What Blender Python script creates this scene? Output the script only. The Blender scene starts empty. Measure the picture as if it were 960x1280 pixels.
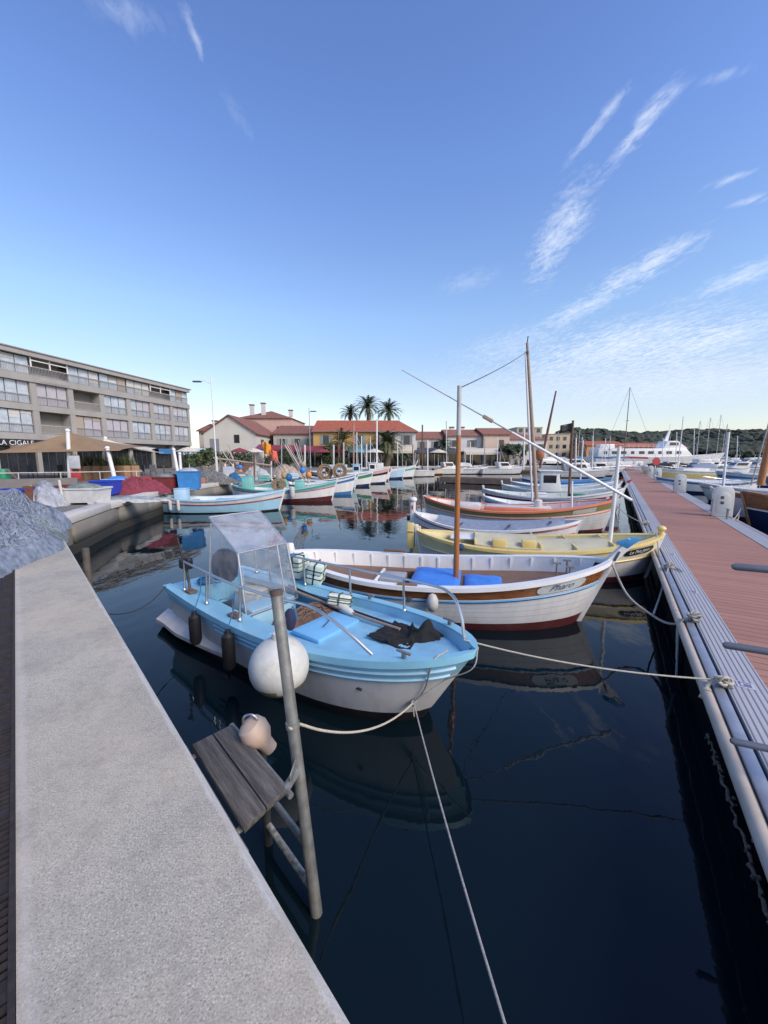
import bpy, bmesh, math, random
from mathutils import noise as mnoise
from mathutils import Vector, Matrix
from mathutils.geometry import tessellate_polygon
random.seed(7)
S = bpy.context.scene
COL = S.collection
PI = math.pi
R = math.radians

# ------------------------------------------------------------------ camera
FPX, EYE = 485.0, 2.6          # focal length in photo pixels, eye height over the water
PITCH = math.atan(70 / FPX)
cp, sp = math.cos(PITCH), math.sin(PITCH)
cd = bpy.data.cameras.new('camera')
cam = bpy.data.objects.new('camera', cd); COL.objects.link(cam)
cam.location = (0, 0, EYE); cam.rotation_euler = (PI / 2 - PITCH, 0, 0)
cd.sensor_fit = 'VERTICAL'; cd.sensor_height = 36.0; cd.lens = FPX / 1280 * 36.0
cd.clip_start = 0.05; cd.clip_end = 3000
S.camera = cam

def ray(px, py):
    u = (px - 480) / FPX; v = -(py - 640) / FPX
    return Vector((u, cp + v * sp, -sp + v * cp))
def PZ(px, py, z):             # ground point under a pixel, at height z
    d = ray(px, py); t = (z - EYE) / d.z
    return Vector((d.x * t, d.y * t, z))
def PY(px, py, y):             # point at distance y
    d = ray(px, py); t = y / d.y
    return Vector((d.x * t, y, EYE + d.z * t))

# ------------------------------------------------------------------ light
SUN_EL, SUN_AZ = R(38), R(130)           # azimuth measured from +Y towards +X: behind, to the right
w = bpy.data.worlds.new('World'); S.world = w; w.use_nodes = True
nt = w.node_tree; N = nt.nodes; LK = nt.links
N.clear()
def wn(t, **k):
    n = N.new(t)
    for a, b in k.items(): setattr(n, a, b)
    return n
def wmath(op, a, b=None, clamp=False):
    n = wn('ShaderNodeMath', operation=op); n.use_clamp = clamp
    for i, q in enumerate((a, b)):
        if q is None: continue
        if isinstance(q, (int, float)): n.inputs[i].default_value = q
        else: LK.new(q, n.inputs[i])
    return n.outputs[0]
sky = wn('ShaderNodeTexSky', sky_type='NISHITA', sun_disc=False, sun_elevation=SUN_EL, sun_rotation=SUN_AZ,
         altitude=0, air_density=1.0, dust_density=0.6, ozone_density=2.2)
tc = wn('ShaderNodeTexCoord')
DIR = tc.outputs['Generated']
def wdot(v):
    n = wn('ShaderNodeVectorMath', operation='DOT_PRODUCT'); LK.new(DIR, n.inputs[0]); n.inputs[1].default_value = v
    return n.outputs['Value']
# thin cirrus streaks: each one a patch of sky (centre, direction, length, width, cover, grain)
CIRRUS = [(800,160,-52,72,20,.95),(741,164,-53,76,12,.60),(700,292,-62,84,36,.95),(806,333,-27,92,22,.95),(728,385,-24,84,16,.8),
          (782,428,-14,150,40,.95),(890,425,-17,130,30,.85),(930,345,-20,84,22,.75),(912,224,-20,42,8,.6),(936,251,-14,42,8,.55),
          (243,44,72,46,14,.7),(160,18,20,60,22,.30),(905,95,-18,40,11,.4),(720,478,-7,330,64,.62),(585,352,-15,44,14,.28),
          (640,430,-12,90,24,.40),(300,150,60,50,12,.16),(880,478,-6,230,52,.6),(770,128,-50,30,8,.35),(840,120,-40,34,10,.4)]
zz = wn('ShaderNodeSeparateXYZ'); LK.new(DIR, zz.inputs[0])
hz_ = wmath('MAXIMUM', zz.outputs[2], .03); qx = wmath('DIVIDE', zz.outputs[0], hz_); qy = wmath('DIVIDE', zz.outputs[1], hz_)   # on the cloud layer
def layer_noise(ka, kb, det, dist, off):
    ca, sa = math.cos(R(9)), math.sin(R(9))
    cb = wn('ShaderNodeCombineXYZ')
    LK.new(wmath('MULTIPLY', wmath('ADD', wmath('MULTIPLY', qx, ca), wmath('MULTIPLY', qy, sa)), ka), cb.inputs[0])
    LK.new(wmath('MULTIPLY', wmath('SUBTRACT', wmath('MULTIPLY', qy, ca), wmath('MULTIPLY', qx, sa)), kb), cb.inputs[1]); cb.inputs[2].default_value = off
    nz = wn('ShaderNodeTexNoise'); nz.inputs['Scale'].default_value = 1.0; nz.inputs['Detail'].default_value = det; nz.inputs['Roughness'].default_value = .62; nz.inputs['Distortion'].default_value = dist
    LK.new(cb.outputs[0], nz.inputs['Vector']); return nz.outputs['Fac']
fib = wmath('ADD', wmath('MULTIPLY', layer_noise(17, 6.5, 6, .7, 3.1), .62), wmath('MULTIPLY', layer_noise(46, 24, 3, .4, 8.7), .38))
grain = wmath('MULTIPLY', wmath('SUBTRACT', fib, .50), 4.6)
keep = None
for i, (px, py, ang, hl, hw, op) in enumerate(CIRRUS):
    c = ray(px, py).normalized()
    a = R(ang); q = ray(px + 30 * math.cos(a), py + 30 * math.sin(a)); q = q / q.dot(c) - c
    sc = q.length / 30; U = q.normalized(); V = c.cross(U)
    un = wdot(U / (hl * sc)); vn = wdot(V / (hw * sc)); k = wmath('MAXIMUM', wdot(c), .02)
    rr = wmath('DIVIDE', wmath('SQRT', wmath('ADD', wmath('MULTIPLY', un, un), wmath('MULTIPLY', vn, vn))), k)
    m = wmath('MULTIPLY', wmath('ADD', wmath('SUBTRACT', 1.08, rr), grain), .50, True)
    edge = wmath('MULTIPLY', wmath('SUBTRACT', 1.45, rr, True), .95, True)
    f = wmath('SUBTRACT', 1.0, wmath('MULTIPLY', wmath('MULTIPLY', m, edge), op))
    keep = f if keep is None else wmath('MULTIPLY', keep, f)
ramp = wn('ShaderNodeValToRGB'); cr = ramp.color_ramp
for i, (p, c) in enumerate(((0.0, (1.08,.97,.96)), (.165, (1.16,1.03,1.0)), (.31, (1.22,1.24,1.30)), (.56, (1.06,1.17,1.50)), (.72, (.96,1.06,1.42)))):
    e = cr.elements[i] if i < 2 else cr.elements.new(p); e.position = p; e.color = tuple(q / 1.3 for q in c) + (1,)
LK.new(zz.outputs[2], ramp.inputs[0])
tint = wn('ShaderNodeMix', data_type='RGBA', blend_type='MULTIPLY'); tint.inputs[0].default_value = 1.0
LK.new(sky.outputs[0], tint.inputs[6]); LK.new(ramp.outputs[0], tint.inputs[7])
mix = wn('ShaderNodeMix', data_type='RGBA')
LK.new(wmath('SUBTRACT', 1.0, keep, True), mix.inputs[0]); LK.new(tint.outputs[2], mix.inputs[6]); mix.inputs[7].default_value = (4.2, 4.5, 5.0, 1)
w.cycles.sampling_method = 'MANUAL'; w.cycles.sample_map_resolution = 256
bg = wn('ShaderNodeBackground'); bg.inputs[1].default_value = 0.15
wo = wn('ShaderNodeOutputWorld'); LK.new(mix.outputs[2], bg.inputs[0]); LK.new(bg.outputs[0], wo.inputs[0])
sl = bpy.data.lights.new('sun', 'SUN'); sl.energy = 2.2; sl.angle = R(25); sl.color = (1.0, 0.85, 0.68)
so = bpy.data.objects.new('sun', sl); COL.objects.link(so)
sd = Vector((math.sin(SUN_AZ) * math.cos(SUN_EL), math.cos(SUN_AZ) * math.cos(SUN_EL), math.sin(SUN_EL)))
so.rotation_euler = (-sd).to_track_quat('-Z', 'Y').to_euler(); so.location = (20, -30, 40)
vs = S.view_settings; S.display_settings.display_device = 'sRGB'
vs.view_transform = 'Standard'; vs.look = 'None'; vs.gamma = 1; vs.use_curve_mapping = False
vs.exposure = 0.62
S.render.engine = 'CYCLES'
S.cycles.max_bounces = 8; S.cycles.transparent_max_bounces = 12; S.cycles.caustics_reflective = False; S.cycles.caustics_refractive = False
S.cycles.use_denoising = True

# ------------------------------------------------------------------ materials
MATS = {}
def mat(name, col, rough=.6, var=.12, scale=6.0, bump=0.0, bscale=40.0, metal=0.0, coat=0.0, dirt=0.0, dcol=(.12,.10,.07), stretch=None, spec=.5, rotz=0):
    if name in MATS: return MATS[name]
    m = bpy.data.materials.new(name); m.use_nodes = True
    t = m.node_tree; n = t.nodes; l = t.links; b = n['Principled BSDF']
    b.inputs['Roughness'].default_value = rough; b.inputs['Metallic'].default_value = metal
    b.inputs['Coat Weight'].default_value = coat; b.inputs['Specular IOR Level'].default_value = spec
    tcn = n.new('ShaderNodeTexCoord'); vec = tcn.outputs['Object']
    if rotz:
        mp0 = n.new('ShaderNodeMapping'); mp0.inputs['Rotation'].default_value = (0, 0, rotz); l.new(vec, mp0.inputs[0]); vec = mp0.outputs[0]
    if stretch:
        mp = n.new('ShaderNodeMapping'); mp.inputs['Scale'].default_value = stretch; l.new(vec, mp.inputs[0]); vec = mp.outputs[0]
    nz = n.new('ShaderNodeTexNoise'); nz.inputs['Scale'].default_value = scale; nz.inputs['Detail'].default_value = 6; l.new(vec, nz.inputs['Vector'])
    rp = n.new('ShaderNodeValToRGB'); rp.color_ramp.elements[0].position = .3; rp.color_ramp.elements[1].position = .72
    rp.color_ramp.elements[0].color = tuple(max(0, c * (1 - var)) for c in col) + (1,)
    rp.color_ramp.elements[1].color = tuple(min(1, c * (1 + var)) for c in col) + (1,)
    l.new(nz.outputs['Fac'], rp.inputs[0]); out = rp.outputs[0]
    if dirt > 0:
        d = n.new('ShaderNodeTexNoise'); d.inputs['Scale'].default_value = scale * .8; d.inputs['Detail'].default_value = 9; d.inputs['Roughness'].default_value = .7
        l.new(vec, d.inputs['Vector'])
        dr = n.new('ShaderNodeMapRange'); dr.inputs[1].default_value = .5; dr.inputs[2].default_value = .78; dr.inputs[4].default_value = dirt; l.new(d.outputs['Fac'], dr.inputs[0])
        mx = n.new('ShaderNodeMix'); mx.data_type = 'RGBA'; l.new(dr.outputs[0], mx.inputs[0]); l.new(out, mx.inputs[6]); mx.inputs[7].default_value = dcol + (1,)
        out = mx.outputs[2]
    l.new(out, b.inputs['Base Color'])
    rm = n.new('ShaderNodeMapRange'); rm.inputs[3].default_value = max(.02, rough * .85); rm.inputs[4].default_value = min(1, rough * 1.15)
    l.new(nz.outputs['Fac'], rm.inputs[0]); l.new(rm.outputs[0], b.inputs['Roughness'])
    if bump > 0:
        bz = n.new('ShaderNodeTexNoise'); bz.inputs['Scale'].default_value = bscale; bz.inputs['Detail'].default_value = 4; l.new(vec, bz.inputs['Vector'])
        bp = n.new('ShaderNodeBump'); bp.inputs['Strength'].default_value = bump; bp.inputs['Distance'].default_value = .01
        l.new(bz.outputs['Fac'], bp.inputs['Height']); l.new(bp.outputs[0], b.inputs['Normal'])
    MATS[name] = m; return m

def paint(name, col, rough=.38, dirt=.22): return mat(name, col, rough, .07, 3.0, .06, 30, dirt=dirt, dcol=(.22,.18,.13))

white = mat('white_paint', (.72,.71,.68), .4, .07, 1.6, .05, 30, dirt=.34, dcol=(.30,.26,.20), stretch=(2.6,2.6,.8)); whiteclean = mat('white_plastic', (.76,.76,.74), .35, .05, 4)
offwhite = mat('aged_white_paint', (.62,.605,.57), .45, .08, 1.6, .05, 30, dirt=.5, dcol=(.28,.24,.18), stretch=(2.6,2.6,.8))
seam = mat('plank_seam', (.36,.34,.31), .7)
cream = paint('cream_paint', (.66,.60,.44)); yellow = paint('yellow_paint', (.72,.55,.20)); palyel = paint('pale_yellow_paint', (.67,.59,.33))
skyblue = paint('sky_blue_paint', (.23,.50,.63), .42, .25); aqua = paint('aqua_paint', (.33,.57,.69), .42, .25); deckblue = mat('deck_blue_paint', (.24,.50,.67), .55, .12, 5, .12, 40, dirt=.55, dcol=(.20,.27,.30))
lightblue = paint('light_blue_paint', (.42,.60,.72)); blue = paint('blue_paint', (.05,.17,.36)); brightblue = mat('blue_tarp', (.045,.21,.66), .55, .15, 9, .15, 25)
navy = paint('navy_paint', (.015,.025,.075), .25, .1); teal = paint('teal_paint', (.10,.34,.34)); turq = paint('turquoise_paint', (.20,.50,.44)); green = paint('green_paint', (.05,.22,.12))
red = paint('red_paint', (.42,.04,.045)); darkred = paint('antifouling_red', (.085,.013,.015), .6, .3); orange = paint('orange_paint', (.66,.20,.09)); pink = paint('pink_paint', (.60,.36,.36))
olive = paint('olive_paint', (.22,.19,.08)); black = mat('black_rubber', (.012,.012,.014), .55, .3, 12, .1); blackpaint = paint('black_paint', (.014,.014,.017), .4, .05)
grey = paint('grey_paint', (.34,.35,.37)); darkgrey = mat('dark_grey', (.07,.075,.08), .6, .2, 10); greyblue = mat('grey_blue_canvas', (.22,.26,.33), .8, .15, 9, .2, 40)
varnish = mat('varnished_wood', (.23,.085,.03), .28, .3, 3, .05, 20, coat=.4, stretch=(1,9,9)); mastwood = mat('orange_mast_wood', (.36,.13,.035), .35, .22, 4, .05, 20, coat=.3, stretch=(9,9,1))
brownwood = mat('brown_deck_wood', (.20,.115,.075), .65, .25, 4, .15, 30, stretch=(1,10,10)); mastdark = mat('dark_mast_wood', (.16,.075,.045), .5, .25, 4, stretch=(9,9,1))
mastgrey = mat('weathered_mast_wood', (.34,.25,.19), .6, .2, 5, stretch=(9,9,1))
steel = mat('stainless_steel', (.62,.61,.59), .34, .04, 6, metal=1.0); galv = mat('galvanised_steel', (.27,.27,.25), .5, .25, 14, .12, 60, metal=.55, dirt=.4, dcol=(.13,.10,.07))
alu = mat('aluminium', (.42,.43,.45), .45, .1, 10, metal=.7); rope = mat('pale_rope', (.50,.45,.36), .9, .2, 60, .4, 200); ropedark = mat('dark_rope', (.035,.037,.04), .9, .2, 60); ropeblue = mat('blue_rope', (.03,.16,.33), .85, .2, 50)
ropegrey = mat('grey_rope', (.36,.34,.31), .9, .25, 60, .4, 200)
foam = mat('pale_foam_float', (.56,.66,.58), .8, .12, 9, .25, 60, dirt=.25); foamwhite = mat('white_foam_float', (.66,.66,.58), .8, .12, 12, .3, 60, dirt=.4, dcol=(.25,.14,.09))
blacknet = mat('black_cloth', (.011,.011,.012), .9, .3, 20, .6, 60)
def plexi(nm, h0, h1):
  glassmat = bpy.data.materials.new(nm); glassmat.use_nodes = True
  _n = glassmat.node_tree.nodes; _l = glassmat.node_tree.links; _n.clear()
  _o = _n.new('ShaderNodeOutputMaterial'); _mx = _n.new('ShaderNodeMixShader'); _t = _n.new('ShaderNodeBsdfTransparent'); _t.inputs[0].default_value = (.95,.96,.97,1)
  _ms = _n.new('ShaderNodeMixShader'); _df = _n.new('ShaderNodeBsdfDiffuse'); _df.inputs[0].default_value = (.74,.76,.82,1)
  _g = _n.new('ShaderNodeBsdfGlossy'); _g.inputs['Roughness'].default_value = .06; _lw = _n.new('ShaderNodeLayerWeight'); _pw = _n.new('ShaderNodeMath'); _pw.operation = 'POWER'; _pw.inputs[1].default_value = 4.0; _l.new(_lw.outputs['Facing'], _pw.inputs[0]); _f = _n.new('ShaderNodeMath'); _f.operation = 'MULTIPLY_ADD'; _f.inputs[1].default_value = .6; _f.inputs[2].default_value = .03; _l.new(_pw.outputs[0], _f.inputs[0])
  _nz = _n.new('ShaderNodeTexNoise'); _nz.inputs['Scale'].default_value = 5; _nz.inputs['Detail'].default_value = 8
  _mr = _n.new('ShaderNodeMapRange'); _mr.inputs[1].default_value = .35; _mr.inputs[2].default_value = .75; _mr.inputs[3].default_value = h0; _mr.inputs[4].default_value = h1
  _l.new(_nz.outputs['Fac'], _mr.inputs[0]); _l.new(_mr.outputs[0], _ms.inputs[0]); _l.new(_t.outputs[0], _ms.inputs[1]); _l.new(_df.outputs[0], _ms.inputs[2])
  _l.new(_f.outputs[0], _mx.inputs[0]); _l.new(_ms.outputs[0], _mx.inputs[1]); _l.new(_g.outputs[0], _mx.inputs[2]); _l.new(_mx.outputs[0], _o.inputs[0])
  return glassmat
glassmat = plexi('clear_plexiglass', .02, .10); sheenglass = plexi('hazy_sky_sheen_plexiglass', .12, .26); wingglass = plexi('faint_sky_sheen_plexiglass', .05, .16)  # diffuse haze also stands in for sky reflected in hood and wing panes
ferryglass = mat('ferry_glass', (.05,.055,.06), .3, .2, 1.2)
winglass = mat('sky_tinted_window_glass', (.27,.34,.39), .06, .2, .6, spec=.9); darkglass = mat('dark_glass', (.02,.024,.028), .08, .3, 1.2, spec=.7); blind = mat('roller_blind', (.44,.42,.45), .8, .08, 3)  # window glass has the reflected sky painted into its blue-grey base
curtain = mat('pale_curtain', (.46,.52,.56), .25, .2, 2.2, spec=.8)

# concrete: aggregate, scuffs and damp patches
def concrete(name, col, agg=1.0):
    m = mat(name, col, .85, .18, 1.4, .0)
    t = m.node_tree; n = t.nodes; l = t.links; b = n['Principled BSDF']
    src = b.inputs['Base Color'].links[0].from_socket
    tcn = n.new('ShaderNodeTexCoord')
    def nz(s, d=5, r=.6):
        q = n.new('ShaderNodeTexNoise'); q.inputs['Scale'].default_value = s; q.inputs['Detail'].default_value = d; q.inputs['Roughness'].default_value = r; l.new(tcn.outputs['Object'], q.inputs['Vector']); return q.outputs['Fac']
    def over(fac, colr, a, lo, hi, mode='MIX'):
        nonlocal src
        mr = n.new('ShaderNodeMapRange'); l.new(fac, mr.inputs[0]); mr.inputs[1].default_value = lo; mr.inputs[2].default_value = hi; mr.inputs[4].default_value = a
        mx = n.new('ShaderNodeMix'); mx.data_type = 'RGBA'; mx.blend_type = mode; l.new(mr.outputs[0], mx.inputs[0]); l.new(src, mx.inputs[6]); mx.inputs[7].default_value = colr + (1,)
        src = mx.outputs[2]
    over(nz(125, 3), tuple(c * .32 for c in col), .85 * agg, .50, .68)
    over(nz(150, 2), tuple(min(1, c * 1.6) for c in col), .85 * agg, .52, .68)
    over(nz(26, 5, .7), tuple(c * .6 for c in col), .6 * agg, .50, .70)
    over(nz(7, 8, .78), tuple(c * .55 for c in col), .65, .50, .75)
    over(nz(.7, 6), (col[0] * 1.12, col[1] * 1.02, col[2] * .88), .6, .45, .7)
    over(nz(30, 6, .8), (.05,.05,.05), .7, .70, .80)
    l.new(src, b.inputs['Base Color'])
    bp = n.new('ShaderNodeBump'); bp.inputs['Strength'].default_value = .55; bp.inputs['Distance'].default_value = .006
    l.new(nz(85, 6, .7), bp.inputs['Height']); l.new(bp.outputs[0], b.inputs['Normal'])
    return m
conc = concrete('quay_concrete', (.435,.402,.328), 1.0)
def worn_strips(m):        # paler, rougher strip along the drain side and a worn arris on the water side
    t = m.node_tree; n = t.nodes; l = t.links; b = n['Principled BSDF']; src = b.inputs['Base Color'].links[0].from_socket
    g = n.new('ShaderNodeNewGeometry'); d = n.new('ShaderNodeVectorMath'); d.operation = 'DOT_PRODUCT'; d.inputs[1].default_value = (.7278, .6858, 0); l.new(g.outputs['Position'], d.inputs[0])
    q = n.new('ShaderNodeTexNoise'); q.inputs['Scale'].default_value = 14; q.inputs['Detail'].default_value = 6; q.inputs['Roughness'].default_value = .7
    a = n.new('ShaderNodeMath'); a.operation = 'MULTIPLY_ADD'; l.new(q.outputs['Fac'], a.inputs[0]); a.inputs[1].default_value = .09; l.new(d.outputs['Value'], a.inputs[2])
    for lo, hi, c, k in ((-.05, -.085, (.54,.50,.44), .5), (.553, .572, (.60,.58,.54), .7)):
        r = n.new('ShaderNodeMapRange'); r.inputs[1].default_value = lo; r.inputs[2].default_value = hi; r.inputs[4].default_value = k; l.new(a.outputs[0], r.inputs[0])
        x = n.new('ShaderNodeMix'); x.data_type = 'RGBA'; l.new(r.outputs[0], x.inputs[0]); l.new(src, x.inputs[6]); x.inputs[7].default_value = c + (1,); src = x.outputs[2]
    for sc_, lo, hi, c, k in ((5.5, .69, .74, (.10,.09,.08), .75), (1.3, .50, .70, (.27,.25,.205), .75)):
        q2 = n.new('ShaderNodeTexNoise'); q2.inputs['Scale'].default_value = sc_; q2.inputs['Detail'].default_value = 10; q2.inputs['Roughness'].default_value = .8; l.new(g.outputs['Position'], q2.inputs['Vector'])
        r = n.new('ShaderNodeMapRange'); r.inputs[1].default_value = lo; r.inputs[2].default_value = hi; r.inputs[4].default_value = k; l.new(q2.outputs['Fac'], r.inputs[0])
        x = n.new('ShaderNodeMix'); x.data_type = 'RGBA'; l.new(r.outputs[0], x.inputs[0]); l.new(src, x.inputs[6]); x.inputs[7].default_value = c + (1,); src = x.outputs[2]
    l.new(src, b.inputs['Base Color'])
worn_strips(conc)
concdark = concrete('promenade_concrete', (.19,.18,.165), .5)
stone = concrete('wet_stone', (.16,.145,.125), .8)

def boards(name, col, axis, step, gap=.06, var=.25, gapcol=.15, groove=0):   # planks or grooves across a chosen axis, in object space
    m = bpy.data.materials.new(name); m.use_nodes = True; MATS[name] = m
    t = m.node_tree; n = t.nodes; l = t.links; b = n['Principled BSDF']; b.inputs['Roughness'].default_value = .75
    tcn = n.new('ShaderNodeTexCoord'); sx = n.new('ShaderNodeSeparateXYZ'); l.new(tcn.outputs['Object'], sx.inputs[0])
    def mt(op, a, bb=None):
        q = n.new('ShaderNodeMath'); q.operation = op
        for i, z in enumerate((a, bb)):
            if z is None: continue
            if isinstance(z, (int, float)): q.inputs[i].default_value = z
            else: l.new(z, q.inputs[i])
        return q.outputs[0]
    d = mt('DIVIDE', sx.outputs[axis], step); fl = mt('FLOOR', d); fr = mt('FRACT', d)
    wnz = n.new('ShaderNodeTexWhiteNoise'); wnz.noise_dimensions = '1D'; l.new(fl, wnz.inputs['W'])
    nzz = n.new('ShaderNodeTexNoise'); nzz.inputs['Scale'].default_value = 5; nzz.inputs['Detail'].default_value = 7
    mp = n.new('ShaderNodeMapping'); sc = [1, 1, 1]; sc[axis] = 8; mp.inputs['Scale'].default_value = sc; l.new(tcn.outputs['Object'], mp.inputs[0]); l.new(mp.outputs[0], nzz.inputs['Vector'])
    big = n.new('ShaderNodeTexNoise'); big.inputs['Scale'].default_value = .35; big.inputs['Detail'].default_value = 6; l.new(tcn.outputs['Object'], big.inputs['Vector'])
    v = mt('ADD', mt('MULTIPLY', mt('SUBTRACT', wnz.outputs['Value'], .5), var * .7), mt('ADD', mt('MULTIPLY', mt('SUBTRACT', nzz.outputs['Fac'], .5), var * 1.6), mt('MULTIPLY', mt('SUBTRACT', big.outputs['Fac'], .5), var * 2)))
    e = mt('MINIMUM', fr, mt('SUBTRACT', 1.0, fr)); gm = n.new('ShaderNodeMapRange'); l.new(e, gm.inputs[0]); gm.inputs[1].default_value = gap * .3; gm.inputs[2].default_value = gap; gm.inputs[3].default_value = gapcol
    k = mt('MULTIPLY', mt('ADD', v, 1.0), gm.outputs[0])
    mx = n.new('ShaderNodeVectorMath'); mx.operation = 'SCALE'; mx.inputs[0].default_value = col; l.new(k, mx.inputs['Scale']); l.new(mx.outputs[0], b.inputs['Base Color'])
    bp = n.new('ShaderNodeBump'); bp.inputs['Strength'].default_value = .5; bp.inputs['Distance'].default_value = .01
    l.new(mt('ADD', gm.outputs[0], mt('MULTIPLY', nzz.outputs['Fac'], .2)), bp.inputs['Height']); l.new(bp.outputs[0], b.inputs['Normal'])
    return m
deckred = boards('red_plank_deck', (.34,.166,.118), 0, .14, .06, .26, .35)
groovegrey = boards('grooved_grey_board', (.36,.37,.40), 1, .042, .24, .12, .45)
oldplank = mat('weathered_plank', (.105,.097,.088), .85, .5, 3, .9, 14, stretch=(1.2,16,16), dirt=.85, dcol=(.03,.028,.026), rotz=PI / 4)
roofmid = mat('faded_roof_tiles', (.27,.115,.075), .85, .25, 2.5, .4, 10); rooftile = mat('red_roof_tiles', (.36,.10,.05), .85, .25, 2.5, .4, 10); roofbrown = mat('brown_roof_tiles', (.23,.10,.07), .85, .25, 2.5, .4, 10)

# ------------------------------------------------------------------ mesh building
class MB:
    def __init__(s): s.v = []; s.f = []; s.m = []
    def add(s, vs_, fs, mi=0):
        o = len(s.v); s.v += [tuple(q) for q in vs_]; s.f += [tuple(i + o for i in f) for f in fs]; s.m += [mi] * len(fs); return s
    def box(s, cx, cy, cz, sx, sy, sz, rz=0, mi=0, M=None):
        vs_ = [Vector((x * sx / 2, y * sy / 2, z * sz / 2)) for x in (-1, 1) for y in (-1, 1) for z in (-1, 1)]
        T = Matrix.Translation((cx, cy, cz)) @ (M if M is not None else Matrix.Rotation(rz, 4, 'Z'))
        return s.add([T @ q for q in vs_], [(0,1,3,2),(4,6,7,5),(0,4,5,1),(2,3,7,6),(0,2,6,4),(1,5,7,3)], mi)
    def tube(s, pts, r, seg=8, mi=0, caps=True):
        pts = [Vector(p) for p in pts]; n = len(pts); rs = r if isinstance(r, (list, tuple)) else [r] * n
        vs_ = []; up = None
        for i, p in enumerate(pts):
            d = (pts[min(i + 1, n - 1)] - pts[max(i - 1, 0)])
            d = d.normalized() if d.length > 1e-9 else Vector((0, 0, 1))
            if up is None: up = Vector((0, 0, 1)) if abs(d.z) < .95 else Vector((1, 0, 0))
            a = d.cross(up)
            if a.length < 1e-4: a = d.cross(Vector((.3, 1, .2)))
            a.normalize(); b = a.cross(d); up = b
            for k in range(seg):
                t = 2 * PI * k / seg; vs_.append(p + (a * math.cos(t) + b * math.sin(t)) * rs[i])
        fs = [(i * seg + k, i * seg + (k + 1) % seg, (i + 1) * seg + (k + 1) % seg, (i + 1) * seg + k) for i in range(n - 1) for k in range(seg)]
        if caps: fs += [tuple(range(seg)), tuple(reversed(range((n - 1) * seg, n * seg)))]
        return s.add(vs_, fs, mi)
    def lathe(s, prof, seg=16, c=(0, 0, 0), mi=0, M=None):
        vs_ = []; T = Matrix.Translation(c) @ (M if M is not None else Matrix.Identity(4))
        for r, z in prof:
            for k in range(seg): t = 2 * PI * k / seg; vs_.append(T @ Vector((r * math.cos(t), r * math.sin(t), z)))
        n = len(prof)
        fs = [(i * seg + k, i * seg + (k + 1) % seg, (i + 1) * seg + (k + 1) % seg, (i + 1) * seg + k) for i in range(n - 1) for k in range(seg)]
        fs += [tuple(reversed(range(seg))), tuple(range((n - 1) * seg, n * seg))]
        return s.add(vs_, fs, mi)
    def sph(s, c, rx, ry=None, rz=None, seg=16, rings=10, mi=0, M=None):
        ry = ry or rx; rz = rz or rx
        T = Matrix.Translation(c) @ (M if M is not None else Matrix.Identity(4)) @ Matrix.Diagonal((rx, ry, rz, 1))
        prof = [(max(1e-3, math.sin(PI * i / rings)), -math.cos(PI * i / rings)) for i in range(rings + 1)]
        o = MB(); o.lathe(prof, seg); return s.add([T @ Vector(q) for q in o.v], o.f, mi)
    def torus(s, c, R_, r, seg=24, ts=8, M=None, mi=0):
        T = Matrix.Translation(c) @ (M if M is not None else Matrix.Identity(4)); vs_ = []
        for i in range(seg):
            a = 2 * PI * i / seg
            for j in range(ts):
                b = 2 * PI * j / ts; vs_.append(T @ Vector(((R_ + r * math.cos(b)) * math.cos(a), (R_ + r * math.cos(b)) * math.sin(a), r * math.sin(b))))
        return s.add(vs_, [(i * ts + j, ((i + 1) % seg) * ts + j, ((i + 1) % seg) * ts + (j + 1) % ts, i * ts + (j + 1) % ts) for i in range(seg) for j in range(ts)], mi)
    def loft(s, secs, closed=True, caps=True, mi=0):
        n = len(secs[0]); vs_ = [q for sec in secs for q in sec]; fs = []
        for i in range(len(secs) - 1):
            for k in range(n if closed else n - 1): fs.append((i * n + k, i * n + (k + 1) % n, (i + 1) * n + (k + 1) % n, (i + 1) * n + k))
        if caps and closed: fs += [tuple(reversed(range(n))), tuple(range((len(secs) - 1) * n, len(secs) * n))]
        return s.add(vs_, fs, mi)
    def prism(s, poly, fn, d0, d1, mi=0):      # poly: 2-D outline; fn(a, b, depth) gives the point
        n = len(poly); vs_ = [fn(a, b, d0) for a, b in poly] + [fn(a, b, d1) for a, b in poly]
        tri = tessellate_polygon([[Vector((a, b, 0)) for a, b in poly]])
        fs = [tuple(t) for t in tri] + [tuple(n + i for i in reversed(t)) for t in tri] + [(i, (i + 1) % n, n + (i + 1) % n, n + i) for i in range(n)]
        return s.add(vs_, fs, mi)
    def grid(s, nu, nv, fn, mi=0):
        vs_ = [fn(i / (nu - 1), j / (nv - 1)) for i in range(nu) for j in range(nv)]
        return s.add(vs_, [(i * nv + j, (i + 1) * nv + j, (i + 1) * nv + j + 1, i * nv + j + 1) for i in range(nu - 1) for j in range(nv - 1)], mi)
    def build(s, name, mats, parent=None, bevel=0, smooth=True, ang=38, solid=0):
        me = bpy.data.meshes.new(name); me.from_pydata(s.v, [], s.f)
        if not isinstance(mats, (list, tuple)): mats = [mats]
        for m in mats: me.materials.append(m)
        me.polygons.foreach_set('material_index', s.m)
        bm = bmesh.new(); bm.from_mesh(me)
        bmesh.ops.remove_doubles(bm, verts=bm.verts, dist=1e-5)
        bmesh.ops.recalc_face_normals(bm, faces=bm.faces)
        if bevel: 
            es = [e for e in bm.edges if len(e.link_faces) == 2 and e.calc_face_angle(0) > .6]
            bmesh.ops.bevel(bm, geom=es, offset=bevel, segments=2, profile=.5, affect='EDGES', clamp_overlap=True)
        bm.to_mesh(me); bm.free()
        me.polygons.foreach_set('use_smooth', [smooth] * len(me.polygons))
        if smooth: me.set_sharp_from_angle(angle=R(ang))
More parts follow.
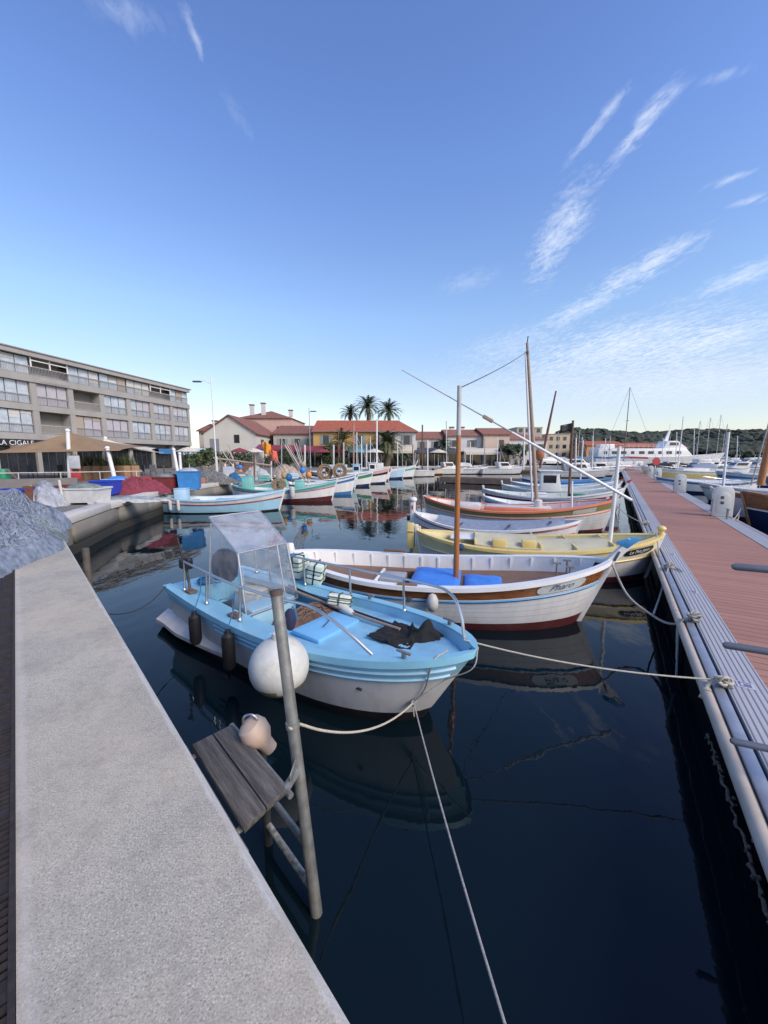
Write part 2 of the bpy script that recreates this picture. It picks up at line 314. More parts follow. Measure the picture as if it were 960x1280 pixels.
        o = bpy.data.objects.new(name, me); COL.objects.link(o)
        if parent: o.parent = parent
        if solid:
            md = o.modifiers.new('thickness', 'SOLIDIFY'); md.thickness = solid
        return o

def tag(o, label=None, cat=None, group=None, kind=None):
    if label: o['label'] = label
    if cat: o['category'] = cat
    if group: o['group'] = group
    if kind: o['kind'] = kind
    return o
def thing(name, label, cat, loc=(0, 0, 0), rz=0, group=None):
    o = bpy.data.objects.new(name, None); COL.objects.link(o); o.empty_display_size = .2
    o.location = loc; o.rotation_euler = (0, 0, rz); return tag(o, label, cat, group)
def copy_thing(root, loc, rz, label, scale=1.0):
    def cp_(o, par):
        c = o.copy(); COL.objects.link(c); c.parent = par
        for ch in [q for q in root_children[o]]: cp_(ch, c)
        return c
    root_children = {}
    def scan(o):
        root_children[o] = list(o.children)
        for q in o.children: scan(q)
    scan(root)
    c = cp_(root, None); c.location = loc; c.rotation_euler = (0, 0, rz); c.scale = (scale,) * 3; c['label'] = label
    return c
def catmull(pts, n=8):
    P = [Vector(p) for p in pts]; P = [P[0] * 2 - P[1]] + P + [P[-1] * 2 - P[-2]]; out = []
    for i in range(1, len(P) - 2):
        a, b, c, d = P[i - 1:i + 3]
        for k in range(n):
            t = k / n; out.append(.5 * ((2 * b) + (c - a) * t + (2 * a - 5 * b + 4 * c - d) * t * t + (3 * b - a - 3 * c + d) * t ** 3))
    out.append(P[-2]); return out
def sagline(a, b, sag, n=24):
    a = Vector(a); b = Vector(b)
    return [a.lerp(b, i / n) - Vector((0, 0, 4 * sag * (i / n) * (1 - i / n))) for i in range(n + 1)]
def text_mesh(txt, size, shear=0.0):
    c = bpy.data.curves.new('lettering', 'FONT'); c.body = txt; c.size = size; c.align_x = 'CENTER'; c.align_y = 'CENTER'; c.shear = shear; c.resolution_u = 3
    o = bpy.data.objects.new('lettering', c); COL.objects.link(o)
    bpy.context.view_layer.update()
    me = o.evaluated_get(bpy.context.evaluated_depsgraph_get()).to_mesh()
    vs_ = [v.co.copy() for v in me.vertices]; fs = [tuple(p.vertices) for p in me.polygons]
    bpy.data.objects.remove(o); bpy.data.curves.remove(c)
    return vs_, fs
# ================================================================== SETTING
# water: dark, almost still, mirror-like at grazing angles
wm = bpy.data.materials.new('harbour_water'); wm.use_nodes = True
t_ = wm.node_tree; n_ = t_.nodes; l_ = t_.links; b_ = n_['Principled BSDF']
b_.inputs['Base Color'].default_value = (.0030, .0085, .0125, 1); b_.inputs['Roughness'].default_value = .015; b_.inputs['IOR'].default_value = 1.33
tcn = n_.new('ShaderNodeTexCoord'); mp = n_.new('ShaderNodeMapping'); mp.inputs['Scale'].default_value = (1, .55, 1); mp.inputs['Rotation'].default_value = (0, 0, .5); l_.new(tcn.outputs['Object'], mp.inputs[0])
n1 = n_.new('ShaderNodeTexNoise'); n1.inputs['Scale'].default_value = 1.1; n1.inputs['Detail'].default_value = 2; l_.new(mp.outputs[0], n1.inputs['Vector'])
n2_ = n_.new('ShaderNodeTexNoise'); n2_.inputs['Scale'].default_value = 5.5; n2_.inputs['Detail'].default_value = 3; l_.new(mp.outputs[0], n2_.inputs['Vector'])
ad = n_.new('ShaderNodeMath'); ad.operation = 'MULTIPLY_ADD'; l_.new(n2_.outputs['Fac'], ad.inputs[0]); ad.inputs[1].default_value = .16; l_.new(n1.outputs['Fac'], ad.inputs[2])
bp = n_.new('ShaderNodeBump'); bp.inputs['Strength'].default_value = .16; bp.inputs['Distance'].default_value = .07; l_.new(ad.outputs[0], bp.inputs['Height']); l_.new(bp.outputs[0], b_.inputs['Normal'])
m = MB(); m.grid(2, 2, lambda u, v: (-1500 + 3000 * u, -300 + 2400 * v, 0))
tag(m.build('water', wm, smooth=False), kind='structure')

QD = Vector((-.6858, .7278, 0)); QN = Vector((.7278, .6858, 0))
def Q(s, n, z): return QD * s + QN * n + Vector((0, 0, z))
# land: one slab with vertical quay walls
c0 = Q(-5, .50, 0); c1 = Q(12.3, .50, 0)
land = [(c0.x, c0.y), (c1.x, c1.y), (-9.3, 13), (-10.3, 18), (-9.7, 25), (-8.2, 38), (-5.2, 50), (1, 59), (24, 62.5), (26, 72), (60, 210), (130, 210), (320, 260), (900, 420), (900, 900), (-900, 900), (-900, -200), (-20, -60), (0, -9)]
m = MB(); m.prism(land, lambda a, b, z: (a, b, z), -2, .965)
tag(m.build('promenade_ground', concdark, smooth=False), kind='structure')
# quay edging of the near quay and stone edge of the far quay
m = MB(); m.loft([[Q(s, -.155, .80), Q(s, -.155, 1.0), Q(s, .52, 1.0), Q(s, .545, .975), Q(s, .545, .80)] for s in (-5, -2, 1.3, 4, 7, 10, 12.3)])
m.box(*Q(3.6, .508, -.5), 17.3, .03, 2.6, rz=math.atan2(QD.y, QD.x))
tag(m.build('quay_edge', conc, smooth=False, bevel=0), kind='structure')
m = MB()
for (x0, y0), (x1, y1) in zip(land[1:8], land[2:9]):
    d = Vector((x1 - x0, y1 - y0, 0)); L_ = d.length; d.normalize(); nn = Vector((d.y, -d.x, 0)); k = max(1, int(L_ / 2.2))
    for i in range(k):
        a = Vector((x0, y0, 0)) + d * (L_ * (i + .5) / k) - nn * .16
        m.box(a.x, a.y, .93, L_ / k - .03, .5, .22, rz=math.atan2(d.y, d.x))
tag(m.build('far_quay_edge', conc, bevel=.03), kind='structure')
# stone facing of the far quay with a wet, weedy tide band, and tyres hung on it
wallm = concrete('quay_wall_stone', (.25,.235,.205), .8)
t_ = wallm.node_tree; src = t_.nodes['Principled BSDF'].inputs['Base Color'].links[0].from_socket
_g = t_.nodes.new('ShaderNodeNewGeometry'); _s = t_.nodes.new('ShaderNodeSeparateXYZ'); t_.links.new(_g.outputs['Position'], _s.inputs[0])
_q = t_.nodes.new('ShaderNodeTexNoise'); _q.inputs['Scale'].default_value = 1.6; _q.inputs['Detail'].default_value = 6
_a = t_.nodes.new('ShaderNodeMath'); _a.operation = 'MULTIPLY_ADD'; t_.links.new(_q.outputs['Fac'], _a.inputs[0]); _a.inputs[1].default_value = -.9; t_.links.new(_s.outputs[2], _a.inputs[2])
_r = t_.nodes.new('ShaderNodeMapRange'); _r.inputs[1].default_value = -.18; _r.inputs[2].default_value = .16; _r.inputs[3].default_value = 1; _r.inputs[4].default_value = 0; t_.links.new(_a.outputs[0], _r.inputs[0])
_x = t_.nodes.new('ShaderNodeMix'); _x.data_type = 'RGBA'; t_.links.new(_r.outputs[0], _x.inputs[0]); t_.links.new(src, _x.inputs[6]); _x.inputs[7].default_value = (.03, .028, .022, 1)
t_.links.new(_x.outputs[2], t_.nodes['Principled BSDF'].inputs['Base Color'])
m = MB()
for (x0, y0), (x1, y1) in zip(land[1:8], land[2:9]):
    d = Vector((x1 - x0, y1 - y0, 0)); L_ = d.length; d.normalize(); nn = Vector((d.y, -d.x, 0)); k = max(1, int(L_ / 2.4))
    for i in range(k):
        for r_ in range(2):
            a = Vector((x0, y0, 0)) + d * (L_ * (i + .5 + .25 * (r_ % 2)) / k) + nn * (.02 + .02 * ((i * 7 + r_ * 3) % 3)); m.box(a.x, a.y, -.02 + .55 * r_, L_ / k - .015, .12, .54, rz=math.atan2(d.y, d.x))
tag(m.build('far_quay_wall', wallm, bevel=.008), kind='structure')
def tyre(px, py, lab):
    a = PZ(px, py, .45); q = MB(); q.torus((0, 0, 0), .22, .09, 20, 8, Matrix.Rotation(PI / 2, 4, 'Y')); o = tag(q.build('tyre_fender', black), lab, 'tyre', 'tyres hung on the far quay wall'); o.location = a + Vector((.16, 0, 0)); o.rotation_euler = (0, 0, .2)
tyre(92, 650, 'tyre hung on the far quay wall below the white stake'); tyre(150, 640, 'tyre hung on the far quay wall below the royal blue bin')
# hills across the bay
def hillz(x, y):
    r = min(1, max(0, (y - 215) / 190)); r = r * r * (3 - 2 * r)
    k = min(1, max(0, (x - 105 - (y - 300) * .35) / 45))
    return .9 + r * (22.5 + 2.5 * math.sin(x * .014 + 1) + 1.6 * math.sin(x * .045)) * (.2 + .8 * k)
m = MB(); m.grid(70, 24, lambda u, v: (-150 + 800 * u, 200 + 330 * v, hillz(-150 + 800 * u, 200 + 330 * v)))
hillmat = mat('dry_hill_soil', (.07, .075, .04), .95, .3, .05)
tag(m.build('hill', hillmat), kind='structure')
# the pine wood on the hills reads as one mass
ico = bmesh.new(); bmesh.ops.create_icosphere(ico, subdivisions=2, radius=1); iv = [v.co.copy() for v in ico.verts]; iface = [tuple(v.index for v in f.verts) for f in ico.faces]; ico.free()
rw = random.Random(3); m = MB()
for i in range(1500):
    y = rw.uniform(228, 430); x = rw.uniform(.33 * y, 1.12 * y) if i % 9 else rw.uniform(.06 * y, .4 * y)
    z = hillz(x, y); r_ = rw.uniform(2.6, 5.2); hh = rw.uniform(2.5, 5)
    if i % 9 == 0: r_ *= .8
    m.add([Vector((x, y, z + hh)) + Vector((q.x * r_, q.y * r_, q.z * r_ * .62)) * rw.uniform(.72, 1.18) for q in iv], iface)
woodm = mat('hazed_pine_foliage', (.050,.060,.040), .95, .55, .35, .5, 2)  # foliage colour lightened a little to stand in for distance haze
tag(m.build('pine_wood', woodm, smooth=False), 'dark green pine wood covering the low hills across the bay', 'wood', kind='stuff')

# ================================================================== PONTOON
PD = Vector((.509, .861, 0)); PN = Vector((.861, -.509, 0)); PA = math.atan2(PD.y, PD.x)
def PP(p, n, z): return PD * p + PN * n + Vector((0, 0, z))
pont = thing('pontoon', 'long floating pontoon with red plank deck between grooved grey edge boards', 'pontoon', (0, 0, 0), PA)
P0, P1 = -4.0, 92.0
def slab(y0, y1, z0, z1, name, ma, x0=P0, x1=P1, bev=0):
    q = MB(); q.box((x0 + x1) / 2, (y0 + y1) / 2, (z0 + z1) / 2, x1 - x0, abs(y1 - y0), z1 - z0); return q.build(name, ma, pont, bevel=bev, smooth=bool(bev))
slab(-2.89, -1.242, .56, .66, 'deck', deckred)
slab(-1.238, -.955, .55, .668, 'edge_board', groovegrey); slab(-3.24, -2.894, .55, .668, 'edge_board', groovegrey)
slab(-.938, -.86, .52, .655, 'edge_profile', alu, bev=.012); slab(-3.34, -3.258, .52, .655, 'edge_profile', alu, bev=.012)
beige = mat('beige_fender_rail', (.44,.38,.31), .6, .15, 3, dirt=.35)
for yy in (-.815, -3.385):
    q = MB(); x = P0
    while x < P1: q.tube([(x, yy, .60), (min(P1, x + 1.985), yy, .60)], .046, 10); x += 2.0
    q.build('fender_rail', beige, pont)
q = MB(); x = P0
while x < P1: q.box(x + 1.7, -2.09, 0, 3.3, 2.1, .96); x += 3.6
q.build('float', mat('black_float', (.018,.019,.018), .8, .4, 5, dirt=.5, dcol=(.05,.05,.035)), pont, bevel=.04)
q = MB(); q.box(44, -1.06, .50, 96, .18, .1); q.box(44, -3.1, .50, 96, .18, .1); q.build('side_beam', darkgrey, pont)
# berth number plates
def plate(p, lab):
    q = MB(); q.box(p, -1.09, .6705, .105, .115, .004, mi=0)
    for a, b, c, d in ((-.03, .0, .012, .08), (.0, -.015, .03, .05), (.035, .0, .01, .09), (.012, .035, .05, .012)):
        q.box(p + a, -1.09 + b, .6735, c, d, .002, mi=1)
    o = q.build('berth_plate', [mat('pale_plate', (.50,.50,.56), .4), mat('plate_print', (.12,.12,.20), .5)], smooth=False)
    o.location = (0, 0, 0); o.rotation_euler = (0, 0, PA); tag(o, lab, 'berth plate', 'printed berth plates along the pontoon edge')
def px_p(px, py):
    a = PZ(px, py, .66); return a.dot(PD)
plate(px_p(936, 859), 'printed berth plate on the pontoon beside the nearest knotted rope'); plate(px_p(868, 741), 'printed berth plate on the pontoon between the two rope knots')
plate(px_p(841, 694), 'printed berth plate on the pontoon by the yellow boat bow')

# mooring rings with knotted rope
def knot(p, n, z, s, rnd, mb):
    rr = random.Random(rnd)
    for k in range(5):
        M = Matrix.Rotation(rr.uniform(0, 3), 4, 'X') @ Matrix.Rotation(rr.uniform(0, 3), 4, 'Z')
        c = PP(p, n, z) + Vector((rr.uniform(-s, s), rr.uniform(-s, s), rr.uniform(0, s)))
        mb.torus(c, s * rr.uniform(.8, 1.25), .011, 18, 6, M)
def ring(p, lab):
    q = MB(); c = PP(p, .93, .69)
    q.torus(c, .045, .009, 18, 6, Matrix.Rotation(1.3, 4, 'X')); q.box(*PP(p, .95, .672), .10, .07, .012, rz=PA)
    tag(q.build('mooring_ring', galv), lab, 'mooring ring', 'mooring rings along the pontoon edge')
ring_p = [px_p(908, 858), px_p(862, 776), px_p(843, 713)]
ring(ring_p[0], 'steel mooring ring on the pontoon edge under the nearest knot'); ring(ring_p[1], 'steel mooring ring holding the rope of the white and brown boat'); ring(ring_p[2], 'steel mooring ring by the grey rope nearest the yellow boat')

# bars of a side gate sticking out over the pontoon edge
gt = thing('gate_wing', 'grey steel gate wing with four horizontal bars over the pontoon edge', 'gate', (0, 0, 0))
gbar = mat('grey_gate_steel', (.17,.18,.20), .5, .15, 8, .05, 40, metal=.3)
tips = [(916, 708, 1), (905, 806, 2), (914, 926, 3), (941, 1051, 4)]
GY = 2.15
for px, py, k in tips:
    a = PY(px, py, GY); d = Vector((.93, -.37 if k == 3 else -.42, 0)).normalized()
    q = MB(); q.tube([a - d * .004, a + d * .012, a + d * .9], [.012, .021, .021], 14); q.build('bar', gbar, gt)
q = MB(); a = PY(914, 926, GY); d = Vector((.93, -.4, 0)).normalized(); e = a + d * .88
q.box(e.x, e.y, 1.25, .06, .06, 2.1, rz=-.4); q.build('post', gbar, gt)

# service pedestals
def pedestal(p, lab, first=None):
    loc = PP(p, 3.08, .67); rz = PA + PI
    if first: return copy_thing(first, loc, rz, lab)
    t = thing('service_pedestal', lab, 'service pedestal', loc, rz, 'white service pedestals along the pontoon')
    pc = mat('cream_pedestal_plastic', (.72,.70,.62), .45, .05, 3, dirt=.15)
    q = MB(); out = [(-.26, 0), (.26, 0), (.25, .72), (.22, .88), (.12, .965), (-.12, .965), (-.22, .88), (-.25, .72)]
    q.prism(out, lambda a, b, d: (d, a, b), -.17, .17); q.build('body', pc, t, bevel=.02)
    q = MB(); arc = [(-.17, .12), (.17, .12), (.17, .6), (.12, .74), (0, .8), (-.12, .74), (-.17, .6)]
    q.prism(arc, lambda a, b, d: (d, a, b), -.19, -.172); q.prism(arc, lambda a, b, d: (d, a, b), .172, .19); dr = q.build('door', pc, t, bevel=.006)
    q = MB()
    for sx in (-1, 1): q.box(.197 * sx, -.05, .62, .016, .085, .085); q.box(.197 * sx, -.04, .45, .016, .085, .085)
    q.build('socket', darkgrey, t, bevel=.008)
    q = MB()
    for y in (.262, -.262): q.box(0, y, .34, .2, .012, .42)
    q.build('side_panel', grey, t, bevel=.004)
    return t
ped = pedestal(16.3, 'nearest white service pedestal, tall beside the navy boat')
for p, lb in ((26, 'second nearest white service pedestal along the pontoon, beyond the pink-white boat'), (39, 'third nearest white service pedestal along the pontoon'), (47, 'fourth nearest white service pedestal along the pontoon'), (55, 'fifth nearest white service pedestal along the pontoon'), (68, 'sixth nearest white service pedestal along the pontoon'), (87, 'farthest white service pedestal at the pontoon end')):
    pedestal(p, lb, ped)
sg = thing('round_sign', 'red round sign on a short post beside the pontoon', 'sign', PP(45, 3.3, .6))
q = MB(); q.tube([(0, 0, 0), (0, 0, 1.3)], .05, 8); q.build('post', white, sg)
q = MB(); q.lathe([(.001, -.02), (.37, -.02), (.37, .02), (.001, .02)], 24, (0, -.07, 1.5), M=Matrix.Rotation(PI / 2, 4, 'X')); q.build('disc', red, sg)

# ================================================================== NEAR QUAY THINGS
gr = thing('drain_grate', 'long dark slotted drain grate along the concrete quay edge', 'grate', Q(0, -.31, 1.0), math.atan2(QD.y, QD.x))
q = MB()
for y in (-.145, .145): q.box(3.5, y, -.002, 9, .016, .03)
q.box(3.5, 0, -.002, 9, .06, .012); x = -1.0
k = 0
while x < 8.0:
    if k % 12 in (0, 1): q.box(x + .016, .0, -.006, .032, .29, .014)
    else: q.box(x + .016, 0, -.006, .015, .29, .014)
    x += .034; k += 1
iron = mat('brown_cast_iron', (.035,.028,.026), .7, .35, 20, .3, 60, metal=.2)
q.build('grating', iron, gr, smooth=False)
q = MB(); q.box(3.5, 0, -.028, 9, .31, .02); q.build('channel', mat('dark_channel', (.008,.008,.008), .9), gr, smooth=False)

# boarding platform with ladder
LA = math.atan2(-.70, .71)
pl = thing('boarding_ladder', 'galvanised boarding ladder with plank step and tall post off the quay', 'ladder', (0, 0, 0))
A = PZ(240, 930, .85); B = PZ(290, 905, .85); Cc = PZ(358, 985, .85); D = PZ(305, 1035, .85)
def quad_plank(a, b, c, d, th, gap):
    w_ = (b - a); q = MB(); 
    q.loft([[a + Vector((0, 0, -th)), a, b, b + Vector((0, 0, -th))], [d + Vector((0, 0, -th)), d, c, c + Vector((0, 0, -th))]]); return q
mid0, mid1 = A.lerp(B, .5), D.lerp(Cc, .5); w0 = (B - A) * .012
quad_plank(A, mid0 - w0, mid1 - w0, D, .035, 0).build('plank', oldplank, pl, bevel=.006)
quad_plank(mid0 + w0, B, Cc, mid1 + w0, .035, 0).build('plank', oldplank, pl, bevel=.006)
dz = Vector((0, 0, -.045)); ud = (D - A).normalized(); wd = (B - A).normalized()
post_top = PY(345, 738, 2.2); post_bot = Vector((-.293, 1.759, -.7))
def onpost(z): return post_top.lerp(post_bot, (post_top.z - z) / (post_top.z - post_bot.z))
q = MB(); q.tube([A + dz - ud * .06 - wd * .03, D + dz + ud * .08 - wd * .03], .016, 8); q.tube([B + dz - ud * .05 + wd * .015, Cc + dz + ud * .02 + wd * .015], .018, 8)
for f in (.06, .94): q.tube([A.lerp(D, f) + dz * 1.3 - wd * .12, B.lerp(Cc, f) + dz * 1.3 + wd * .01], .016, 8)
q.tube([Cc + dz - ud * .03, onpost(.80)], .024, 8)
q.build('frame', galv, pl)
q = MB(); c = onpost(.84); q.prism([(0, .04), (.12, .07), (.12, -.06), (.07, -.05), (0, -.03)], lambda a, b, d: c + (Cc - c).normalized() * (.125 - a) + Vector((0, 0, b - .02)) + wd * d, -.006, .006); q.build('bracket', galv, pl, bevel=.002)
q = MB(); q.tube([post_top, onpost(1.0), post_bot], .034, 16, caps=False); c = post_top; q.tube([c - (post_bot - post_top).normalized() * .004, c + (post_bot - post_top).normalized() * .03], [.036, .037], 16, mi=1)
q.tube([onpost(1.06), onpost(1.03)], .040, 16); q.build('post', [galv, mat('rusty_steel', (.085,.06,.045), .8, .4, 20)], pl)
st_top = Vector((-.83, 2.36, .8)); st_bot = Vector((-.74, 2.22, -.7))
def onst(z): return st_top.lerp(st_bot, (st_top.z - z) / (st_top.z - st_bot.z))
q = MB(); q.tube([st_top, st_bot], .028, 12); q.build('stile', mat('slimy_dark_steel', (.03,.032,.03), .7, .3, 20), pl)
for z in (.36, .12, -.15):
    q = MB(); q.tube([onpost(z), onst(z + .02)], .021, 10); q.build('rung', galv if z > .3 else mat('slimy_rung', (.30,.30,.26), .6, .6, 30), pl)
# small stained buoy lying at the platform end
bu = thing('small_buoy', 'small peach-stained white buoy lying beyond the platform planks', 'buoy', PZ(322, 918, .86))
peach = mat('stained_peach_plastic', (.47,.36,.28), .6, .25, 5, dirt=.5, dcol=(.40,.20,.11))
q = MB(); q.lathe([(.012, -.16), (.045, -.14), (.05, -.07), (.085, -.015), (.092, .04), (.075, .09), (.035, .115), (.01, .118)], 18, M=Matrix.Rotation(-.55, 4, 'Y') @ Matrix.Rotation(.15, 4, 'X')); q.build('body', peach, bu)
q = MB(); q.torus((-.035, -.02, .105), .045, .008, 16, 6, Matrix.Rotation(PI / 2, 4, 'X')); q.build('ring', steel, bu)

# blue-grey fishing nets heaped on the quay
def fold(x, y, f, ph): return math.sin(x * f + ph + 1.7 * math.sin(y * f * .6 + ph * 2)) * math.cos(y * f * .8 - ph)
netm = mat('blue_grey_net', (.21,.25,.31), .95, .40, 2.2, .8, 40, dirt=.30, dcol=(.38,.43,.50), stretch=(.8,6,6), rotz=.35); netg = mat('green_grey_net', (.17,.21,.19), .9, .4, 5, .7, 55, dirt=.5, dcol=(.30,.34,.36))
def net_heap(name, lab, c, rs, rn, h, ma, seed, strands=160, rot=None, cat='net', strandmat=None, res=70, group=None):
    rr = random.Random(seed); ph = rr.uniform(0, 6); ex = rot if rot else QD; ey = Vector((-ex.y, ex.x, 0))
    def hz(u, v):
        d = math.sqrt(u * u + v * v)
        lim = 1 + .16 * math.sin(3 * math.atan2(v, u) + ph) + .08 * math.sin(7 * math.atan2(v, u) + ph)
        k = max(0, 1 - (d / lim) ** 1.7)
        if rs > 2:
            X = u * rs * ex.x + v * rn * ey.x; Yw = u * rs * ex.y + v * rn * ey.y; e_ = Yw + .42 * X; g = X - .42 * Yw
            f = .34 * abs(math.sin(e_ * 3.1 + .8 * math.sin(g * 1.3 + ph))) + .20 * abs(math.sin(e_ * 7.3 + 1.1 * math.sin(g * 1.9))) + .10 * abs(math.sin(e_ * 17 + 1.6 * math.sin(g * 2.7 + 1))) + .05 * abs(fold(X, Yw, 9, ph))
            return k ** .75 * h * (.66 + f) + (.012 if k > 0 else -.04)
        f = abs(fold(u * rs, v * rn, 2.2, ph)) * .33 + abs(fold(u * rs, v * rn, 5.1, ph + 1)) * .17 + abs(fold(u * rs, v * rn, 11, ph + 2)) * .10 + .15 * abs(math.sin(7 * math.atan2(v, u) + 2.5 * math.sin(d * 4 + ph) + 1.2 * fold(u * rs, v * rn, 3, ph))) + .07 * abs(math.sin(19 * math.atan2(v, u) + 4 * math.sin(d * 5 + ph)))
        return k ** .8 * h * (.72 + f) + (.012 if k > 0 else -.04)
    def pt(u, v, dz=0): return Vector(c) + ex * (u * rs) + ey * (v * rn) + Vector((0, 0, hz(u, v) + dz))
    q = MB(); q.grid(res, res, lambda a, b: pt((a - .5) * 2.4, (b - .5) * 2.4)); 
    q.f = [f for f in q.f if max(q.v[i][2] for i in f) > c[2]]; q.m = [0] * len(q.f)
    t = thing(name, lab, cat, c, 0, group); o = q.build('netting', ma, t); o.location = -Vector(c)
    q = MB()
    for i in range(strands):
        a = rr.uniform(0, 2 * PI); r0 = rr.uniform(.0, .95) ** .6; u, v = r0 * math.cos(a), r0 * math.sin(a); dr = rr.uniform(0, 2 * PI) if rs < 2 else rr.choice((0, PI)) + rr.gauss(-.35, .35); pts = []
        for k in range(16):
            if u * u + v * v > .9: break
            pts.append(pt(u, v, .012)); dr += rr.uniform(-.35, .35); u += .045 * math.cos(dr); v += .045 * math.sin(dr)
        if len(pts) < 3: continue
        q.tube(pts, rr.uniform(.0015, .0034) if rs > 2 else .005, 3, caps=False, mi=rr.randrange(3) if rs > 2 else 0)
    o = q.build('strands', [strandmat or mat('pale_net_cord', (.30,.355,.43), .9, .3, 8)] + ([mat('dark_net_cord', (.08,.11,.16), .9), mat('white_net_cord', (.40,.44,.50), .9)] if rs > 2 else []), t); o.location = -Vector(c)
    return t
net_heap('net_heap', 'large heap of blue-grey fishing net covering the near quay corner', Q(10.6, -1.25, .985), 3.5, 2.05, .98, netm, 5, 2400, res=130)
net_heap('net_heap', 'green-grey net bundle lying between the blue-grey heap and the water', Q(10.3, .05, .985), 1.3, .55, .34, netg, 9, 120)
# post standing in the water at the quay corner
q = MB(); a = PZ(98, 700, .3); q.tube([(-5.35, 6.75, -.6), (-5.4, 6.85, .95)], .06, 10)
tag(q.build('mooring_pile', mat('wet_pile_wood', (.10,.085,.07), .8, .4, 6)), 'dark wooden pile in the water at the near quay corner', 'pile')

q = MB(); rr = random.Random(6); a = PZ(884, 920, .02); b = PZ(962, 1150, .02); pts = [a.lerp(b, i / 40) + Vector((rr.uniform(-.015, .015), rr.uniform(-.015, .015), rr.uniform(-.01, .02))) for i in range(41)]
q.tube(pts, [rr.uniform(.006, .016) for _ in pts], 6)
for i in range(26): p_ = rr.choice(pts); q.sph(p_ + Vector((rr.uniform(-.03, .03), rr.uniform(-.03, .03), 0)), rr.uniform(.008, .018), seg=6, rings=4)
tag(q.build('mooring_chain', mat('fouled_chain', (.16,.13,.10), .9, .6, 30, .5, 60)), 'weed-covered mooring chain along the waterline of the pontoon', 'chain')
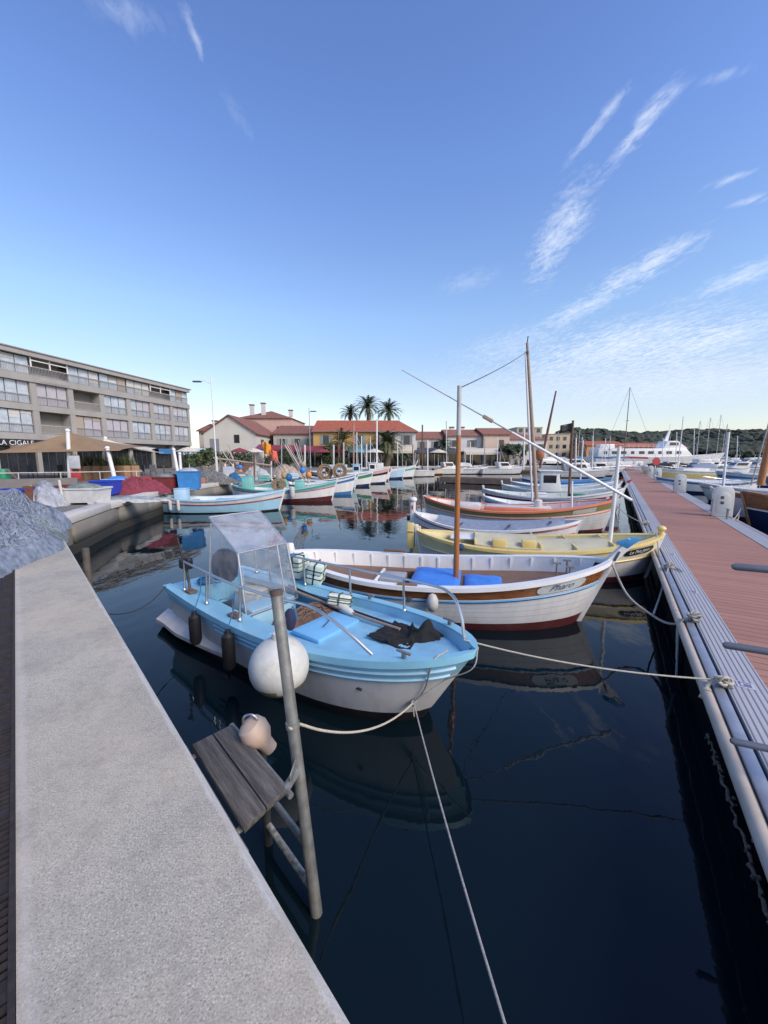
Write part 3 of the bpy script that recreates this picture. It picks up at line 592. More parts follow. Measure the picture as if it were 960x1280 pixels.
# ================================================================== BOATS
class Hull:
    def __init__(s, L, B, zs, zm, zb, rb=.22, rs=.12, tr=0, full=2.3, pw=.72, draft=.35, flare=.84, N=30):
        s.L, s.B, s.zs, s.zm, s.zb, s.rb, s.rs, s.tr, s.full, s.pw, s.draft, s.flare, s.N = L, B, zs, zm, zb, rb, rs, tr, full, pw, draft, flare, N
    def w(s, t):
        if s.tr:
            return s.tr + (1 - s.tr) * math.sin(PI / 2 * t / .5) if t < .5 else max(0, 1 - ((t - .5) / .5) ** s.full) ** s.pw
        return max(0, 1 - abs(2 * t - 1) ** s.full) ** s.pw
    def sh(s, t): return s.zm + (s.zs - s.zm) * ((.42 - t) / .42) ** 2 if t < .42 else s.zm + (s.zb - s.zm) * ((t - .42) / .58) ** 2
    def hb(s, t, z):
        k = s.B / 2 * s.w(t); h = s.sh(t)
        if z >= 0: r = s.flare + (1 - s.flare) * min(1.1, z / h) ** .8
        else: r = s.flare * math.sqrt(max(0, 1 - (z / -s.draft) ** 2))
        return max(.022, k * r)
    def x(s, t, z):
        xb = s.L / 2 - s.rb * (1 - z / s.zb); xs = -s.L / 2 + s.rs * (1 - z / s.zs); return xs + (xb - xs) * t
    def ts(s, a=0, b=1, n=None):
        n = n or s.N; return [a + (b - a) * (.5 - .5 * math.cos(PI * i / n)) * .6 + (b - a) * i / n * .4 for i in range(n + 1)]
    def P(s, t, z, side, out=0): return Vector((s.x(t, z), side * (s.hb(t, z) + out), z))
    def hull(s, bands, parent, draftmat):
        q = MB(); mats = [draftmat]; rows = [(-s.draft, None, 0), (-s.draft * .75, None, 0), (-s.draft * .4, None, 0), (None, 0.0, 0)]
        pf = 0
        for f, ma in bands:
            if ma not in mats: mats.append(ma)
            k = max(1, int((f - pf) / .2))
            for i in range(k): rows.append((None, pf + (f - pf) * (i + 1) / k, mats.index(ma)))
            pf = f
        T = s.ts()
        def P_(r, t, sd): z = r[0] if r[0] is not None else r[1] * s.sh(t); return s.P(t, z, sd)
        for ra, rb_ in zip(rows, rows[1:]):
            for sd in (1, -1):
                a = [P_(ra, t, sd) for t in T]; b = [P_(rb_, t, sd) for t in T]; n = len(T)
                q.add(a + b, [(i, i + 1, n + i + 1, n + i) if sd < 0 else (i + 1, i, n + i, n + i + 1) for i in range(n - 1)], rb_[2])
            for t in (0, 1): q.add([P_(ra, t, 1), P_(ra, t, -1), P_(rb_, t, -1), P_(rb_, t, 1)], [(0, 1, 2, 3)], rb_[2])
        return q.build('hull', mats, parent, ang=50)
    def inr(s, t, wi): return max(.0, s.hb(t, s.sh(t)) - wi)
    def gunwale(s, ma, parent, wi=.09, out=.025, up=.03, dn=.035, name='gunwale', a=0, b=1):
        q = MB()
        for sd in (1, -1):
            secs = []
            for t in s.ts(a, b):
                z = s.sh(t); o = s.hb(t, z) + out; i = s.inr(t, wi); X = s.x(t, z)
                secs.append([Vector((X, sd * o, z - dn)), Vector((X, sd * o, z + up)), Vector((X, sd * i, z + up)), Vector((X, sd * i, z - dn))])
            q.loft(secs)
        return q.build(name, ma, parent, ang=30)
    def strake(s, f, ma, parent, r=.018, name='rubbing_strake', a=0.01, b=.99, seg=6):
        q = MB()
        for sd in (1, -1): q.tube([s.P(t, f * s.sh(t), sd, r * .35) for t in s.ts(a, b)], r, seg)
        return q.build(name, ma, parent)
    def inner(s, ma, parent, wi, zf, a=.03, b=.97, name='inner_side', ribs=0, ribmat=None):
        q = MB()
        for sd in (1, -1):
            T = s.ts(a, b)
            q.loft([[Vector((s.x(t, s.sh(t)), sd * s.inr(t, wi), s.sh(t))), Vector((s.x(t, zf(t)), sd * max(0, s.inr(t, wi) - .02), zf(t) - .02))] for t in T], closed=False)
        o = q.build(name, ma, parent)
        if ribs:
            for k in range(ribs):
                t = a + (b - a) * (k + .5) / ribs
                for sd in (1, -1):
                    z0, z1 = zf(t), s.sh(t); q = MB(); q.box(s.x(t, z1), sd * (s.inr(t, wi) - .012), (z0 + z1) / 2, .035, .03, z1 - z0); q.build('rib', ribmat or ma, o, smooth=False)
        return o
    def deck(s, name, ma, parent, a, b, zf, wi=.1, crown=0, skirt=.0, n=16, m=7, wf=1, sides=True):
        q = MB()
        def f(u, v):
            t = a + (b - a) * u; z = zf(t); h = s.inr(t, wi) * wf; y = (2 * v - 1) * h; return Vector((s.x(t, z), y, z + crown * (1 - (2 * v - 1) ** 2)))
        q.grid(n, m, f)
        if skirt:
            for t in ((a, b) if sides else (a,) if a > .3 else (b,)):
                q.loft([[Vector((s.x(t, zf(t)), (2 * j / (m - 1) - 1) * s.inr(t, wi) * wf, zf(t) + crown * (1 - (2 * j / (m - 1) - 1) ** 2) - d)) for j in range(m)] for d in (0, skirt)], closed=False)
            for sd in ((1, -1) if sides else ()):
                q.loft([[Vector((s.x(a + (b - a) * i / (n - 1), zf(a + (b - a) * i / (n - 1))), sd * s.inr(a + (b - a) * i / (n - 1), wi) * wf, zf(a + (b - a) * i / (n - 1)) - d)) for i in range(n)] for d in (0, skirt)], closed=False)
        return q.build(name, ma, parent)
    def thwart(s, t, ma, parent, drop=.12, wid=.22, wi=.09, name='thwart'):
        z = s.sh(t) - drop; q = MB(); q.box(s.x(t, z), 0, z, wid, 2 * s.inr(t, wi) + .03, .035); return q.build(name, ma, parent, bevel=.006)
    def stem(s, ma, parent, bow=True, top=.35, thick=.045, out=.05, back=.05, lean=None, name=None, zlow=-.25, mi2=None, tipmat=None):
        zt = s.zb if bow else s.zs; h = zt + top; d = 1 if bow else -1; q = MB()
        def fx(z): return s.x(1 if bow else 0, z) + (0 if lean is None or z < zt else d * lean * (z - zt))
        zz = [zlow, 0, zt * .5, zt] + ([zt + top * .55, h] if top > 0 else [])
        poly = [(fx(z) + d * out, z) for z in zz] + [(fx(z) - d * back, z) for z in reversed(zz)]
        q.prism(poly, lambda a, b, e: Vector((a, e, b)), -thick, thick)
        o = q.build(name or ('stem_post' if bow else 'stern_post'), ma, parent, bevel=.008)
        if tipmat and top > 0:
            z0 = zt + top * .45; q = MB(); q.prism([(fx(z0) + d * (out + .006), z0 + .05), (fx(h) + d * (out + .035), h + .02), (fx(h) - d * (back * .5), h + .012), (fx(z0) - d * (back + .006), z0 + .12)], lambda a, b, e: Vector((a, e, b)), -thick * 1.13, thick * 1.13); q.build('painted_tip', tipmat, o, bevel=.008)
        return o
    def rudder(s, ma, parent, top=.25, wid=.34, thick=.025):
        q = MB(); X = s.x(0, 0) - .06; z = s.zs + top
        q.prism([(X, -.4), (X - wid, -.35), (X - wid * .85, .05), (X - .12, z * .6), (X - .14 + .02, z), (X - .01, z)], lambda a, b, e: Vector((a, e, b)), -thick, thick)
        return q.build('rudder', ma, parent, bevel=.006)
    def nameplate(s, txt, ma, tma, parent, t0, t1, f0, f1, size, side=-1, shear=.2, sub=None):
        zc = lambda t: (f0 + f1) / 2 * s.sh(t)
        q = MB(); n = 18; h = (f1 - f0) * .5
        secs = []
        for i in range(n + 1):
            u = i / n; t = t0 + (t1 - t0) * u; k = h * max(.06, 1 - abs(2 * u - 1) ** 7) ** .5
            secs.append([s.P(t, ((f0 + f1) / 2 + j * k) * s.sh(t), side, .012) for j in (-1, -.5, 0, .5, 1)])
        q.loft(secs, closed=False); o = q.build('name_plate', ma, parent)
        vs_, fs = text_mesh(txt, size, shear); q = MB(); Lp = abs(s.x(t1, .5) - s.x(t0, .5)); tm = (t0 + t1) / 2
        q.add([s.P(tm + (-side) * v.x / Lp * (t1 - t0), zc(tm + (-side) * v.x / Lp * (t1 - t0)) + v.y, side, .019) for v in vs_], fs); q.build('lettering', tma, o, smooth=False)
        return o

def mast(parent, x, z0, h, r0, r1, ma, lean=(0, 0), topmat=None, topf=.8, name='mast', y=0):
    q = MB(); a = Vector((x, y, z0)); b = a + Vector((lean[0], lean[1], h))
    if topmat:
        c = a.lerp(b, topf); rc = r0 + (r1 - r0) * topf; q.tube([a, c], [r0, rc], 12); o = q.build(name, ma, parent)
        q = MB(); q.tube([c, b], [rc * .98, r1], 12); q.build('mast_top', topmat, o)
    else: q.tube([a, b], [r0, r1], 12); o = q.build(name, ma, parent)
    return o
def spar(parent, a, b, r, ma, name='yard'):
    q = MB(); q.tube([a, b] if not isinstance(r, (list, tuple)) else [Vector(a).lerp(Vector(b), i / (len(r) - 1)) for i in range(len(r))], r, 10); return q.build(name, ma, parent)

# ---- nearest boat: blue and white open fishing boat ------------------------
BH = R(-37)
b1 = thing('fishing_boat', 'nearest boat, sky blue and white with clear windscreen and steel handrails', 'boat', (-1.03, 4.68, 0), BH, 'boats moored in the harbour')
h1 = Hull(4.65, 1.58, .68, .66, .86, rb=.52, rs=.06, tr=.80, full=2.9, pw=.66, flare=.80, draft=.3)
h1.hull([(.16, black), (.70, offwhite), (.80, aqua), (1, aqua)], b1, black)
h1.gunwale(skyblue, b1, wi=.085, out=.03, up=.02, dn=.05)
h1.strake(.83, aqua, b1, .022, a=.35); h1.strake(.72, aqua, b1, .016, a=.35)
fl = lambda t: .24
fd = lambda t: h1.sh(t) - .10
h1.inner(aqua, b1, .085, lambda t: .24 if t < .52 else h1.sh(t) - .115, .02, .985)
h1.deck('cockpit_floor', deckblue, b1, .02, .55, fl, .09)
h1.deck('foredeck', deckblue, b1, .50, .985, fd, .09, crown=.03, skirt=.3, sides=False)
h1.deck('stern_deck', skyblue, b1, .0, .10, lambda t: h1.sh(t) + .004, .06, skirt=.34, sides=False)
q = MB()
for sd in (1, -1):
    secs = []
    for t in h1.ts(.03, .56):
        z = h1.sh(t) + .012; i = h1.inr(t, .085); X = h1.x(t, z); secs.append([Vector((X, sd * (i + .02), z)), Vector((X, sd * (i - .20), z - .01)), Vector((X, sd * (i - .20), z - .10)), Vector((X, sd * (i + .02), z - .1))])
    q.loft(secs)
q.build('side_deck', skyblue, b1, ang=30)
# white step over the black lower hull, stern to midships
q = MB()
for sd in (1, -1):
    secs = []
    for i in range(15):
        t = -.05 + .45 * i / 14; tt = max(0, t); k = .17 * min(1, max(.05, (1 - i / 14) * 1.6)); X = h1.x(tt, .1) + (t - tt) * h1.L; y = h1.hb(tt, .22)
        secs.append([Vector((X, sd * (y - .02), .26 - .05 * i / 14)), Vector((X, sd * (y + k), .15)), Vector((X, sd * (y + k), .10)), Vector((X, sd * (y - .05), -.12))])
    q.loft(secs)
o = q.build('hull_step', [offwhite, black], b1, ang=25)
for p in o.data.polygons:
    if p.center.z < .125: p.material_index = 1
# handrails
def rails(pts, stan, parent, r=.0165):
    q = MB(); q.tube(catmull(pts, 6), r, 8); o = q.build('handrail', steel, parent)
    for a, b in stan:
        q = MB(); q.tube([a, b], r * .92, 8); q.lathe([(.028, 0), (.028, .012), (.016, .03)], 10, a); q.build('stanchion', steel, o)
def gy(t, dy=0): return h1.inr(t, .085) - dy
def RP(t, sd, up, inn=0): z = h1.sh(t); return Vector((h1.x(t, z), sd * (gy(t) - inn), z + .02 + up))
for sd, t1, t2, lo in ((-1, .70, .84, .14), (1, .915, .962, .16)):
    rails([RP(.10, sd, .42, .05), RP(.2, sd, .42, .05), RP(.4, sd, .41, .05), RP(t1 - .1, sd, .41, .05), RP(t1, sd, .39, .05), RP((t1 + t2) / 2 + .01, sd, .22, .035), RP(t2, sd, .0, .02)],
          [(RP(t, sd, 0, .03), RP(t, sd, .415, .055)) for t in ((.10, .26, .44) if sd < 0 else (.12, .36, .56, .76))], b1)
# windscreen: clear front, two wings, and a sloping hood
x0, ya, yb = -.62, -.40, .44; zf_, zt_ = .56, 1.36; xt = x0 - .16
ws = MB()
pa = [Vector((x0, ya, zf_)), Vector((x0, yb, zf_)), Vector((xt, yb - .03, zt_)), Vector((xt, ya + .03, zt_))]
hood = [pa[3], pa[2], Vector((xt - .60, yb - .04, 1.78)), Vector((xt - .60, ya + .0, 1.78))]
def pane(name, vs_, fs, gm=glassmat): q = MB(); q.add(vs_, fs); return q.build(name, gm, wsf, smooth=False, solid=.005)
q = MB(); r = .013
for a, b in ((pa[0], pa[3]), (pa[1], pa[2]), (pa[3], pa[2]), (pa[0], pa[1]), (hood[0], hood[3]), (hood[1], hood[2]), (hood[2], hood[3])): q.tube([a, b], r * (1.25 if a is pa[0] or a is pa[1] else .9), 8)
lw = [Vector((x0 - .72, ya - .10, .62)), Vector((xt - .52, ya - .02, 1.70))]; rw_ = [Vector((x0 - .72, yb + .08, .62)), Vector((xt - .52, yb, 1.70))]
for a, b in ((lw[0], lw[1]), (rw_[0], rw_[1]), ((pa[0] + pa[1]) / 2 + Vector((0, .22, 0)), (pa[2] + pa[3]) / 2 + Vector((0, .22, 0)))): q.tube([a, b], r * .9, 8)
wsf = q.build('windscreen_frame', alu, b1)
pane('pane', pa, [(0, 1, 2, 3)]); pane('hood_pane', hood, [(0, 1, 2, 3)], sheenglass)
pane('wing_pane', [pa[0], pa[3], hood[3], lw[1], lw[0]], [(0, 1, 2, 3, 4)], wingglass); pane('wing_pane', [pa[1], pa[2], hood[2], rw_[1], rw_[0]], [(0, 1, 2, 3, 4)], wingglass)
# console under the windscreen, hatch lid, cleats
q = MB(); q.box(-.80, .06, .42, .34, .74, .36); q.build('console', aqua, b1, bevel=.03)
q = MB(); q.box(.53, -.10, .0, .44, .68, .062); o = q.build('hatch_lid', mat('hatch_blue', (.18,.46,.72), .45, .08, 3, dirt=.12), b1, bevel=.024); o.location = (0, 0, h1.sh(.60) - .045)
q = MB(); q.box(.06, .02, h1.sh(.5) - .075, .42, .74, .05); q.build('open_well', brownwood, b1, bevel=.01)
for t, sd in ((.13, -1), (.40, -1)):
    q = MB(); z = h1.sh(t) + .03; X = h1.x(t, z); y = sd * (gy(t) - .07); q.box(X, y, z, .16, .11, .03); q.tube([(X - .02, y, z), (X - .02, y - .01, z + .13)], .011, 8); q.build('tholepin_block', brownwood, b1, bevel=.004)
q = MB(); X = h1.x(.85, .4); q.box(X, -h1.hb(.85, .42) - .002, .42, .09, .012, .03); q.build('hull_fitting', darkgrey, b1, bevel=.004)
# stern gear: outboard cowl and a dark winch with its handle
ob = thing('outboard_motor', 'black outboard motor on the stern of the blue and white boat', 'outboard motor', tuple(b1.location), BH)
q = MB(); q.lathe([(.02, .58), (.14, .60), (.19, .70), (.20, .90), (.17, 1.06), (.08, 1.13), (.01, 1.14)], 18, (-2.02, .16, 0)); q.build('cowl', black, ob)
q = MB(); q.box(-2.2, .16, .3, .12, .07, .62); q.box(-2.22, .16, -.05, .3, .02, .1); q.build('shaft', darkgrey, ob, bevel=.01)
wn_ = thing('trolling_motor', 'small dark motor with upright stick clamped at the near stern rail', 'motor', tuple(b1.location), BH)
q = MB(); P_ = RP(.085, -1, .36, .10); q.box(P_.x, P_.y, P_.z, .2, .12, .14); q.box(P_.x + .09, P_.y, P_.z + .06, .12, .08, .1); q.build('head', blackpaint, wn_, bevel=.02)
q = MB(); q.tube([P_ + Vector((-.06, 0, 0)), P_ + Vector((-.16, -.02, .40))], .014, 8); q.box(P_.x - .16, P_.y - .02, P_.z + .40, .07, .03, .03); q.build('stick', blackpaint, wn_)
q = MB(); q.tube([P_, P_ + Vector((.03, .02, -.36))], .02, 8); q.build('shaft', darkgrey, wn_)

MX1 = Matrix.Translation(b1.location) @ Matrix.Rotation(BH, 4, 'Z')
def W1(v): return MX1 @ Vector(v)
# things lying on or hanging from the nearest boat
def foam_float(lab, c, s, rz, tilt, ma=foam, strap=blackpaint):
    t = thing('foam_float', lab, 'float', W1(c), BH + rz, 'strapped foam floats on the blue and white boat'); t.rotation_euler = (tilt[0], tilt[1], BH + rz)
    q = MB()
    for i in range(2): q.box(0, 0, s[2] * (.255 + .49 * i), s[0], s[1], s[2] * .48)
    q.build('block', ma, t, bevel=.03)
    q = MB(); e = .008
    q.box(0, 0, s[2] / 2, .02, s[1] + e, s[2] + e); q.box(.0, 0, s[2] / 2, s[0] + e, .02, s[2] + e); q.box(0, 0, s[2] * .34, s[0] + e, s[1] + e, .014); q.box(0, 0, s[2] * .72, s[0] + e, s[1] + e, .014)
    q.build('strap', strap, t)
    return t
zz = h1.sh(.3) + .05
foam_float('largest pale green foam float, strapped upright by the far rail', (-1.02, .80, zz), (.25, .27, .36), .2, (0, .02))
foam_float('pale green foam float leaning on the bow side of the largest one', (-.66, .83, zz - .03), (.24, .26, .33), .5, (.1, .18))
foam_float('stained white foam float lying low on the far foredeck', (.22, .44, h1.sh(.55) - .02), (.30, .25, .15), .55, (-.25, .12), foamwhite, mat('green_strap', (.03,.09,.06), .8))
q = MB(); M = Matrix.Rotation(PI / 2, 4, 'Y'); q.lathe([(.01, -.16), (.045, -.15), (.05, .06), (.03, .12), (.02, .16), (.005, .165)], 14, M=M)
o = tag(q.build('bottle_buoy', foamwhite), 'slim white bottle-shaped buoy lying beside the stained foam float', 'buoy'); o.location = W1((.46, .33, h1.sh(.6) - .01)); o.rotation_euler = (0, 0, BH - .25)
q = MB(); q.lathe([(.05, 0), (.055, .02), (.055, .13), (.04, .15), (.01, .155)], 12); q.lathe([(.058, -.05), (.058, .0)], 12, mi=1)
o = tag(q.build('marker_light', [whiteclean, ropeblue]), 'small white beacon with blue base tied on the far rail', 'light'); o.location = W1(RP(.30, 1, .46, .05))
rr = random.Random(4)
for k, (lab, ma) in enumerate((('long dark pole lying along the far foredeck side', blackpaint), ('weathered bamboo pole lying next to the dark pole', mastgrey))):
    q = MB(); q.tube(sagline((-.9, .52 - .06 * k, h1.sh(.35) + .01 - .01 * k), (1.35, .26 - .05 * k, h1.sh(.8) - .03), .02, 10), .014 + .004 * k, 8)
    o = tag(q.build('pole', ma), lab, 'pole'); o.location = b1.location; o.rotation_euler = (0, 0, BH)
# black cloth bundle on the bow
q = MB()
def cloth(u, v):
    a, b = u - .5, v - .5; p = Vector((a * 5, b * 5, .7)); wob = mnoise.fractal(p, .8, 2.1, 4)
    z = .028 + .018 * wob + .20 * math.exp(-(((a - .27) / .13) ** 2 + ((b - .22) / .26) ** 2)) + .06 * math.exp(-((a + .5 * b - .12) / .035) ** 2) * max(0, .5 + b) + .05 * math.exp(-((a - .8 * b - .30) / .03) ** 2)
    return Vector((a * .66 + .10 * b + .03 * mnoise.noise(p * 1.3), b * .48 - .10 * a + .03 * mnoise.noise(p * 1.1 + Vector((3, 0, 0))), z))
q.grid(60, 44, cloth); o = tag(q.build('black_cloth', blacknet, solid=.012), 'crumpled black cloth bundle lying on the bow of the blue boat', 'cloth'); o.location = W1((1.48, .13, h1.sh(.86) - .10)); o.rotation_euler = (0, 0, BH + .15)
# brown nets lying in the well
net_heap('net_heap', 'small brown net lying in the well behind the blue hatch lid', W1((.05, .0, h1.sh(.5) - .055)), .25, .40, .07, mat('brown_net', (.13,.075,.05), .9, .4, 14, .8, 70), 3, 60, rot=Vector((math.cos(BH), math.sin(BH), 0)), strandmat=mat('brown_cord', (.20,.13,.09), .9), res=30)
# fenders and the big round buoy
def fender(t, lab, ln=.36):
    c = h1.P(t, h1.sh(t), -1, .085); f = thing('fender', lab, 'fender', W1((c.x, c.y, h1.sh(t) - .02)), BH, 'black cylinder fenders on the blue boat')
    q = MB(); q.lathe([(.012, .03), (.03, .02), (.035, -.02), (.068, -.05), (.072, -.1), (.072, -ln), (.05, -ln - .05), (.01, -ln - .06)], 16); q.build('body', black, f)
    q = MB(); q.tube([(0, 0, .02), (0, .10, .25), (0, .12, .44)], .006, 6); q.build('lanyard', ropeblue, f)
fender(.275, 'black fender hanging nearer the stern of the blue boat'); fender(.455, 'black fender hanging right beside the round white buoy', .40)
bc = h1.P(.70, .6, -1, .27)
bb = thing('round_buoy', 'big round white buoy with brown algae base hanging on the blue boat', 'buoy', W1((bc.x - .0, bc.y, .66)), BH)
bm_ = MB(); prof = [(.01, -.275)] + [(.275 * math.sin(PI * (i + 1) / 14) * (1 if i > 6 else 1.0), -.275 * math.cos(PI * (i + 1) / 14)) for i in range(12)] + [(.06, .275), (.055, .33), (.03, .345)]
bm_.lathe(prof, 32); o = bm_.build('body', [mat('chalky_buoy_white', (.58,.58,.53), .6, .14, 5, .2, 30, dirt=.8, dcol=(.33,.29,.20)), mat('buoy_algae', (.17,.14,.07), .8, .4, 12)], bb)
for p in o.data.polygons:
    if p.center.z < -.125 + .025 * math.sin(3 * math.atan2(p.center.y, p.center.x)): p.material_index = 1
q = MB(); q.tube([(0, 0, .33), (.01, .05, .42), (.02, .17, .52), (.03, .2, .40)], .017, 6); q.tube([(0, 0, .33), (.03, .03, .40), (.02, .14, .50)], .010, 6)
q.torus((.02, .12, .44), .04, .01, 12, 6, Matrix.Rotation(1.2, 4, 'X')); q.build('lanyard', ropeblue, bb)
q = MB(); q.sph((.03, .12, .42), .06, .055, .11, 10, 8); q.build('knot_cover', mat('navy_cloth', (.02,.025,.07), .9), bb)

# small gear on the nearest boat
def coil(lab, c, r_, ma, n=5, rr_=.012):
    q = MB()
    for k in range(n): q.torus((.01 * math.sin(k * 2.1), .01 * math.cos(k * 1.7), .012 + .016 * k), r_ * (1 - .06 * k), rr_, 24, 6, Matrix.Rotation(.06 * math.sin(k * 3), 4, 'X'))
    q.tube([(r_, 0, .02), (r_ * 1.5, .05, .01), (r_ * 1.9, .0, .01), (r_ * 2.3, .07, .012)], rr_, 6)
    o = tag(q.build('rope_coil', ma), lab, 'rope'); o.location = W1(c); o.rotation_euler = (0, 0, BH + .4)
coil('blue rope coil on the stern deck of the blue boat', (-1.95, -.22, h1.sh(.06) + .02), .10, ropeblue)
q = MB(); q.tube(catmull([(.58, -.2, h1.sh(.6) + .005), (.5, -.02, h1.sh(.6) + .015), (.3, .1, h1.sh(.57) + .012), (.1, .22, h1.sh(.54) + .01)], 6), .006, 6)
o = tag(q.build('cord', ropedark), 'thin dark cord lying across the blue hatch lid', 'rope'); o.location = b1.location; o.rotation_euler = (0, 0, BH)
q = MB(); q.lathe([(.10, 0), (.115, .02), (.125, .22), (.115, .22), (.10, .03)], 20); q.tube(catmull([(-.12, 0, .21), (-.08, 0, .33), (.08, 0, .33), (.12, 0, .21)], 6), .006, 5)
o = tag(q.build('bucket', mat('black_bucket', (.02,.02,.022), .4)), 'black bucket standing in the cockpit behind the windscreen', 'bucket'); o.location = W1((-1.35, -.25, .24))
q = MB(); q.box(0, 0, .15, .42, .30, .28); q.box(0, 0, .30, .44, .32, .03); o = tag(q.build('cool_box', mat('cream_box', (.55,.53,.46), .5, .08, 4, dirt=.3), bevel=.015), 'cream lidded box in the cockpit of the blue boat', 'box'); o.location = W1((-1.5, .28, .24)); o.rotation_euler = (0, 0, BH + .3)
for t, sd in ((.62, 1), (.9, 1), (.9, -1)):
    q = MB(); z = h1.sh(t) + .022; X = h1.x(t, z); y = sd * (gy(t) + .035); q.box(X, y, z + .03, .035, .03, .05); q.box(X, y, z + .06, .15, .028, .02); q.build('cleat', galv, b1, bevel=.004)
# ---- white boat with brown and blue bands ----------------------------------
B2H = R(-13)
GRP = 'boats moored in the harbour'
b2 = thing('wooden_boat', 'white boat with brown band, blue covers and orange mast, beside the nearest boat', 'boat', (.90, 6.42, 0), B2H, GRP)
h2 = Hull(5.35, 1.95, .84, .66, 1.0, rb=.42, rs=.2, full=2.5, pw=.72, flare=.80)
h2.hull([(.17, darkred), (.32, white), (.326, seam), (.44, white), (.446, seam), (.55, white), (.556, seam), (.66, white), (.72, blue), (.74, white), (.94, varnish), (1, white)], b2, darkred)
h2.gunwale(whiteclean, b2, wi=.10, out=.03, up=.025, dn=.04)
h2.strake(.70, mat('mid_blue_paint', (.09,.27,.48), .4), b2, .017)
z2 = lambda t: h2.sh(t) - .24
h2.inner(white, b2, .10, z2, .03, .97, ribs=15)
h2.deck('deck', brownwood, b2, .03, .30, z2, .11); h2.deck('deck', brownwood, b2, .55, .97, z2, .11, crown=.02)
h2.deck('cockpit_floor', mat('dark_bilge', (.06,.05,.045), .8, .3, 6), b2, .28, .60, lambda t: .25, .3)
q = MB(); 
for sd in (1, -1):
    secs = []
    for t in h2.ts(.28, .57, 10):
        z = z2(t); i = h2.inr(t, .11); secs.append([Vector((h2.x(t, z), sd * i, z + .004)), Vector((h2.x(t, z), sd * (i - .22), z + .004)), Vector((h2.x(t, z), sd * (i - .22), .25))])
    q.loft(secs, closed=False)
q.build('side_deck', brownwood, b2)
q = MB(); q.box(h2.x(.31, .6), 0, z2(.31) + .02, .05, 1.0, .09); q.box(h2.x(.57, .6), 0, z2(.57) + .02, .05, 1.1, .09); q.build('coaming', whiteclean, b2, bevel=.01)
q = MB(); q.box(h2.x(.36, .4), .1, .36, .42, .5, .28); q.build('engine_box', grey, b2, bevel=.02)
def cover(name, x0, x1, ya, yb, z, zc, ma, par):
    q = MB()
    def f(u, v):
        k = (1 - (2 * u - 1) ** 6) * (1 - (2 * v - 1) ** 6); return Vector((x0 + (x1 - x0) * u, ya + (yb - ya) * v, z + zc * k + .005 * math.sin(u * 9 + v * 14)))
    q.grid(22, 18, f); q.loft([[f(0, j / 17) for j in range(18)], [f(0, j / 17) - Vector((.0, 0, .12)) for j in range(18)]], closed=False); q.loft([[f(i / 21, 0) for i in range(22)], [f(i / 21, 0) - Vector((0, 0, .12)) for i in range(22)]], closed=False)
    q.loft([[f(1, j / 17) for j in range(18)], [f(1, j / 17) - Vector((.0, 0, .12)) for j in range(18)]], closed=False)
    return q.build(name, ma, par)
cover('cover', -.42, .40, -.62, .60, z2(.47) + .10, .07, brightblue, b2); cover('cover', .47, 1.12, -.58, .40, z2(.6) + .05, .06, brightblue, b2)
h2.stem(white, b2, True, top=.36, thick=.05, out=.05, back=.09, lean=.42, tipmat=mat('stem_blue', (.05,.25,.48), .4), zlow=-.3); h2.stem(white, b2, False, top=.10, zlow=-.3)
q = MB(); X = h2.x(1, 1) + .075; q.box(X - .02, -.058, 1.09, .035, .012, .16, M=Matrix.Rotation(.4, 4, 'Y')); q.build('stem_fitting', darkgrey, b2, bevel=.005)
q = MB()
for x, y in ((2.05, -.2), (2.1, .22), (1.9, .0)): q.box(x, y, z2(.9) + .26, .12, .03, .03); q.tube([(x, y, z2(.9) + .0), (x, y, z2(.9) + .26)], .015, 6)
q.build('cleat', galv, b2)
for a_ in ((-.35, -.93, .70, .3, .06, .03), (.75, -.92, .695, .26, .06, .03), (-.9, .86, .75, .45, .03, .05)): q = MB(); q.box(*a_); q.build('oarlock_block', brownwood, b2, bevel=.005)
h2.nameplate('Pharo', mat('plate_grey', (.52,.55,.53), .4), mat('plate_lettering', (.05,.09,.16), .5), b2, .80, .93, .755, .945, .135, shear=.35)
q = MB(); P_ = h2.P(.45, .47, -1, .0); q.lathe([(.001, 0), (.045, 0), (.04, .02), (.02, .025)], 14, P_, M=Matrix.Rotation(PI / 2, 4, 'X')); q.build('exhaust', darkgrey, b2)
MX2 = Matrix.Translation(b2.location) @ Matrix.Rotation(B2H, 4, 'Z')
mast(b2, .33, .40, 3.3, .050, .034, mastwood, (-.03, .0), mat('grey_mast_paint', (.46,.45,.43), .55), .767)
I2 = MX2.inverted()
ya_, yb_ = I2 @ PY(792, 626, 5.8), I2 @ PY(500, 460, 6.55)
ya_.y = .12; yb_.y = .12
m1, m2_ = ya_.lerp(yb_, .50), ya_.lerp(yb_, .60)
q = MB(); q.tube([ya_, ya_.lerp(yb_, .25), m1], [.022, .026, .018], 10); o = q.build('yard', whiteclean, b2)
q = MB(); q.tube([m1, yb_], [.013, .006], 8); q.build('yard_tip', mat('pale_grey_spar', (.42,.40,.38), .6), o)
c = ya_.lerp(yb_, .605); q = MB(); q.box(c.x, c.y, c.z, .18, .05, .06, M=Matrix.Rotation(math.atan2(-(yb_ - ya_).z, (yb_ - ya_).x), 4, 'Y')); q.build('cork_block', mastgrey, o, bevel=.01)
q = MB(); q.lathe([(.01, .12), (.05, .10), (.085, .03), (.09, -.06), (.05, -.14), (.01, -.16)], 16); o = tag(q.build('fender', mat('grey_white_fender', (.50,.49,.45), .6, .2, 8, dirt=.4)), 'round pale fender hanging on the side of the white and brown boat', 'fender')
P_ = h2.P(.52, .5, -1, .09); o.location = MX2 @ Vector((P_.x, P_.y, .50))

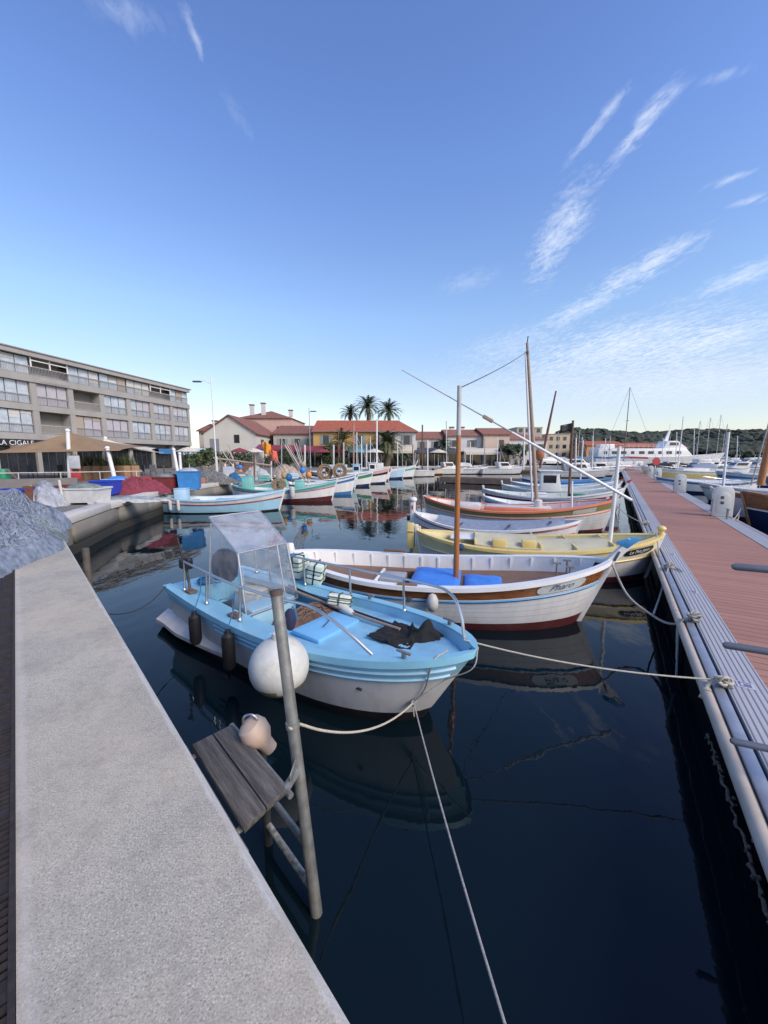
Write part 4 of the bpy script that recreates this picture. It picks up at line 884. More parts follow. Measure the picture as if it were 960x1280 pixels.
# ---- general builder for the other wooden boats ------------------------------
def wooden_boat(lab, loc, head, L, B, z3, bands, gun, under, deckm, name='wooden_boat', coverm=None, interior=None, stem=.28, tip=None, rudder=None, strakes=(), cabin=None, engine=None, thwarts=0, ribs=0, gw=.08, tr=0, cov=(.18, .78), lean=.2, sternpost=.12, full=2.4, box=None):
    t = thing(name, lab, 'boat', loc, head, GRP)
    h = Hull(L, B, z3[0], z3[1], z3[2], rb=.05 * L, rs=.03 * L, tr=tr, full=full, flare=.82)
    h.hull(bands, t, under); h.gunwale(gun, t, wi=gw, out=.03)
    for f, ma in strakes: h.strake(f, ma, t, .02)
    zi = lambda q_: h.sh(q_) - .20
    h.inner(interior or white, t, gw, zi, .03, .97, ribs=ribs)
    h.deck('deck', deckm, t, .03, .97, zi, gw + .005, crown=.02)
    if coverm:
        h.deck('cover', coverm, t, cov[0], cov[1], lambda q_: h.sh(q_) + .0, gw + .03, crown=.16, skirt=.16, n=24, m=13)
    for k in range(thwarts): h.thwart(.28 + .5 * k / max(1, thwarts - 1), deckm, t, wi=gw)
    h.stem(white if tip is not None or stem else gun, t, True, top=stem, lean=lean, tipmat=tip, out=.05); 
    if not tr: h.stem(white, t, False, top=sternpost)
    if rudder: h.rudder(rudder[0], t, top=rudder[1])
    if cabin:
        ta, tb, ht, ma = cabin; z0 = h.sh((ta + tb) / 2) - .2; xa, xb = h.x(ta, z0), h.x(tb, z0); wd_ = h.inr((ta + tb) / 2, gw) * 1.25; q = MB()
        q.loft([[Vector((x, -wd_ / 2 * k, z0 + dz_)) for x, k, dz_ in ((xa, 1, 0), (xb, 1, 0), (xb - .18, .92, ht), (xa, .92, ht))], [Vector((x, wd_ / 2 * k, z0 + dz_)) for x, k, dz_ in ((xa, 1, 0), (xb, 1, 0), (xb - .18, .92, ht), (xa, .92, ht))]])
        cb_ = q.build('cabin', ma, t, bevel=.02)
        q = MB(); q.box((xa + xb) / 2 - .07, 0, z0 + ht + .02, xb - xa + .12, wd_ * 1.06, .05); q.build('roof', ma, cb_, bevel=.015)
        q = MB()
        for sd in (-1, 1): q.box((xa + xb) / 2 - .08, sd * (wd_ / 2 * .94 + .004), z0 + ht * .66, (xb - xa) * .6, .02, ht * .34)
        q.box(xb - .10, 0, z0 + ht * .66, .05, wd_ * .7, ht * .34); q.build('window', darkglass, cb_, smooth=False)
    if box:
        for (bx, by, sx, sy, sz, ma) in box:
            q = MB(); z = h.sh(.5 + bx / L) - .2; q.box(bx, by, z + sz / 2, sx, sy, sz); q.box(bx, by, z + sz + .012, sx + .04, sy + .04, .03); q.build('engine_box', ma, t, bevel=.015)
    return t, h
def at(t): return Matrix.Translation(t.location) @ Matrix.Rotation(t.rotation_euler.z, 4, 'Z')

# yellow boat
b3, h3 = wooden_boat('long yellow boat with covered deck and black name plate, behind the white and brown boat', (3.34, 8.62, 0), R(-12), 5.2, 1.8, (.82, .62, .92), [(.17, darkred), (.38, offwhite), (.386, seam), (.50, offwhite), (.506, seam), (.60, offwhite), (.66, palyel), (.70, offwhite), (1, palyel)], yellow, darkred, mat('pale_green_deck', (.46,.45,.30), .6, .12, 4, dirt=.25), gw=.14, interior=palyel, stem=.06, lean=.1, sternpost=.16, strakes=((.62, yellow),), full=2.6)
o = h3.deck('deck_cover', mat('cream_cover', (.52,.49,.33), .65, .10, 3, dirt=.3), b3, .26, .52, lambda t: h3.sh(t) + .06, .16, crown=.12, skirt=.26, n=12, m=11)
h3.deck('hatch_cover', mat('cream_cover', (.52,.49,.33)), b3, .525, .80, lambda t: h3.sh(t) - .03, .20, crown=.10, skirt=.2, n=12, m=11)
q = MB()
for t in (.26, .52, .66, .80): 
    z = h3.sh(t) + (.10 if t < .55 else .02); q.box(h3.x(t, z), 0, z - .01, .035, 2 * h3.inr(t, .16), .10)
q.build('cover_batten', yellow, b3, bevel=.006)
for x in (-.75, -.15): q = MB(); q.box(x, -.62, .76, .28, .20, .16); q.build('deck_box', yellow, b3, bevel=.015)
q = MB(); q.box(-1.45, .1, .72, .7, .62, .03); q.build('white_cloth', whiteclean, b3, bevel=.01)
h3.nameplate('Le Ptit Jean', blackpaint, whiteclean, b3, .835, .965, .74, .90, .095, shear=.2)
h3.rudder(yellow, b3, top=.12, wid=.3, thick=.035)
q = MB(); X = h3.x(0, .8) - .16; q.box(X, 0, .70, .16, .10, .62); q.box(X, 0, .80, .18, .12, .05, mi=1); q.build('rudder_head', [yellow, brownwood], b3, bevel=.012)
q = MB(); X = h3.x(1, .9) + .05; q.tube([(X - .05, 0, .86), (X - .05, 0, 1.06)], .055, 10); q.sph((X - .05, 0, 1.08), .09, .09, .06, 12, 8); q.build('bow_knob', yellow, b3)
mast(b3, 1.62, .55, 2.25, .043, .037, whiteclean, (.03, 0))
q = MB(); q.sph((0, 0, 0), .07, .05, .08, 10, 8); o = tag(q.build('fender', mat('dark_blue_cloth', (.03,.06,.14), .9)), 'small dark blue fender on the stern quarter of the yellow boat', 'fender'); o.location = at(b3) @ Vector((-1.55, -.80, .66))
# white boat with red lines and grey cover
b4, h4 = wooden_boat('small white boat with two thin red lines and a flat grey cover', (3.22, 11.45, 0), R(-21), 4.75, 1.75, (.80, .50, .82), [(.12, white), (1, white)], white, white, grey, gw=.08, stem=.03, sternpost=.06, strakes=((.60, red), (.90, red)), full=2.6, coverm=greyblue, cov=(.16, .92))
q = MB(); X = h4.x(0, .7) - .10
q.prism([(X - .10, -.3), (X + .06, -.3), (X + .08, 1.2), (X - .06, 1.2)], lambda a, b, e: Vector((a, e, b)), -.06, .06); q.sph((X + .01, 0, 1.22), .13, .10, .09, 12, 8); q.build('rudder_post', white, b4, bevel=.015)
q = MB(); q.box(X + .0, -.065, .98, .05, .012, .13); q.build('red_mark', red, b4); q = MB(); q.box(X - .13, 0, .62, .10, .14, .16); q.build('black_block', blackpaint, b4, bevel=.01)
q = MB()
for tt in (.33, .62, .85): q.box(h4.x(tt, .6), 0, h4.sh(tt) + .12, .05, 2 * h4.inr(tt, .12), .02)
q.build('cover_batten', darkgrey, b4)
# orange decked boat
OH = R(-18.5)
b5, h5 = wooden_boat('tall-masted white boat with bright orange deck and olive band', (4.78, 14.32, 0), OH, 6.7, 2.35, (1.0, .66, 1.12), [(.10, darkred), (.30, offwhite), (.306, seam), (.42, offwhite), (.426, seam), (.54, offwhite), (.546, seam), (.66, offwhite), (.70, orange), (.74, offwhite), (.93, olive), (1, orange)], orange, darkred, mat('orange_deck', (.60,.15,.09), .55, .14, 3, dirt=.25), gw=.12, interior=white, stem=.26, lean=.12, sternpost=.05, strakes=((.68, orange),), ribs=12, full=2.5)
q = MB(); z = h5.sh(.5) - .1
q.box(.2, 0, z + .06, 2.4, .9, .2); q.box(.2, 0, z + .17, 2.3, .82, .05, mi=1); q.build('hatch', [orange, offwhite], b5, bevel=.02)
q = MB(); q.box(-1.7, 0, z + .1, 1.1, .8, .24); q.box(-1.7, 0, z + .23, 1.0, .72, .04); q.build('engine_hatch', offwhite, b5, bevel=.02)
h5.nameplate('  ', mat('plate_olive_grey', (.42,.43,.38), .5), whiteclean, b5, .82, .93, .76, .92, .1) if False else None
q = MB()
secs = [[h5.P(.80 + .11 * i / 8, f * h5.sh(.8 + .11 * i / 8), -1, .012) for f in (.76, .92)] for i in range(9)]; q.loft(secs, closed=False); q.build('name_plate', mat('plate_olive_grey', (.42,.43,.38), .5), b5)
M5 = at(b5); I5 = M5.inverted()
mt_ = I5 @ PY(659, 428, 14.2); mb_ = I5 @ PY(671, 650, 14.2)
spar(b5, (mb_.x, 0, .5), (mt_.x, 0, mt_.z), [.075, .07, .045], mastgrey, 'mast')
mt2 = I5 @ PY(656.5, 440, 14.2); mb2 = I5 @ PY(664, 640, 14.2)
spar(b5, (mb2.x, -.25, 1.0), (mt2.x, -.06, mt2.z), [.035, .04, .022], offwhite, 'yard')
q = MB(); q.tube([(mt_.x, 0, mt_.z - .05), (mt_.x + .02, 0, mt_.z + .22)], .02, 6); q.box(mt_.x, 0, mt_.z - .35, .12, .1, .1); q.build('masthead', darkgrey, b5)
q = MB(); q.lathe([(.10, 0), (.14, .05), (.14, .32), (.09, .36)], 14, (mb_.x + .0, -.05, h5.sh(.6) - .02)); q.build('mast_collar', offwhite, b5)
spar(b5, (1.95, -.45, .7), (1.9, -.45, 1.75), .03, whiteclean, 'pole')
# stay between the two mastheads
q = MB(); a = M5 @ Vector((mt_.x, 0, mt_.z - .3)); b = MX2 @ Vector((.30, 0, 3.66)); q.tube(sagline(a, b, .05, 10), .009, 5)
tag(q.build('stay_rope', ropedark), 'thin dark stay rope from the tall orange boat mast to the short orange mast', 'rope')

def bowat(p, off, L, head):        # centre of a boat whose bow lies at pontoon station p, off metres outside it
    b = PD * p + PN * (.70 - off); return (b.x - math.cos(head) * L / 2, b.y - math.sin(head) * L / 2, 0)
hd = R(-19)
lowb, hl = wooden_boat('low pale blue double-ended boat between the orange boat and the dark red banded boat', bowat(18.3, .9, 4.9, hd), hd, 4.9, 1.8, (.80, .50, .82), [(.1, blue), (.70, lightblue), (.80, blue), (1, lightblue)], white, blue, aqua, thwarts=3, stem=.12, ribs=8)
b6, h6 = wooden_boat('white boat with dark red band, teal deck and dark pole mast', bowat(21.0, .25, 6.3, hd), hd, 6.3, 2.2, (.92, .68, 1.12), [(.10, darkred), (.62, lightblue), (.80, mat('maroon_paint', (.16,.025,.05), .4)), (1, white)], white, darkred, mat('pale_green_deck2', (.34,.48,.38), .6, .15, 3, dirt=.2), stem=.40, lean=.25, tip=red, ribs=9, sternpost=.2, box=((-.6, 0, .9, .8, .3, white), (1.2, 0, .6, .7, .22, green)))
mast(b6, .85, .5, 3.75, .06, .05, mastdark, (-.04, 0), name='pole_mast'); 
q = MB(); q.grid(8, 6, lambda u, v: Vector((.82 - .55 * u, .06 * math.sin(u * 5), 4.15 - .35 * v - .12 * u))); q.build('flag', blackpaint, b6, solid=.01)
I6 = at(b6).inverted(); a = I6 @ PY(676, 562, 19.2); b = I6 @ PY(696, 487, 18.6)
spar(b6, (a.x, 0, a.z - .9), (b.x, .1, b.z), [.05, .06, .035], mat('dark_red_spar', (.17,.06,.05), .5), 'yard')
q = MB(); q.sph((a.x - .05, 0, a.z - .25), .22, .18, .30, 12, 8); q.build('furled_sail', mat('rust_canvas', (.34,.13,.06), .85, .2, 8, .3, 20), b6)
b7, h7 = wooden_boat('pale green boat with white wheelhouse behind the dark red banded boat', bowat(24.2, .4, 6.0, hd), hd, 6.0, 2.2, (.95, .72, 1.1), [(.12, green), (.6, white), (.78, turq), (1, white)], white, green, mat('pale_green_deck2', (.34,.48,.38)), stem=.3, tip=red, cabin=(.34, .53, 1.25, white), sternpost=.25)
b8, h8 = wooden_boat('pale blue boat with navy band, third behind the orange boat', bowat(27.4, .6, 6.0, hd), hd, 6.0, 2.1, (.95, .7, 1.1), [(.12, navy), (.62, lightblue), (.76, navy), (1, lightblue)], white, navy, aqua, stem=.25, thwarts=3, sternpost=.25, box=((.9, 0, .8, .7, .25, lightblue),))
b9, h9 = wooden_boat('white boat with dark blue gunwale next to the brown jetty', bowat(31.5, .8, 6.0, hd), hd, 6.0, 2.1, (.95, .7, 1.1), [(.12, blackpaint), (.8, white), (1, blue)], blue, blackpaint, lightblue, stem=.25, coverm=blue, sternpost=.25)
mast(b9, 1.0, .5, 3.2, .05, .04, whiteclean)
# brown timber jetty behind them
q = MB(); a = PP(35, -.4, 0); 
jt = thing('jetty', 'low brown timber jetty behind the row of wooden boats', 'jetty', PP(36.3, .3, 0), PA + PI / 2)
q = MB(); q.box(7.5, 0, .55, 15, 1.6, .12); q.build('deck', mat('brown_jetty_deck', (.24,.17,.12), .85, .2, 3), jt)
q = MB(); q.box(7.5, -.78, .28, 15, .1, .45); q.box(7.5, .78, .28, 15, .1, .45); q.build('side_board', mat('brown_jetty_side', (.20,.145,.105), .85, .2, 3), jt)
for x in range(0, 16, 3):
    for y in (-.7, .7): q = MB(); q.tube([(x + .2, y, -.8), (x + .2, y, .5)], .1, 8); q.build('pile', darkgrey, jt)

# motor boats ------------------------------------------------------------------
def motor_boat(lab, loc, head, L, B, col=None, stripe=None, cabin=True, canopy=None, mastm=None, outboard=False, fly=False, zf=1.0):
    col = col or white
    t = thing('motor_boat', lab, 'boat', loc, head, GRP)
    h = Hull(L, B, .75 * zf, .78 * zf, 1.1 * zf, rb=.11 * L, rs=.01, tr=.86, full=2.6, pw=.7, flare=.82)
    bands = [(.12, blackpaint), (.72, col)] + ([(.82, stripe)] if stripe else []) + [(1, col)]
    h.hull(bands, t, blackpaint); h.gunwale(col, t, wi=.16, out=.03)
    zi = lambda q_: h.sh(q_) - (.06 if q_ > .5 else .3)
    h.inner(col, t, .16, zi, .03, .97); h.deck('deck', offwhite, t, .02, .97, zi, .16, crown=.03)
    if cabin:
        z0 = h.sh(.5) - .1; xa, xb = -.1 * L, .24 * L; w_ = B * .62; ht = 1.05 * zf; q = MB()
        pr = ((xa, 0), (xb, 0), (xb - .1 * L, ht * .45), (xb - .16 * L, ht), (xa - .05 * L, ht))
        q.prism(pr, lambda a, b, e: Vector((a, e, z0 + b)), -w_ / 2, w_ / 2); cb_ = q.build('cabin', col, t, bevel=.04)
        q = MB()
        for sd in (-1, 1): q.prism([(xa + .03 * L, ht * .5), (xb - .13 * L, ht * .5), (xb - .165 * L, ht * .88), (xa + .0 * L, ht * .88)], lambda a, b, e: Vector((a, e, z0 + b)), sd * w_ / 2 - .01, sd * w_ / 2 + .012)
        q.prism([(-w_ * .4, .5), (w_ * .4, .5), (w_ * .38, .88), (-w_ * .38, .88)], lambda a, b, e: Vector((xb - .1 * L - .06 * L * (b - .45) / .55 + .012 + e, a, z0 + b * ht)), 0, .02)
        q.build('window', darkglass, cb_, smooth=False)
        if fly:
            q = MB(); q.box(xa + .08 * L, 0, z0 + ht + .25, .2 * L, w_ * .8, .4); q.build('flybridge', col, cb_, bevel=.06)
            q = MB(); q.tube([(xa, -w_ * .35, z0 + ht), (xa - .2, -w_ * .35, z0 + ht + 1.1), (xa - .2, w_ * .35, z0 + ht + 1.1), (xa, w_ * .35, z0 + ht)], .04, 6); q.build('radar_arch', col, cb_)
    if canopy:
        q = MB(); q.grid(10, 10, lambda u, v: Vector((-.36 * L + .36 * L * u, (v - .5) * B * .8, h.sh(.3) + .9 - .5 * (2 * v - 1) ** 2 - .35 * max(0, u - .6)))); q.build('canopy', canopy, t, solid=.02)
        q = MB()
        for x in (-.33 * L, -.1 * L):
            for sd in (-1, 1): q.tube([(x, sd * B * .38, h.sh(.3)), (x, sd * B * .34, h.sh(.3) + .55)], .02, 6)
        q.build('canopy_frame', steel, t)
    if mastm: mast(t, .05 * L, h.sh(.5), mastm, .035, .025, whiteclean)
    if outboard:
        q = MB(); q.lathe([(.02, .5), (.16, .52), (.2, .7), (.16, 1.0), (.02, 1.05)], 12, (-L / 2 - .15, 0, 0)); q.box(-L / 2 - .15, 0, .2, .1, .08, .7); q.build('outboard', black, t)
    q = MB(); pts = [Vector((h.x(t_, h.sh(t_)), sd_ * h.hb(t_, h.sh(t_)) * .92, h.sh(t_) + .38)) for sd_, t_ in [(-1, .55), (-1, .7), (-1, .85), (-1, .96), (1, .96), (1, .85), (1, .7), (1, .55)]]
    q.tube(pts, .014, 6)
    for p in pts: q.tube([p, p - Vector((0, 0, .38))], .012, 6)
    q.build('bow_rail', steel, t)
    return t, h

# left group along the far quay -------------------------------------------------
A, hA = wooden_boat('pale blue boat with dark red stripe and blue engine box, at the left quay', (-7.75, 18.35, 0), R(9), 5.9, 2.0, (.84, .60, .98), [(.08, blackpaint), (.62, aqua), (.70, red), (.84, offwhite), (1, lightblue)], lightblue, darkred, skyblue, stem=.10, lean=.1, sternpost=.04, box=((-1.75, .1, .52, .6, .62, lightblue), (.2, 0, .8, .7, .14, skyblue)), strakes=((.66, mat('wine_paint', (.22,.03,.05), .4)),), thwarts=2)
for k, x in enumerate((-2.05, -1.65)):
    q = MB(); q.lathe([(.01, .22), (.07, .18), (.075, -.18), (.05, -.24), (.01, -.25)], 12); P_ = hA.P(.5 + x / 5.9, .5, -1, .07); o = tag(q.build('fender', offwhite), 'pale cylinder fender near the stern of the pale blue boat', 'fender', 'pale fenders on the pale blue boat'); o.location = at(A) @ Vector((P_.x, P_.y, .42))
Bb, hB = wooden_boat('white boat with teal gunwale and deep red bottom, just beyond the pale blue boat', (-5.85, 22.8, 0), R(2), 6.1, 2.1, (.92, .66, 1.14), [(.26, darkred), (.72, white), (.78, red), (.82, white), (1, teal)], turq, darkred, turq, stem=.15, lean=.2, sternpost=.1, box=((-2.1, 0, .55, .6, .85, turq), (.9, 0, .5, .6, .6, turq)), strakes=((.84, teal),))
q = MB(); q.lathe([(.01, .3), (.14, .25), (.15, -.25), (.1, -.32), (.01, -.33)], 12); P_ = hB.P(.62, .6, -1, .16); o = tag(q.build('fender', offwhite), 'white cylinder fender on the side of the teal and white boat', 'fender'); o.location = at(Bb) @ Vector((P_.x, P_.y, .62))
def hauler(t, x, y, z, r=.42):
    q = MB(); M = Matrix.Rotation(PI / 2, 4, 'X') @ Matrix.Rotation(.5, 4, 'Y')
    q.torus((x, y, z + r), r, .05, 22, 8, M); q.torus((x, y + .22, z + r), r, .05, 22, 8, M); q.lathe([(.09, -.3), (.09, .3)], 10, (x, y + .1, z + r), M=M)
    for k in range(5):
        a = 2 * PI * k / 5; q.tube([(x, y + .1, z + r), Vector((x, y, z + r)) + M @ Vector((r * math.cos(a), r * math.sin(a), 0))], .025, 6)
    q.box(x, y + .1, z + .1, .3, .4, .25); hw_ = q.build('net_hauler', mat('rusty_hauler', (.22,.16,.11), .75, .4, 12), t)
    q = MB(); r2_ = random.Random(int(x * 10 + 50))
    for k in range(14): q.torus((x + r2_.uniform(-.03, .03), y + .1 + r2_.uniform(-.1, .1), z + r), r * r2_.uniform(.55, .88), .045, 16, 6, M @ Matrix.Rotation(r2_.uniform(-.15, .15), 4, 'X'))
    q.build('wound_net', mat('brown_wound_net', (.26,.18,.11), .95, .4, 10, .6, 50), hw_)
hauler(Bb, -.35, 0, hB.sh(.45) - .1, .36)
C_, hC = wooden_boat('blue and white boat carrying brown net hauler wheels, left of the palms', (-5.2, 30.2, 0), R(4), 6.4, 2.3, (1.0, .76, 1.25), [(.16, green), (.60, lightblue), (.80, white), (1, blue)], white, green, blue, stem=.2, sternpost=.15)
hauler(C_, .6, 0, hC.sh(.6) - .1, .62); hauler(C_, 1.75, .2, hC.sh(.75) - .1, .6)
Dd, hD = wooden_boat('pale pink-white boat with black band beside the blue and white boat', (-3.2, 37, 0), R(6), 7.4, 2.6, (1.15, .95, 1.5), [(.12, navy), (.60, white), (.76, blackpaint), (1, pink)], offwhite, navy, lightblue, stem=.12, sternpost=.12, box=((-1.2, 0, 1.8, 1.5, 1.0, lightblue),))
Ee, hE = wooden_boat('white boat with teal gunwale and tall white bow post, below the wide palm', (.2, 46.5, 0), R(3), 7.2, 2.5, (1.15, .95, 1.55), [(.12, blackpaint), (.66, white), (.84, teal), (1, white)], offwhite, blackpaint, turq, stem=.6, sternpost=.3, box=((-1.2, 0, 1.8, 1.4, 1.0, offwhite),))
motor_boat('small grey white runabout with outboard engine, first motor boat right of the teal bow', (4.2, 49.5, 0), R(200), 4.2, 1.9, offwhite, None, False, None, outboard=True)
motor_boat('white motor boat with low cabin, left one of the pair at the far quay', (9.1, 56, 0), R(12), 6.2, 2.4, white, None, True)
motor_boat('white open motor boat with pale canopy, between the two white ones at the far quay', (12.6, 57, 0), R(6), 5.6, 2.2, white, grey, False, offwhite)
motor_boat('sleek white motor boat left of the motorbikes', (17.2, 56.6, 0), R(5), 6.6, 2.5, white, None, True)

for lab, px, Y_, a_, L_, bands, gun, un, dk, kw in (
    ('white and dark blue boat half hidden behind the teal and white boat', 392, 26.5, 3, 5.6, [(.2, blue), (.8, white), (1, blue)], white, blue, lightblue, dict(box=((.5, 0, .8, .7, .3, white),))),
    ('small turquoise boat moored between the white panel and the teal boat', 318, 25.5, 4, 4.4, [(.2, navy), (1, turq)], offwhite, navy, aqua, dict(thwarts=3)),
    ('green and white boat behind the net hauler wheels', 422, 33.5, 5, 6.0, [(.2, navy), (.7, white), (1, green)], white, navy, turq, dict(cabin=(.3, .5, 1.2, white))),
    ('white boat with red gunwale behind the pale pink-white boat', 452, 41, 5, 6.2, [(.15, blackpaint), (.8, white), (1, red)], red, blackpaint, offwhite, dict(cabin=(.35, .5, 1.2, lightblue))),
    ('pale blue boat with white wheelhouse left of the teal bow', 474, 45, 4, 6.0, [(.2, navy), (1, lightblue)], white, navy, lightblue, dict(cabin=(.3, .46, 1.3, white))),
    ('cream boat with brown gunwale in front of the white houses', 536, 55, 8, 5.4, [(.2, darkred), (1, cream)], varnish, darkred, brownwood, dict(coverm=greyblue))):
    c = PY(px, 580, Y_); wooden_boat(lab, (c.x, Y_, 0), R(a_), L_, 2.0, (.95, .72, 1.2), bands, gun, un, dk, stem=.15, sternpost=.12, **kw)
# right group beyond the pontoon ---------------------------------------------------
hr = R(180 - 30.6)
def rbow(p, off, L, head=hr):
    b = PD * p + PN * (3.40 + off); return (b.x - math.cos(head) * L / 2, b.y - math.sin(head) * L / 2, 0)
r1, g1 = wooden_boat('navy blue boat with varnished upper planking and raked orange mast, right of the pontoon', rbow(17.4, .35, 8.0), hr, 8.0, 2.7, (1.15, 1.0, 1.42), [(.10, darkred), (.60, navy), (.64, white), (1, varnish)], varnish, navy, mat('cream_deck', (.55,.52,.44), .6), stem=.0, sternpost=.1, interior=varnish, full=3.0, box=((.4, 0, 2.2, 1.0, .5, cream),))
I1 = at(r1).inverted(); a = I1 @ PY(938, 604, 13.8); b = I1 @ PY(966, 470, 13.8)
spar(r1, (a.x, 0, a.z), (b.x, b.y - a.y, b.z), [.10, .10, .08], mastwood, 'mast')
spar(r1, (a.x + .3, .3, a.z), (b.x + .05, b.y - a.y + .15, b.z), .02, ropegrey, 'halyard')
r2, g2 = wooden_boat('pink-white boat with brown gunwale and white pole mast, behind the nearest pedestal', rbow(20.6, .5, 6.0), hr, 6.0, 2.2, (1.05, .85, 1.18), [(.2, darkred), (.86, mat('pinkish_white', (.66,.56,.54), .4)), (1, varnish)], varnish, darkred, cream, stem=.0, interior=white, box=((-.3, 0, 1.4, .9, .4, offwhite),))
I_ = at(r2).inverted(); a = I_ @ PY(905, 598, 19.5); b = I_ @ PY(911, 540, 19.5); spar(r2, (a.x, a.y, 1.0), (b.x, b.y, b.z), .055, whiteclean, 'pole_mast')
r3, g3 = motor_boat('small white motor boat with grey stripe between the pink-white boat and the third pedestal', rbow(28.5, .8, 5.2), hr, 5.2, 2.0, white, grey, False, None, outboard=True)
r3b, _ = wooden_boat('maroon and white boat with blue covers beside the second pedestal', rbow(23.6, .6, 5.2), hr, 5.2, 2.0, (1.0, .75, 1.1), [(.6, mat('maroon_paint', (.16,.025,.05))), (1, white)], white, darkred, white, stem=.1, coverm=brightblue)
r4, g4 = wooden_boat('long yellow and white boat lying across the right basin', (33.0, 41.5, 0), R(172), 10.5, 2.9, (1.3, 1.0, 1.5), [(.3, white), (.72, yellow), (1, white)], white, navy, cream, stem=.2, box=((.2, 0, 2.5, 1.4, .5, white),))
mast(r4, 1.6, 1.2, 5.5, .05, .04, whiteclean)
r5, g5 = wooden_boat('blue and white covered boat at the far right beyond the yellow boat', (32.6, 33.5, 0), R(168), 7.0, 2.4, (1.15, .95, 1.3), [(.15, navy), (.62, lightblue), (.78, blue), (1, offwhite)], lightblue, navy, lightblue, stem=.15, coverm=mat('silver_cover', (.45,.48,.52), .6, .1, 6, .2, 15))
r6, _ = motor_boat('grey covered motor boat behind the orange mast at the right edge', (31.2, 28.0, 0), R(165), 6.6, 2.4, mat('grey_hull', (.30,.32,.36), .4), None, False, greyblue)
r6b, _ = wooden_boat('low cream and blue boat with blue sheets near the second nearest pedestal', (22.8, 27.6, 0), R(160), 6.0, 2.1, (1.0, .75, 1.1), [(.2, navy), (.8, white), (1, blue)], offwhite, navy, cream, stem=.1, coverm=mat('pale_sheet', (.55,.57,.60), .7, .1, 5))
motor_boat('white motor boat with black canopy beyond the yellow boat', (35.5, 53, 0), R(170), 8.0, 2.8, white, None, False, blacknet)
motor_boat('white cabin cruiser with flybridge and rails, right of the black canopy boat', (44.5, 55, 0), R(172), 8.5, 3.0, white, None, True, None, fly=True)
motor_boat('white cabin boat far right behind the orange mast', (62, 64, 0), R(165), 9.5, 3.2, white, None, True, None, fly=True)
motor_boat('low red and white boat at the far right shore', (70, 84, 0), R(172), 12, 3.4, red, white, True, None)
motor_boat('white motor yacht at the right edge of the far shore', (90, 96, 0), R(172), 12, 3.6, white, None, True, None, fly=True)
motor_boat('white fishing boat with low black windows left of the pontoon far end', (23.5, 47.5, 0), R(-8), 8.0, 2.7, white, None, True, None, mastm=4)
motor_boat('white boat with rails in the gap between the jetty and pontoon', (28.6, 52, 0), R(-10), 6.4, 2.4, white, blue, True, None, mastm=3)
motor_boat('long white tour boat moored across the far end of the jetty', (32, 66, 0), R(-4), 13, 3.6, white, None, True, None, zf=1.2, mastm=6)

for lab, px, Y_, L_, B_, a_, kw in (('white motor boat with grey canopy, nearest of the back row right of the pontoon', 862, 47, 7.0, 2.6, 168, dict(canopy=greyblue, cabin=False)), ('white cabin boat with navy stripe in the back row behind the yellow boat', 888, 62, 8.0, 2.8, 170, dict(stripe=navy, fly=True)),
    ('white cabin boat in the back row near the far pedestals', 838, 66, 7.5, 2.7, 172, dict(mastm=5)), ('white boat with blue cover in the back row below the ferry bow', 905, 72, 8.0, 2.8, 168, dict(canopy=brightblue, mastm=6)), ('white sport boat at the back right behind the white pole mast', 925, 58, 7.5, 2.7, 166, dict()), ('white boat with teal stripe between ferry bow and red boat', 915, 90, 9, 3, 172, dict(stripe=teal, fly=True)), ('white launch at the foot of the wooded hill on the right', 945, 110, 10, 3.2, 172, dict(fly=True))):
    c = PY(px, 575, Y_); kw = dict(dict(stripe=None, cabin=True), **kw); motor_boat(lab, (c.x, Y_, 0), R(a_), L_, B_, white, kw.pop('stripe'), kw.pop('cabin'), **kw)
# ferry -----------------------------------------------------------------------------
fe = thing('ferry', 'long white passenger ferry with a row of windows beyond the pontoon end', 'ferry', (66.5, 97, 0), R(-4), GRP); fe.scale = (.86, .9, .9)
q = MB(); hfz = [(-17, 0), (13, 0), (19, 3.4), (15, 3.3), (-17.2, 2.8)]
secs = []
for x, wv, zt in ((-17, 2.9, 2.6), (-8, 3.2, 2.6), (4, 3.2, 2.7), (11, 2.6, 3.0), (16, 1.4, 3.4), (19.5, .08, 3.8)):
    xx = x; secs.append([Vector((xx - (2.4 if x > 12 else 0) * (x - 11) / 8, -wv * .8, -.4)), Vector((xx, -wv, zt)), Vector((xx, wv, zt)), Vector((xx - (2.4 if x > 12 else 0) * (x - 11) / 8, wv * .8, -.4))])
q.loft(secs); o = q.build('hull', [white, blackpaint], fe, ang=30)
q = MB(); q.box(-2, 0, .30, 31, 6.2, .7); q.build('dark_bottom', blackpaint, fe)
q = MB(); q.prism([(-16.5, 2.6), (9.5, 2.6), (7.2, 4.9), (-16.5, 4.9)], lambda a, b, e: Vector((a, e, b)), -2.7, 2.7); sal = q.build('saloon', whiteclean, fe, bevel=.15)
for k in range(9):
    q = MB(); x = -14.5 + 2.45 * k; q.box(x, -2.7, 3.8, 1.5 if k % 3 else .9, .06, .75); q.build('window', ferryglass, sal, smooth=False)
q = MB(); q.prism([(1.5, 4.9), (8, 4.9), (5.2, 6.9), (2.4, 6.9)], lambda a, b, e: Vector((a, e, b)), -2.0, 2.0); q.build('wheelhouse', whiteclean, fe, bevel=.12)
q = MB(); q.box(4.2, -2.0, 6.1, 2.4, .06, .8); q.build('wheelhouse_window', darkglass, fe, smooth=False)
q = MB(); q.prism([(2.6, 6.9), (3.6, 6.9), (4.1, 9.6), (3.6, 9.6)], lambda a, b, e: Vector((a, e, b)), -.25, .25); q.tube([(3.8, 0, 9.4), (3.9, 0, 11.6)], .05, 6); q.build('mast', whiteclean, fe)
q = MB()
